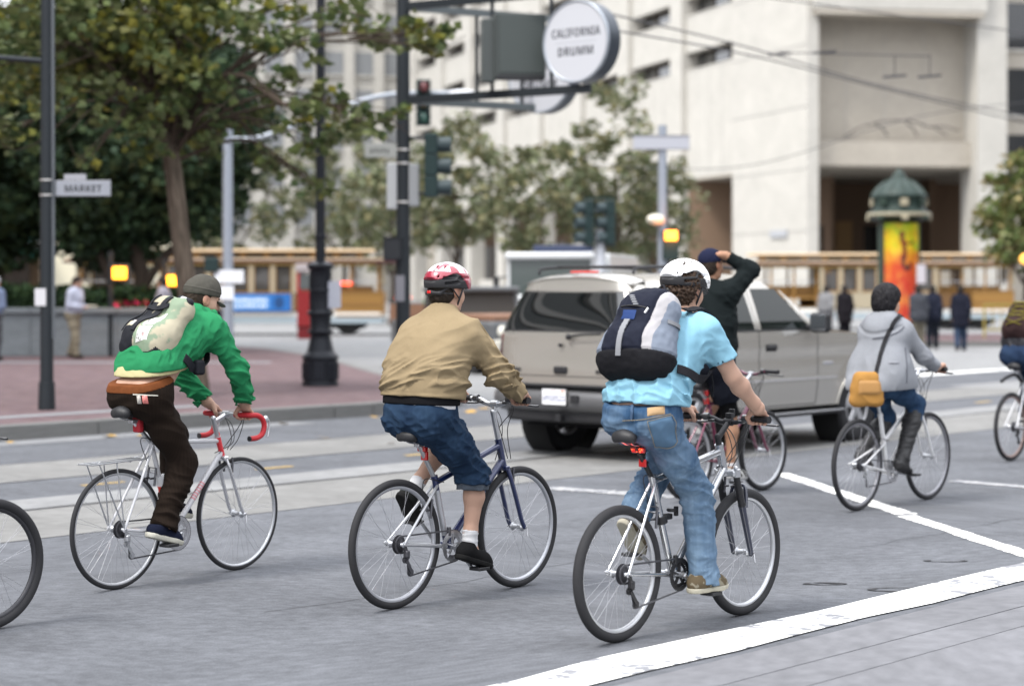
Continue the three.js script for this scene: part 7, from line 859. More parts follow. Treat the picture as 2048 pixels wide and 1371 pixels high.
// ---------- cable cars ----------
const wood = pbr(lin(0.27, 0.145, 0.04), 0.45), creamW = pbr(lin(0.36, 0.31, 0.22), 0.5), maroonW = pbr(lin(0.07, 0.025, 0.03), 0.5), paleBlue = pbr(lin(0.36, 0.43, 0.47), 0.5), darkIn = pbr(lin(0.05, 0.04, 0.03), 0.7), carGlass = new THREE.MeshPhysicalMaterial({ color: lin(0.06, 0.055, 0.05), roughness: 0.05, clearcoat: 1 });
function cableCar(pos, turn, label) {
  const t = thing('cable_car', label, 'cable car', pos, turn, 'cable cars'), W2 = 1.15, Lh = 4.55;
  mesh('chassis', [box(7.6, 0.22, 1.9, 0, 0.78, 0), box(2.0, 0.36, 1.5, 2.9, 0.42, 0, 0.08), box(2.0, 0.36, 1.5, -2.9, 0.42, 0, 0.08)], pbr(lin(0.012, 0.012, 0.014), 0.7), t);
  for (const x of [2.4, 3.4, -2.4, -3.4]) for (const z of [-0.7, 0.7]) mesh('wheel', tube([x, 0.34, z - 0.06], [x, 0.34, z + 0.06], 0.33, 0.33, 24), pbr(lin(0.03, 0.03, 0.03), 0.6), t);
  mesh('skirt', [box(8.9, 0.46, 2.2, 0, 0.68, 0, 0.03)], paleBlue, t); mesh('skirt_line', box(8.7, 0.16, 2.24, 0, 0.80, 0), pbr(lin(0.75, 0.73, 0.68), 0.5), t);
  mesh('floor', box(8.8, 0.08, 2.1, 0, 0.93, 0), wood, t); mesh('interior_wall', box(3.6, 1.6, 1.6, 0, 1.95, 0), darkIn, t);
  for (const s of [-1, 1]) {
    mesh('lower_panel', [box(3.7, 0.72, 0.06, 0, 1.26, s * W2, 0.02)], creamW, t);
    for (let i = 0; i < 6; i++) { const x = -1.55 + i * 0.62; mesh('window', box(0.44, 0.98, 0.03, x, 2.18, s * (W2 - 0.02)), carGlass, t); mesh('window_frame', [box(0.50, 0.05, 0.07, x, 2.735, s * W2), box(0.50, 0.06, 0.07, x, 1.66, s * W2), box(0.045, 1.02, 0.07, x - 0.235, 2.19, s * W2), box(0.045, 1.02, 0.07, x + 0.235, 2.19, s * W2)], wood, t); }
    for (let i = 0; i < 7; i++) mesh('pillar', box(0.13, 1.12, 0.08, -1.86 + i * 0.62, 2.19, s * (W2 + 0.005)), creamW, t);
    for (const e of [-1, 1]) { for (const x of [2.0, 2.75, 3.5, 4.3]) mesh('post', tube([e * x, 0.95, s * 1.05], [e * x, 2.85, s * 1.05], 0.04), wood, t); mesh('bench', [box(2.2, 0.10, 0.5, e * 3.0, 1.38, s * 0.75), box(2.2, 0.5, 0.08, e * 3.0, 1.65, s * 0.45)], wood, t); mesh('hand_rail', tube([e * 2.0, 2.1, s * 1.07], [e * 4.3, 2.1, s * 1.07], 0.02), M.steel, t); }
    mesh('panel_door', box(0.5, 0.62, 0.04, 2.1 * s, 1.26, s * (W2 + 0.02), 0.01), pbr(lin(0.14, 0.075, 0.03), 0.5), t);
  }
  for (const e of [-1, 1]) { mesh('end_panel', [box(0.07, 0.98, 2.0, e * 4.42, 1.18, 0, 0.02), box(1.35, 0.98, 0.06, e * 3.75, 1.18, 1.08, 0.02), box(1.35, 0.98, 0.06, e * 3.75, 1.18, -1.08, 0.02)], wood, t); mesh('panel_rail', [box(1.4, 0.05, 0.09, e * 3.75, 1.20, 1.09), box(1.4, 0.05, 0.09, e * 3.75, 1.68, 1.09), box(1.4, 0.05, 0.09, e * 3.75, 0.74, 1.09)], pbr(lin(0.28, 0.15, 0.05), 0.5), t); for (const z of [-0.6, 0, 0.6]) mesh('end_window', box(0.03, 0.72, 0.5, e * 4.43, 2.4, z), carGlass, t); for (const z of [-0.95, 0.95]) mesh('end_post', box(0.08, 0.9, 0.1, e * 4.42, 2.4, z), creamW, t); mesh('platform_step', box(0.7, 0.06, 2.3, e * 4.7, 0.72, 0), pbr(lin(0.5, 0.5, 0.48), 0.6), t); }
  mesh('roof', [new RoundedBoxGeometry(9.5, 0.12, 2.5, 3, 0.05).translate(0, 2.93, 0)], pbr(lin(0.36, 0.28, 0.19), 0.6), t); mesh('roof_edge', [box(9.56, 0.10, 0.05, 0, 2.86, 1.25), box(9.56, 0.10, 0.05, 0, 2.86, -1.25), box(0.05, 0.10, 2.5, 4.78, 2.86, 0), box(0.05, 0.10, 2.5, -4.78, 2.86, 0)], maroonW, t); mesh('letter_board', [box(8.4, 0.10, 0.04, 0, 2.775, 1.19), box(8.4, 0.10, 0.04, 0, 2.775, -1.19)], pbr(lin(0.45, 0.30, 0.08), 0.5), t);
  mesh('clerestory', [box(7.6, 0.26, 1.3, 0, 3.10, 0)], wood, t); for (let i = 0; i < 11; i++) for (const s of [-1, 1]) mesh('clerestory_window', box(0.5, 0.15, 0.03, -3.4 + i * 0.68, 3.11, s * 0.66), carGlass, t); mesh('top_roof', new RoundedBoxGeometry(8.3, 0.12, 1.7, 3, 0.05).translate(0, 3.29, 0), pbr(lin(0.60, 0.46, 0.30), 0.6), t);
  t.scale.set(1.19, 0.885, 1); return t;
}
{
  const a = cableCar([-9.75, 0.02, -70], R(1.5), 'wooden cable car with a blue advertising banner, behind the green rider and the lamp post');
  const tex = canvasMap(512, 160, (c) => { c.fillStyle = '#2f6db4'; c.fillRect(0, 0, 512, 160); c.fillStyle = '#5d97d6'; c.fillRect(30, 20, 330, 120); c.fillStyle = '#dfe9f4'; const q = rng(9); for (const y of [40, 92]) for (let x = 44; x < 330; x += 34) c.fillRect(x, y + q() * 6, 20 + q() * 10, 30); c.fillStyle = '#274b7c'; c.beginPath(); c.ellipse(430, 80, 36, 60, 0, 0, 7); c.fill(); }); const g = new THREE.PlaneGeometry(2.0, 0.66); g.translate(0.75, 1.26, 1.22); const bb = mesh('advertising_banner', box(2.04, 0.70, 0.03, 0.75, 1.26, 1.20), pbr(lin(0.03, 0.10, 0.30), 0.5), a); mesh('banner_print', g, pbr(lin(0.9, 0.9, 0.9), 0.5, 0, { map: tex }), bb);
  mesh('lit_tail_lamp', [ball([3.3, 2.0, 1.16], 0.07, 3.4, 0.8, 0.6)], M.redGlow, a); mesh('lit_tail_lamp', [ball([5.0, 1.45, 0.6], 0.07, 3.4, 0.8, 0.6)], M.redGlow, a);
  const b = a.clone(); b.name = numbered('cable_car'); b.position.set(14.3, 0.02, -79); b.rotation.y = R(-1); for (const n of ['advertising_banner', 'lit_tail_lamp', 'lit_tail_lamp']) { const k = b.children.find((m) => m.name === n); if (k) b.remove(k); } b.userData.label = 'wooden cable car without a banner standing behind the advertising column'; scene.add(b);
  for (const z of [-0.9, 0.9, 0.0]) structure('cable_track', box(60, 0.02, z ? 0.08 : 0.05, -4, 0.008, -70 + z), railSteel);
}
// ---------- other vehicles ----------
{
  const t = thing('box_truck', 'white truck with a large windscreen standing behind the silver car', 'truck', [1.05, 0, -47], R(-12)), wh = coat(lin(0.6, 0.62, 0.63), 0.4), gl = new THREE.MeshPhysicalMaterial({ color: lin(0.05, 0.065, 0.06), roughness: 0.05, clearcoat: 1 });
  mesh('cab', [new RoundedBoxGeometry(2.15, 0.95, 1.8, 3, 0.09).translate(0, 1.05, 0), new RoundedBoxGeometry(2.1, 0.16, 1.9, 3, 0.06).translate(0, 2.42, 0), ...[-1, 1].map((s) => box(0.10, 1.0, 0.1, s * 0.98, 1.95, 0.75, 0.03)), box(2.0, 1.0, 0.1, 0, 1.9, -0.85)], wh, t); mesh('cargo_box', new RoundedBoxGeometry(2.2, 1.9, 4.5, 3, 0.05).translate(0, 1.55, -3.3), wh, t); mesh('windscreen', box(1.9, 0.86, 0.03, 0, 1.92, 0.80), gl, t); for (const s of [-1, 1]) { mesh('side_window', box(0.03, 0.78, 1.2, s * 1.0, 1.9, 0), gl, t); mesh('headlight', ball([s * 0.8, 0.95, 0.9], 0.14, 1, 1, 0.4), coat(lin(0.7, 0.7, 0.68), 0.2), t); mesh('mirror', [box(0.12, 0.4, 0.2, s * 1.3, 1.75, 0.7, 0.04), tube([s * 1.0, 1.95, 0.7], [s * 1.3, 1.9, 0.7], 0.02)], M.black, t); for (const z of [0.3, -4.2]) mesh('wheel', tube([s * 0.82, 0.42, z], [s * 1.08, 0.42, z], 0.42, 0.42, 30), M.rubber, t); } mesh('bumper', new RoundedBoxGeometry(2.2, 0.3, 0.2, 2, 0.06).translate(0, 0.55, 0.95), M.black, t); mesh('grille', box(1.2, 0.25, 0.04, 0, 0.98, 0.91), M.black, t); mesh('roof_sign', box(1.4, 0.2, 0.3, 0.2, 2.58, 0.2, 0.04), pbr(lin(0.03, 0.04, 0.08), 0.5), t);
  // old pickup, half hidden by the tan rider
  const c = thing('pickup_truck', 'old rust and grey pickup truck seen between the red helmet and the silver car', 'truck', [-0.75, 0, -41], R(-60)), rust = pbr(lin(0.20, 0.11, 0.07), 0.6), gy = pbr(lin(0.10, 0.105, 0.11), 0.5);
  mesh('body', [new RoundedBoxGeometry(4.4, 0.55, 1.75, 3, 0.1).translate(0, 0.78, 0)], gy, c); mesh('bonnet', new RoundedBoxGeometry(1.5, 0.16, 1.65, 3, 0.06).translate(1.4, 1.10, 0), rust, c); mesh('cabin', [new RoundedBoxGeometry(1.5, 0.12, 1.5, 3, 0.05).translate(-0.2, 1.66, 0), ...[-1, 1].flatMap((s) => [-0.88, 0.5].map((x) => bar([x, 1.0, s * 0.72], [x * 0.9, 1.64, s * 0.68], 0.07, 0.08)))], gy, c); mesh('windscreen', bar([0.55, 1.05, 0], [0.40, 1.6, 0], 1.3, 0.02, V(1, 0, 0)), carGlass, c); for (const s of [-1, 1]) { mesh('side_window', box(1.2, 0.42, 0.02, -0.2, 1.36, s * 0.71), carGlass, c); mesh('headlight', ball([2.2, 0.85, s * 0.62], 0.11, 0.5, 1, 1), pbr(lin(0.7, 0.68, 0.6), 0.2), c); for (const x of [1.45, -1.4]) mesh('wheel', tube([x, 0.36, s * 0.68], [x, 0.36, s * 0.9], 0.36, 0.36, 28), M.rubber, c); } mesh('bumper', new RoundedBoxGeometry(0.16, 0.22, 1.7, 2, 0.05).translate(2.28, 0.58, 0), pbr(lin(0.5, 0.48, 0.42), 0.4), c); mesh('cargo_bed', [box(1.5, 0.4, 0.06, -1.45, 1.15, 0.82), box(1.5, 0.4, 0.06, -1.45, 1.15, -0.82), box(0.06, 0.4, 1.7, -2.2, 1.15, 0)], rust, c);
  // red box by the lamp post
  const k = thing('newspaper_kiosk', 'tall red kiosk with a white top beside the lamp post', 'kiosk', [-6.65, 0.0, -64.5]); mesh('cabinet', [box(0.52, 1.15, 0.5, 0, 0.98, 0, 0.03)], pbr(lin(0.26, 0.02, 0.022), 0.6), k); mesh('pane', box(0.46, 0.5, 0.46, 0, 1.85, 0, 0.02), pbr(lin(0.12, 0.13, 0.13), 0.2), k); mesh('top', new RoundedBoxGeometry(0.62, 0.28, 0.58, 2, 0.06).translate(0, 2.28, 0), pbr(lin(0.4, 0.35, 0.35), 0.5), k); mesh('plinth', box(0.5, 0.36, 0.48, 0, 0.18, 0), pbr(lin(0.16, 0.015, 0.018), 0.5), k); mesh('corner_post', [-1, 1].flatMap((a) => [-1, 1].map((b) => box(0.06, 0.6, 0.06, a * 0.23, 1.85, b * 0.22))), pbr(lin(0.55, 0.03, 0.03), 0.5), k);
}
// ---------- planter ----------
{
  const t = thing('planter_wall', 'long grey stone planter wall behind the man in the white shirt', 'planter', [0, 0, 0]), st = pbr(lin(0.225, 0.25, 0.265), 0.7, 0, { map: concreteMap }), r = rng(2);
  for (let x = -22; x < -7.5; x += 1.9) { const w = Math.min(1.892, -7.4 - x); mesh('wall_stone', new RoundedBoxGeometry(w, 0.94, 0.35, 2, 0.012).translate(x + w / 2, H + 0.47, -44.2 + (r() - 0.5) * 0.006), st, t); mesh('coping_stone', new RoundedBoxGeometry(w, 0.12, 0.5, 2, 0.02).translate(x + w / 2, H + 1.003, -44.2), st, t); }
  mesh('end_wall', new RoundedBoxGeometry(0.35, 1.06, 4, 2, 0.02).translate(-7.3, H + 0.53, -46.2), st, t); mesh('soil', box(15, 0.1, 5, -14.9, H + 0.9, -46.6), pbr(lin(0.03, 0.02, 0.015), 1), t);
}

// ---------- buildings ----------
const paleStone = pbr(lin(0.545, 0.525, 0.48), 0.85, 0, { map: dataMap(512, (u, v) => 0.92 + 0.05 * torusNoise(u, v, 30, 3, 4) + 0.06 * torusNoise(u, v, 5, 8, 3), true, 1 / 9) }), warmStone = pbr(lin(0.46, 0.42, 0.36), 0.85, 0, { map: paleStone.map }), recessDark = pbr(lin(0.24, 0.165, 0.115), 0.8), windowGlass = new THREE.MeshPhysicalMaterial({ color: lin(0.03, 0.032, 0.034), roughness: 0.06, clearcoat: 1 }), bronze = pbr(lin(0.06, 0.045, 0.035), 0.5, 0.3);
const uvBox = (w, h, d, x, y, z) => { const g = new THREE.BoxGeometry(w, h, d).translate(x, y, z), p = g.attributes.position, n = g.attributes.normal, u = g.attributes.uv; for (let i = 0; i < p.count; i++) { const a = Math.abs(n.getX(i)), b = Math.abs(n.getY(i)); a > 0.5 ? u.setXY(i, p.getZ(i), p.getY(i)) : b > 0.5 ? u.setXY(i, p.getX(i), p.getZ(i)) : u.setXY(i, p.getX(i), p.getY(i)); } return g; };
{ // the big concrete block: local x runs back along the side street, local z is outward to the left; the front wing has its own axes
  const C0 = [17.73, 0, -120], b = thing('office_building', 'large pale concrete office building with window slots and a dark corner arcade', 'building', C0);
  const aL = Math.atan2(0.955, -0.296), sideW = new THREE.Matrix4().makeRotationY(aL); // local +x -> (-.296, 0, -.955)
  const P = (name, g, mat) => { g.applyMatrix4(sideW); return mesh(name, g, mat, b); };
  const inZ = (z) => -z; // outward of the side wall is local -z or +z: decided by the turn
  const out = V(0, 0, 1).applyMatrix4(sideW).x < 0 ? 1 : -1;
  P('corner_pier', uvBox(11.2, 46, 0.5, 5.6, 23, -out * 0.25), paleStone);
  const joint = pbr(lin(0.36, 0.35, 0.33), 0.9); for (let y = 5; y < 40; y += 3.75) P('stone_joint', uvBox(11.2, 0.06, 0.02, 5.6, y, out * 0.012), joint);
  const bay = 10.6; for (let k = 0; k < 9; k++) {
    const x0 = 11.2 + k * bay, w = 8.45, xc = x0 + w / 2, pil = x0 + w + (bay - w) / 2;
    P('pilaster', uvBox(bay - w, 46, 1.4, pil, 23, -out * 0.55), paleStone);
    P('wall_panel', uvBox(w, 7.4, 0.6, xc, 9.05 + 3.7, -out * 0.5), paleStone); for (const f of [0.25, 0.5, 0.75]) P('panel_joint', uvBox(0.05, 7.3, 0.03, x0 + w * f, 12.7, -out * 0.20), joint);
    for (let i = 0; i < 7; i++) { const y = 16.45 + i * 3.75; P('spandrel', uvBox(w, 2.45, 0.6, xc, y + 1.3 + 1.225, -out * 0.5), paleStone); P('window_sill', uvBox(w, 0.12, 0.5, xc, y + 0.06, -out * 0.42), paleStone); for (let q = 0; q < 3; q++) P('window', uvBox(w / 3 - 0.15, 1.2, 0.06, x0 + w * (q + 0.5) / 3, y + 0.66, -out * 1.15), windowGlass); for (let q = 0; q < 2; q++) P('mullion', uvBox(0.14, 1.2, 0.16, x0 + w * (q + 1) / 3, y + 0.66, -out * 1.1), bronze); }
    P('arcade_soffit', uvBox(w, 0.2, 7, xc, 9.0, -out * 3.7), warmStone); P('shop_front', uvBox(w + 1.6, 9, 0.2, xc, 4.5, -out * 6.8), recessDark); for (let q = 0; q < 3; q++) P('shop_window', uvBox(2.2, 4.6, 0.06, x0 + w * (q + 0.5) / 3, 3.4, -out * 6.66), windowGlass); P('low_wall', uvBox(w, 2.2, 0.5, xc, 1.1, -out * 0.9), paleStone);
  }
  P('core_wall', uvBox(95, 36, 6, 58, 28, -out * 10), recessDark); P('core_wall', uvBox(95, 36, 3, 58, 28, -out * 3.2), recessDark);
  // front wing: x to the right, recessed panel over the arcade
  const aR = Math.atan2(0.174, 0.985), fm = new THREE.Matrix4().makeRotationY(aR), Q = (name, g, mat) => { g.applyMatrix4(fm); return mesh(name, g, mat, b); };
  Q('pier_return', uvBox(0.7, 46, 1.2, 0.36, 23, -0.60), paleStone);
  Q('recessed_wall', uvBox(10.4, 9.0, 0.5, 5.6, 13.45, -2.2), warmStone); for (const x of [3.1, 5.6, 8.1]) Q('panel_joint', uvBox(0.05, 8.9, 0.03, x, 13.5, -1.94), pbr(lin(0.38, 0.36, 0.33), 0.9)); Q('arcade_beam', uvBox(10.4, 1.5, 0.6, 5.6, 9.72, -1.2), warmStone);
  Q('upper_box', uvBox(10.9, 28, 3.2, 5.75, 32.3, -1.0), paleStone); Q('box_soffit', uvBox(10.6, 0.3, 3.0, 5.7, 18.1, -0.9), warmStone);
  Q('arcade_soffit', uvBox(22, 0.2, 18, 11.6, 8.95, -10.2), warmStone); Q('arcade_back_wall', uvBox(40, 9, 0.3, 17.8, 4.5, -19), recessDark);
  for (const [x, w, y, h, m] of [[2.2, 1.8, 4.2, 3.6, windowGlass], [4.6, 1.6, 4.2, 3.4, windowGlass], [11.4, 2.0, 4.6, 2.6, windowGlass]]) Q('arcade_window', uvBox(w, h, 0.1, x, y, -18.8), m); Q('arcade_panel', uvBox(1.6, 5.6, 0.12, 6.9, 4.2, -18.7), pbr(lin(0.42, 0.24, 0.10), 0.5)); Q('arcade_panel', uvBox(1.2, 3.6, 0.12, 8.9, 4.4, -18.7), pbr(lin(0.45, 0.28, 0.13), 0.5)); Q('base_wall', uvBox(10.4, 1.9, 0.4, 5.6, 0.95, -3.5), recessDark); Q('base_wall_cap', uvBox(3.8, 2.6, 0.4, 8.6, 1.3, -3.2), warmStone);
  Q('right_pier', uvBox(1.9, 46, 2.6, 11.75, 23, -1.2), paleStone); Q('arcade_side_wall', uvBox(0.4, 9, 6, 13.2, 4.5, -16), recessDark); Q('right_wall', uvBox(26, 46, 1.2, 25.8, 23, -2.4), warmStone); for (let i = 0; i < 6; i++) for (let k = 0; k < 4; k++) { Q('window', uvBox(2.6, 2.9, 0.06, 14.8 + k * 5.4, 9.6 + i * 4.1, -1.77), windowGlass); Q('window_frame', uvBox(2.9, 0.16, 0.2, 14.8 + k * 5.4, 8.08 + i * 4.1, -1.75), paleStone); }
  Q('return_wall', uvBox(1.1, 9, 1.9, 0.56, 13.45, -1.8), warmStone); Q('roof_slab', uvBox(40, 0.8, 12, 18, 46, -7), warmStone);
  const orn = []; for (const [x0, y0, x1, y1] of [[2.6, 10.7, 4.2, 11.5], [4.0, 11.4, 6.0, 11.75], [5.8, 11.75, 7.8, 11.5], [7.6, 11.5, 9.2, 10.9], [4.6, 11.5, 5.4, 10.8], [6.6, 11.6, 7.3, 10.8], [8.0, 11.4, 10.0, 11.2]]) orn.push(tube([x0, y0, -0.86], [(x0 + x1) / 2, (y0 + y1) / 2 + 0.12, -0.72], 0.06), tube([(x0 + x1) / 2, (y0 + y1) / 2 + 0.12, -0.72], [x1, y1, -0.86], 0.05)); const og = mergeGeometries(orn.map(norm)); Q('wall_ornament', og, pbr(lin(0.12, 0.11, 0.10), 0.6)).userData.label = 'dark twig-like metal ornament over the arcade';
  P('wall_sign', box(2.4, 0.45, 0.12, 3.9, 4.9, out * 0.07), pbr(lin(0.35, 0.36, 0.38), 0.5));
}
function tower(pos, turn, w, h, d, label, o) { // a plain block with window bays
  const t = thing('tower_block', label, 'building', pos, turn); mesh('wall', uvBox(w, h, d, 0, h / 2, -d / 2), o.wall, t);
  const n = Math.floor(w / o.px), m = Math.floor((h - o.base) / o.py); for (let i = 0; i <= n; i++) mesh('pier', uvBox(o.pier, h, 0.5, -w / 2 + i * (w / n), h / 2, 0.24), o.wall, t);
  const gg = uvBox(w / n - o.pier - 0.1, o.wh, 0.12, 0, 0, 0), sg = uvBox(w / n - o.pier, 0.18, 0.4, 0, 0, 0); for (let j = 0; j < m; j++) for (let i = 0; i < n; i++) { const x = -w / 2 + (i + 0.5) * (w / n), y = o.base + j * o.py + o.wh / 2; const p = mesh('window', gg, o.glass, t); p.position.set(x, y, 0.05); const s = mesh('sill', sg, o.wall, p); s.position.set(0, -o.wh / 2 - 0.08, 0.1); }
  mesh('parapet', uvBox(w + 0.6, 0.9, 0.8, 0, h + 0.45, 0), o.wall, t); return t;
}
const greyGlass = new THREE.MeshPhysicalMaterial({ color: lin(0.2, 0.21, 0.22), roughness: 0.15, clearcoat: 0.6 });
tower([-24, 0, -215], R(14), 26, 62, 18, 'tall white tower with regular grey windows behind the plane tree branches', { wall: paleStone, glass: greyGlass, px: 2.9, py: 4.1, wh: 2.5, base: 8, pier: 1.1 });
tower([-11.5, 0, -290], R(-6), 15, 48, 14, 'far pale block closing the end of the side street', { wall: warmStone, glass: greyGlass, px: 3.2, py: 4.4, wh: 2.2, base: 6, pier: 1.4 });
{
  const t = thing('shop_building', 'cream building with a teal striped awning at the left edge behind the tree', 'building', [-21.8, 0, -92]); const w = pbr(lin(0.62, 0.58, 0.45), 0.85);
  mesh('wall', [uvBox(14, 4.2, 1, 0, 11.5, -0.5), uvBox(3.6, 9.4, 1, -5.2, 4.7, -0.5), uvBox(2.2, 9.4, 1, 1.2, 4.7, -0.5), uvBox(2.4, 9.4, 1, 5.8, 4.7, -0.5)], w, t); mesh('shop_front', uvBox(13.6, 9.2, 0.2, 0, 4.6, -1.4), recessDark, t); for (const x of [-1.7, 3.4]) { mesh('shop_window', uvBox(2.2, 3.4, 0.08, x, 2.4, -0.9), windowGlass, t); mesh('shop_window', uvBox(2.2, 2.2, 0.08, x, 6.8, -0.9), greyGlass, t); } for (const [y, c] of [[3.95, 1], [3.55, 0], [3.2, 1]]) mesh('awning_stripe', box(5.2, 0.36, 1.4 + y * 0.1, -2.6, y, 0.8 - y * 0.1), c ? pbr(lin(0.03, 0.22, 0.19), 0.7) : pbr(lin(0.7, 0.74, 0.74), 0.7), t); mesh('sign_panel', box(0.7, 1.5, 0.1, 3.0, 3.3, 0.12), pbr(lin(0.03, 0.06, 0.06), 0.6), t); mesh('cornice', uvBox(14.4, 0.5, 0.8, 0, 13.6, 0), w, t);
}
{ // the block across the street, behind the viewer: it is mirrored in the car's glass and shades the lane
  const t = thing('office_building', 'long concrete office block with window bands beside the street, mirrored in the silver car', 'building', street(-33, -40).toArray(), SA); const wall = pbr(lin(0.66, 0.64, 0.6), 0.85);
  mesh('wall', uvBox(110, 40, 10, 0, 20, -5.2), recessDark, t); for (let i = 0; i < 9; i++) mesh('spandrel', uvBox(110, 1.15, 0.8, 0, 3.8 + i * 4.4, 0), wall, t); for (let i = 0; i < 8; i++) mesh('window_band', uvBox(110, 3.2, 0.1, 0, 6.0 + i * 4.4, -0.15), windowGlass, t); for (let i = 0; i < 12; i++) mesh('column', uvBox(0.8, 3.2, 0.8, -52 + i * 9.4, 1.6, 0), wall, t);
}
{ // and one on the near side, beyond the right edge, that the car's flank mirrors
  const t = thing('office_building', 'dark stone office block beyond the right edge, mirrored in the side of the silver car', 'building', street(78, 19).toArray(), SA + PI), wall = pbr(lin(0.20, 0.19, 0.18), 0.8); mesh('wall', uvBox(80, 26, 10, 0, 13, -5.5), wall, t); for (let j = 0; j < 6; j++) for (let i = 0; i < 16; i++) { mesh('window', uvBox(2.8, 2.4, 0.1, -37.5 + i * 5, 5 + j * 3.7, -0.46), windowGlass, t); } mesh('cornice', uvBox(80.6, 0.8, 1.2, 0, 26, 0), wall, t);
}
// ---------- trees ----------
function leafGeo(n, place, size, cols, seed, droop = 0.5) { // n small folded leaves
  const r = rng(seed), P = new Float32Array(n * 18), C = new Float32Array(n * 18), I = 6; const q = new THREE.Quaternion(), e = new THREE.Euler(), v = V(0, 0, 0);
  for (let i = 0; i < n; i++) {
    const c = place(r), s = size * (0.6 + 0.8 * r()); e.set((r() - 0.5) * 2.2 - droop, r() * 2 * PI, (r() - 0.5) * 1.6); q.setFromEuler(e);
    const k = cols[Math.floor(r() * cols.length)], b = 0.7 + 0.6 * r(), t = [[0, 0, 0], [0.5, 0.12, 0.35], [0, 0, 1], [0, 0, 0], [0, 0, 1], [-0.5, 0.12, 0.35]];
    for (let j = 0; j < 6; j++) { v.set(...t[j]).multiplyScalar(s).applyQuaternion(q); P[i * 18 + j * 3] = c[0] + v.x; P[i * 18 + j * 3 + 1] = c[1] + v.y; P[i * 18 + j * 3 + 2] = c[2] + v.z; for (let a = 0; a < 3; a++) C[i * 18 + j * 3 + a] = k[a] * b; }
  }
  const g = new THREE.BufferGeometry(); g.setAttribute('position', new THREE.BufferAttribute(P, 3)); g.setAttribute('color', new THREE.BufferAttribute(C, 3)); g.computeVertexNormals(); return g;
}
const leafMat = new THREE.MeshPhysicalMaterial({ specularIntensity: 0.4, color: lin(1, 1, 1), roughness: 0.75, vertexColors: true, side: THREE.DoubleSide, transmission: 0.35, thickness: 0 }), darkLeaf = new THREE.MeshPhysicalMaterial({ specularIntensity: 0.3, color: lin(1, 1, 1), roughness: 0.75, vertexColors: true, side: THREE.DoubleSide });
const bark = pbr(lin(0.19, 0.15, 0.115), 0.9, 0, { map: dataMap(256, (u, v) => 0.75 + 0.5 * torusNoise(u, v, 22, 5, 4), true, 1) }), barkDark = pbr(lin(0.06, 0.045, 0.035), 0.9);
const gauss = (r) => (r() + r() + r() + r() - 2) * 0.9;
const limb = (pts, r0, r1, n = 16) => { const c = new THREE.CatmullRomCurve3(pts.map(vec)), g = new THREE.TubeGeometry(c, n, 1, 9, false), p = g.attributes.position; for (let i = 0; i <= n; i++) { const q = c.getPointAt(i / n), rr = lerp(r0, r1, i / n); for (let k = 0; k <= 9; k++) { const j = i * 10 + k; p.setXYZ(j, q.x + (p.getX(j) - q.x) * rr, q.y + (p.getY(j) - q.y) * rr, q.z + (p.getZ(j) - q.z) * rr); } } g.computeVertexNormals(); return g; };
const OL = [[0.10, 0.13, 0.04], [0.075, 0.105, 0.035], [0.13, 0.15, 0.055], [0.055, 0.085, 0.03], [0.12, 0.14, 0.06]], YL = [[0.24, 0.22, 0.035], [0.18, 0.19, 0.04], [0.16, 0.16, 0.045]];
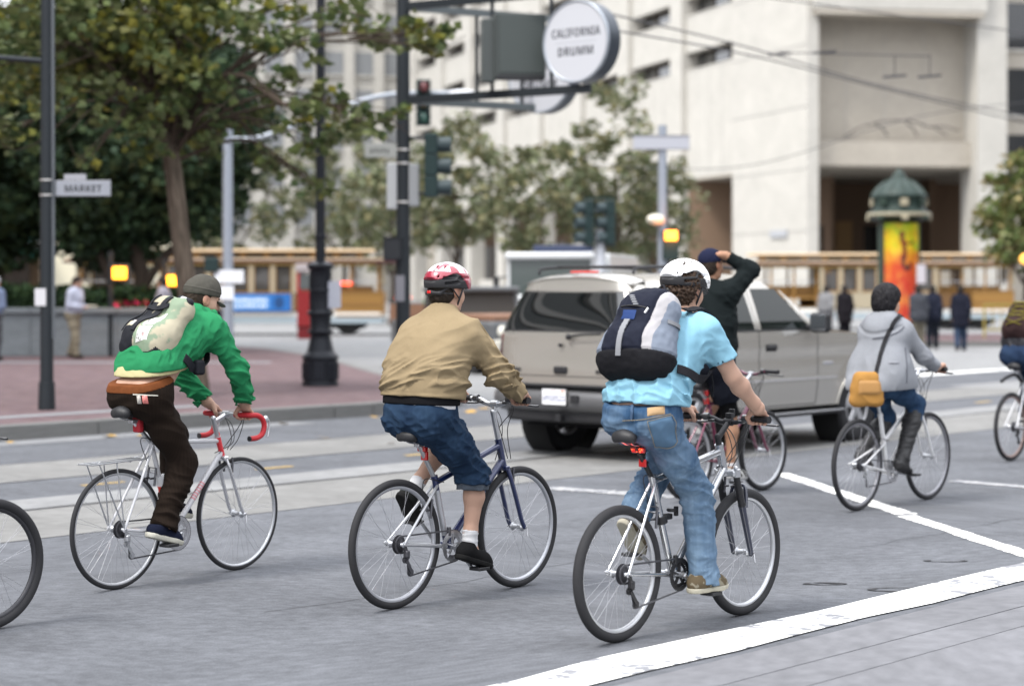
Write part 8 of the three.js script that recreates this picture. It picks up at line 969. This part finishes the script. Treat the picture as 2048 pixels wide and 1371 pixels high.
{ // the near plane tree: trunk and limbs to clusters of big leaves
  const B = V(-4.45, H, -28.5), t = thing('plane_tree', 'plane tree with a mottled leaning trunk and yellowing leaves on the brick plaza', 'tree', B.toArray()), L = (px, py, D) => AT(px, py, D).sub(B);
  const top = L(318, 180, 28.8), fork = L(345, 330, 28.6); mesh('trunk', [limb([[0, -0.05, 0], L(382, 640, 28.5), L(362, 480, 28.5), fork, L(330, 250, 28.7), top, L(312, -120, 29)], 0.165, 0.09, 30)], bark, t);
  const clusters = [[320, 200, 28.2, 0.6, 240], [290, 290, 28.0, 0.4, 110], [350, 110, 28, 0.6, 180], [100, -20, 28, 1.1, 400], [400, -20, 28.5, 0.6, 200], [60, 60, 27, 1.0, 330], [170, 40, 29, 1.0, 460], [90, 130, 29.5, 0.9, 320], [240, 30, 29, 0.9, 360], [190, 190, 27.5, 0.55, 120], [40, 250, 27, 0.5, 90], [250, 120, 30, 0.9, 300], [370, 60, 29, 0.65, 220], [410, 165, 28, 0.42, 110], [430, 255, 28.5, 0.34, 60], [395, 290, 29.5, 0.38, 80], [360, 230, 29, 0.5, 180], [310, 20, 28, 1.0, 330], [500, 60, 28, 0.5, 70], [560, 170, 29, 0.4, 26], [610, 90, 28, 0.4, 28], [640, 280, 28.5, 0.35, 42], [660, 200, 29, 0.35, 40], [725, 245, 28, 0.38, 45], [600, 230, 27.5, 0.4, 40], [740, 60, 29, 0.5, 40], [690, 20, 28, 0.4, 30], [845, 75, 28.5, 0.38, 60], [885, 70, 28.5, 0.2, 22], [630, 370, 28.6, 0.25, 18], [175, 320, 27.5, 0.22, 22], [120, 130, 30, 0.6, 100], [560, 10, 29, 0.4, 30], [790, 230, 28.4, 0.22, 16], [545, 330, 28.8, 0.3, 24], [500, 240, 29, 0.3, 25], [225, 90, 29, 0.6, 130], [330, 20, 28, 0.7, 150]];
  const r = rng(71), br = []; for (const [px, py, D, rad, n] of clusters) { const c = L(px, py, D), st = px < 250 ? fork.clone().lerp(top, 0.4 + r() * 0.6) : fork.clone().lerp(top, r()); const m = st.clone().lerp(c, 0.5).add(V((r() - 0.5) * 0.5, 0.25 + r() * 0.4, (r() - 0.5) * 0.5)); br.push(limb([st, m, c], 0.034, 0.006, 12)); for (let k = 0; k < 4; k++) br.push(limb([m.clone().lerp(c, r()), c.clone().add(V(gauss(r) * rad, gauss(r) * rad * 0.7, gauss(r) * rad)), c.clone().add(V(gauss(r) * rad * 1.3, gauss(r) * rad, gauss(r) * rad * 1.2))], 0.014, 0.004, 6)); } mesh('limb', br, barkDark, t);
  const geos = clusters.map(([px, py, D, rad, n], i) => { const c = L(px, py, D); return leafGeo(Math.round(n * (py > 140 && px < 480 ? 0.85 : px > 500 ? 1.9 : 1.9)), (q) => { const k = 0.42 * rad; const sub = Math.floor(q() * 7), a = sub * 2.4 + i; const o = [Math.cos(a) * rad * 0.55, Math.sin(a * 1.7) * rad * 0.42, Math.sin(a) * rad * 0.5]; return [c.x + o[0] + gauss(q) * k, c.y + o[1] + gauss(q) * k * 0.7, c.z + o[2] + gauss(q) * k]; }, 0.135, i % 5 === 2 ? [...OL, ...YL, YL[1]] : [...OL, ...OL, ...OL, YL[i % 3]], 100 + i, 0.7); });
  geos.forEach((g) => mesh('crown', g, leafMat, t));
}
function crownTree(name, label, pos, o, group) {
  const t = thing(name, label, 'tree', pos, 0, group), r = rng(o.seed), tr = []; for (const k of o.trunks) tr.push(limb(k.pts, k.r0, k.r1, 14)); mesh('trunk', tr[0], o.bark ?? barkDark, t); tr.slice(1).forEach((g) => mesh('limb', g, o.bark ?? barkDark, t));
  const lobes = []; for (let i = 0; i < o.lobes; i++) { const a = i * 2.39996, y = 1 - 2 * (i + 0.5) / o.lobes, q = Math.sqrt(1 - y * y); lobes.push([o.c[0] + Math.cos(a) * q * o.r[0] * (0.6 + 0.35 * r()), o.c[1] + y * o.r[1] * (0.6 + 0.35 * r()), o.c[2] + Math.sin(a) * q * o.r[2] * (0.6 + 0.35 * r()), o.lr * (0.6 + 0.7 * r())]); } lobes.push([...o.c, o.lr * 1.3]);
  mesh('crown', leafGeo(o.n, (q) => { const l = lobes[Math.floor(q() * lobes.length)], a = q() * 2 * PI, y = 2 * q() - 1, s = Math.sqrt(1 - y * y), d = l[3] * (o.shell ? 0.55 + 0.5 * q() : Math.cbrt(q())); return [l[0] + Math.cos(a) * s * d, l[1] + y * d * 0.8, l[2] + Math.sin(a) * s * d]; }, o.size, o.cols, o.seed + 1, o.droop ?? 0.4), o.mat ?? leafMat, t); return t;
}
const DK = [[0.032, 0.055, 0.026], [0.022, 0.042, 0.02], [0.05, 0.075, 0.032], [0.04, 0.065, 0.04]];
crownTree('ficus_tree', 'big dark evergreen tree behind the planter, left of the plane tree trunk', [-8.9, H + 0.9, -47], { seed: 31, trunks: [{ pts: [[0.1, -0.1, 0], [0.2, 0.9, 0], [0.0, 1.6, 0]], r0: 0.22, r1: 0.16 }, { pts: [[0.1, 0.3, 0], [0.6, 1.1, 0.2], [1.2, 1.8, 0]], r0: 0.12, r1: 0.08 }, { pts: [[-0.3, -0.1, 0.3], [-0.5, 0.8, 0.2], [-0.9, 1.6, 0]], r0: 0.13, r1: 0.1 }], c: [0.1, 4.15, 0], r: [3.0, 2.75, 2.4], lobes: 34, lr: 0.95, n: 26000, size: 0.17, cols: DK, mat: darkLeaf });
crownTree('ficus_tree', 'second dark evergreen tree behind the street name pole', [-12.6, H + 0.9, -48.5], { seed: 41, trunks: [{ pts: [[0, -0.1, 0], [0.1, 0.9, 0], [0.0, 1.8, 0]], r0: 0.2, r1: 0.15 }, { pts: [[0, 0.3, 0], [-0.6, 1.1, 0.2], [-1.2, 1.8, 0]], r0: 0.12, r1: 0.08 }], c: [0, 3.95, 0], r: [2.5, 2.9, 2.3], lobes: 30, lr: 0.95, n: 21000, size: 0.17, cols: [...DK, [0.04, 0.055, 0.02]], mat: darkLeaf });
crownTree('ficus_tree', 'third dark evergreen tree between the street name pole and the plane tree, farther back', [-10.9, 0, -55], { seed: 47, trunks: [{ pts: [[0, 0, 0], [0.1, 1.4, 0], [0, 3.0, 0]], r0: 0.2, r1: 0.15 }], c: [0, 5.6, 0], r: [3.6, 3.6, 2.2], lobes: 30, lr: 1.2, n: 20000, size: 0.19, cols: DK, mat: darkLeaf });
const GR = [[0.15, 0.165, 0.085], [0.12, 0.14, 0.07], [0.19, 0.195, 0.11], [0.10, 0.12, 0.06], [0.22, 0.20, 0.10]];
const ST = [['slender plane tree behind the lamp post shaft', -13.5, -94, 6.0, 3.6, 4.0, 2600], ['plane tree in front of the tower, right of the lamp post', -8.3, -98, 6.2, 3.0, 3.9, 2300], ['plane tree right of the tall sign pole', -2.6, -90, 6.2, 2.6, 3.6, 2400], ['plane tree above the white truck', 1.2, -84, 5.2, 2.5, 3.1, 2200], ['tallest plane tree before the long facade', 4.5, -86, 6.4, 2.2, 4.2, 2000], ['plane tree behind the grey sign post', 6.6, -88, 4.8, 1.9, 2.8, 1100], ['thin plane tree low in front of the facade', -5.2, -86, 4.8, 2.4, 2.6, 1700]];
ST.forEach(([label, x, z, cy, rx, ry, n], i) => crownTree('plane_tree', label, [x, 0, z], { seed: 200 + i * 7, trunks: [{ pts: [[0, 0, 0], [0.1, cy * 0.45, 0], [0, cy, 0]], r0: 0.13, r1: 0.06 }, { pts: [[0, cy * 0.4, 0], [rx * 0.4, cy * 0.8, 0.2], [rx * 0.7, cy * 1.15, 0.1]], r0: 0.06, r1: 0.02 }, { pts: [[0, cy * 0.45, 0], [-rx * 0.4, cy * 0.8, -0.2], [-rx * 0.6, cy * 1.2, 0]], r0: 0.06, r1: 0.02 }], c: [0, cy, 0], r: [rx, ry, rx], lobes: 26, lr: 0.75, n: n, size: 0.26, cols: GR }, 'plane trees along the side street'));
crownTree('plane_tree', 'leafy plane tree at the right edge of the photo', [15.6, 0, -61], { seed: 300, trunks: [{ pts: [[0, 0, 0], [0.1, 1.8, 0], [0, 4.4, 0]], r0: 0.12, r1: 0.05 }, { pts: [[0, 1.8, 0], [-0.9, 3.4, 0.2], [-1.3, 4.2, 0.1]], r0: 0.05, r1: 0.02 }], c: [0.3, 3.9, 0], r: [1.7, 1.9, 1.5], lobes: 20, lr: 0.6, n: 2600, size: 0.22, cols: [[0.15, 0.19, 0.06], [0.11, 0.15, 0.05], [0.19, 0.21, 0.08], [0.24, 0.2, 0.08]] });
{ // planting on the planter
  const r = rng(77), g = leafGeo(15000, (q) => { const x = -21 + q() * 13.5, z = -44.5 - q() * 3.5, h = 0.30 + 0.28 * noise(x * 0.9, 1, z * 0.8); return [x, H + 1.0 + q() * (0.22 + h * 0.9), z]; }, 0.12, [[0.02, 0.04, 0.016], [0.03, 0.055, 0.02], [0.015, 0.03, 0.014]], 78, 0.2); tag(mesh('shrubbery', g, darkLeaf), 'low dark green shrubs filling the planter behind its grey wall', 'shrubs', null, 'stuff');
  const f = leafGeo(800, (q) => { const x = -20 + q() * 12.4, k = noise(x * 0.7, 4, 2); return [x, H + 1.05 + q() * 0.14, -44.36 - q() * 0.4 + (k < 0 ? -3 : 0)]; }, 0.11, [[0.5, 0.03, 0.10], [0.42, 0.02, 0.06], [0.06, 0.10, 0.03]], 79, 0); tag(mesh('flowers', f, darkLeaf), 'pink and red bedding flowers along the top of the planter wall', 'flowers', null, 'stuff');
  const h = leafGeo(2500, (q) => [-2.5 + q() * 3.4, 0.2 + q() * 1.2, -58 - q()], 0.14, [[0.10, 0.17, 0.04], [0.08, 0.14, 0.035]], 80, 0.2); tag(mesh('hedge', h, darkLeaf), 'light green hedge far behind the red helmet', 'hedge', null, 'stuff');
}
// ---------- overhead wires ----------
{ const wm = pbr(lin(0.05, 0.05, 0.055), 0.5); [['thin overhead wire crossing from the round sign to the upper right', [[1190, 20, 34], [1500, 95, 40], [1800, 180, 48], [2200, 260, 56]], 0.016], ['second overhead trolley wire just below the first', [[1200, 55, 34], [1500, 110, 40], [1800, 185, 48], [2200, 280, 56]], 0.016], ['overhead wire sloping down from the top right corner', [[1500, -10, 40], [1760, 25, 44], [2200, 85, 50]], 0.013], ['faint overhead span wire low across the pale facade', [[1180, 330, 60], [1500, 330, 62], [1850, 230, 64], [2200, 190, 66]], 0.012]].forEach(([lab, p, rr]) => tag(mesh('overhead_wire', curve(p.map((a) => AT(...a)), rr, 40, 6), wm), lab, 'wire', 'overhead wires'));
  const h = thing('wire_hanger', 'small bronze trolley wire fittings hanging before the recessed wall', 'fitting', AT(1600, 110, 42).toArray()); const c = AT(1600, 110, 42); for (const [px, py] of [[1560, 106], [1650, 102], [1790, 150], [1860, 150]]) { const a = AT(px, py, 43).sub(c); mesh('clip', bar(a.clone().add(V(-0.25, -0.04, 0)), a.clone().add(V(0.25, 0.0, 0)), 0.04, 0.05), wm, h); } mesh('drop_wire', [[1790, 110, 150], [1860, 108, 150]].map(([px, a, b]) => tube(AT(px, a, 43).sub(c), AT(px, b, 43).sub(c), 0.012)), wm, h); mesh('span', tube(AT(1560, 104, 43).sub(c), AT(1860, 112, 43).sub(c), 0.012), wm, h); }
// ---------- people in the background ----------
function pedestrian(pos, turn, label, o) {
  const t = thing('person', label, 'person', pos, turn, o.group), st = o.stride ?? 0, y = 0.92, k = o.lean ?? 0.02;
  const j = { hip: [0, y, 0], waist: [k, 1.10, 0], chest: [k * 2, 1.30, 0], neck: [k * 3, 1.47, 0], head: [k * 3 + 0.03, 1.61, 0], pitch: o.pitch ?? -0.1, shR: [k * 2.5, 1.40, 0.17], shL: [k * 2.5, 1.40, -0.17], hipW: 0.08, knR: [0.04 + st * 0.5, 0.49, 0.09], knL: [0.04 - st * 0.35, 0.49, -0.09], anR: [st, 0.09, 0.09], anL: [-st, 0.10 + st * 0.15, -0.09], heelR: [st - 0.07, 0.01, 0.09], toeR: [st + 0.19, 0.012, 0.10], heelL: [-st - 0.07, 0.01 + st * 0.2, -0.09], toeL: [-st + 0.18, 0.012, -0.10] };
  if (o.arms === 'front') Object.assign(j, { elR: [0.02, 1.13, 0.23], elL: [0.02, 1.13, -0.23], wrR: [0.25, 1.10, 0.10], wrL: [0.25, 1.10, -0.10] }); else Object.assign(j, { elR: [-0.04 - st * 0.4, 1.13, 0.22], elL: [-0.02 + st * 0.4, 1.13, -0.22], wrR: [0.02 - st * 0.4, 0.88, 0.22], wrL: [0.06 + st * 0.5, 0.88, -0.22] });
  const L = limbs(j, o.b ?? 1); body(t, j, L, { cell: 0.02, fist: true, hair: o.hair, skin: o.skin }); hairCap(t, L, { color: o.hair ?? [0.02, 0.014, 0.01], thick: o.hairT ?? 0.014, amp: 0.004, low: o.low ?? -0.07, cell: 0.008 });
  const T = new Field(); put(T, L.belly, 0.025); put(T, L.ribs, 0.025); put(T, L.traps, 0.018); if (o.coat) T.cap([0, 0.9, -0.06], [0, 0.9, 0.06], 0.15, 0.15, 0.1).cap([0, o.coat + 0.1, -0.07], [0, o.coat + 0.1, 0.07], 0.16, 0.16, 0.1); T.plane([0, o.coat ?? 0.97, 0], [0, -1, 0]); const sl = []; for (const s of ['R', 'L']) { const G = new Field(), a = vec(j['sh' + s]), e = vec(j['el' + s]), w = vec(j['wr' + s]); G.cap(a, e, 0.074, 0.06, 0.05); if (!o.short) G.cap(e, w, 0.058, 0.045, 0.03); sl.push(G); } garment('top', t, top(T, sl), { color: weave(o.top), cell: 0.017, fold: (x, yy, z) => 0.007 * (ridge(x * 7, yy * 9 + x * 5, z * 7) - 0.5) });
  const J = new Field(); put(J, L.pelvis, 0.014); put(J, L.belly, 0.004); J.plane([0, 1.03, 0], [0, 1, 0]); for (const s of ['R', 'L']) trouserLeg(J, L, j, s, { t: 0.018, cuff: 0.068, past: 0.02, solid: true }); garment('trousers', t, J, { color: weave(o.legs), cell: 0.017, fold: (x, yy, z) => 0.006 * (ridge(x * 7, yy * 9, z * 7) - 0.5) }); for (const s of ['R', 'L']) shoe(t, j, s, { color: weave(o.shoe ?? [0.03, 0.02, 0.015]), soleC: [0.04, 0.035, 0.03] }); return t;
}
pedestrian([-9.35, H, -42.6], R(-20), 'man in a white shirt and khaki trousers reading in front of the planter wall', { arms: 'front', stride: 0.13, top: [0.62, 0.65, 0.78], legs: [0.30, 0.26, 0.19], hair: [0.03, 0.02, 0.015], pitch: -0.5 });
tag(mesh('newspaper', box(0.30, 0.025, 0.24, -9.03, H + 1.12, -42.72, 0.008), pbr(lin(0.6, 0.57, 0.45), 0.8)), 'folded newspaper in the hands of the man in the white shirt', 'newspaper');
pedestrian([-10.7, H, -41.2], R(70), 'person in a pale cap and blue shirt standing at the left edge by the planter', { arms: 'front', top: [0.22, 0.27, 0.40], legs: [0.10, 0.10, 0.11], hair: [0.5, 0.5, 0.52], hairT: 0.02, low: 0.01 });
pedestrian([-7.45, H, -43.0], R(180), 'dark haired person in a pale top behind the roll-top bag', { top: [0.42, 0.40, 0.45], legs: [0.05, 0.05, 0.06], skin: [0.30, 0.17, 0.11] });
pedestrian([-6.6, H, -45.5], R(40), 'person in a beige top right of the green rider, by the grey mast', { top: [0.55, 0.48, 0.42], legs: [0.035, 0.035, 0.045], stride: 0.1 });
pedestrian([10.0, 0, -60.0], R(100), 'person in a dark coat and maroon scarf by the bonnet of the silver car', { coat: 0.6, top: [0.02, 0.018, 0.022], legs: [0.02, 0.02, 0.025] });
pedestrian([9.1, 0, -58.0], R(60), 'person in a grey jacket farther along the crossing, beside the wing mirror', { top: [0.28, 0.28, 0.29], legs: [0.05, 0.05, 0.06], stride: 0.1 });
pedestrian([11.0, 0, -54.0], R(100), 'person in a charcoal jacket left of the pair beside the advertising column', { coat: 0.75, top: [0.075, 0.08, 0.095], legs: [0.20, 0.18, 0.14], b: 1.1 });
pedestrian([11.45, 0, -54.4], R(80), 'person in a navy coat beside the charcoal jacket', { coat: 0.75, top: [0.022, 0.026, 0.045], legs: [0.03, 0.035, 0.05], stride: 0.12 });
pedestrian([11.9, 0, -53.0], R(80), 'person in a long navy coat walking alone before the right cable car', { coat: 0.62, top: [0.018, 0.020, 0.034], legs: [0.05, 0.075, 0.13], stride: 0.16 });
{ const t = thing('barrier', 'yellow pedestrian barrier at the right edge behind the rider in leather', 'barrier', [15.2, 0.14, -60.5]), y = pbr(lin(0.30, 0.24, 0.06), 0.6); mesh('frame', [tube([-0.9, 0, 0], [-0.9, 1.0, 0], 0.035), tube([0.9, 0, 0], [0.9, 1.0, 0], 0.035), tube([-0.9, 1.0, 0], [0.9, 1.0, 0], 0.035), tube([-0.9, 0.25, 0], [0.9, 0.25, 0], 0.03)], y, t); for (let i = 1; i < 7; i++) mesh('bar', tube([-0.9 + i * 0.257, 0.25, 0], [-0.9 + i * 0.257, 1.0, 0], 0.015), y, t);
  const s = thing('street_lamp', 'small amber globe lamp at the right edge behind the rider in leather', 'lamp', [14.55, 0.14, -57.5]); mesh('post', tube([0.3, 0, 0], [0.3, 2.2, 0], 0.05), poleDark, s); mesh('lamp_globe', ball([0.3, 2.35, 0], 0.24, 1, 0.7, 1), new THREE.MeshStandardMaterial({ color: lin(0.6, 0.3, 0.06), emissive: lin(1, 0.5, 0.08), emissiveIntensity: 0.9 }), s); }

renderer.render(scene, camera);
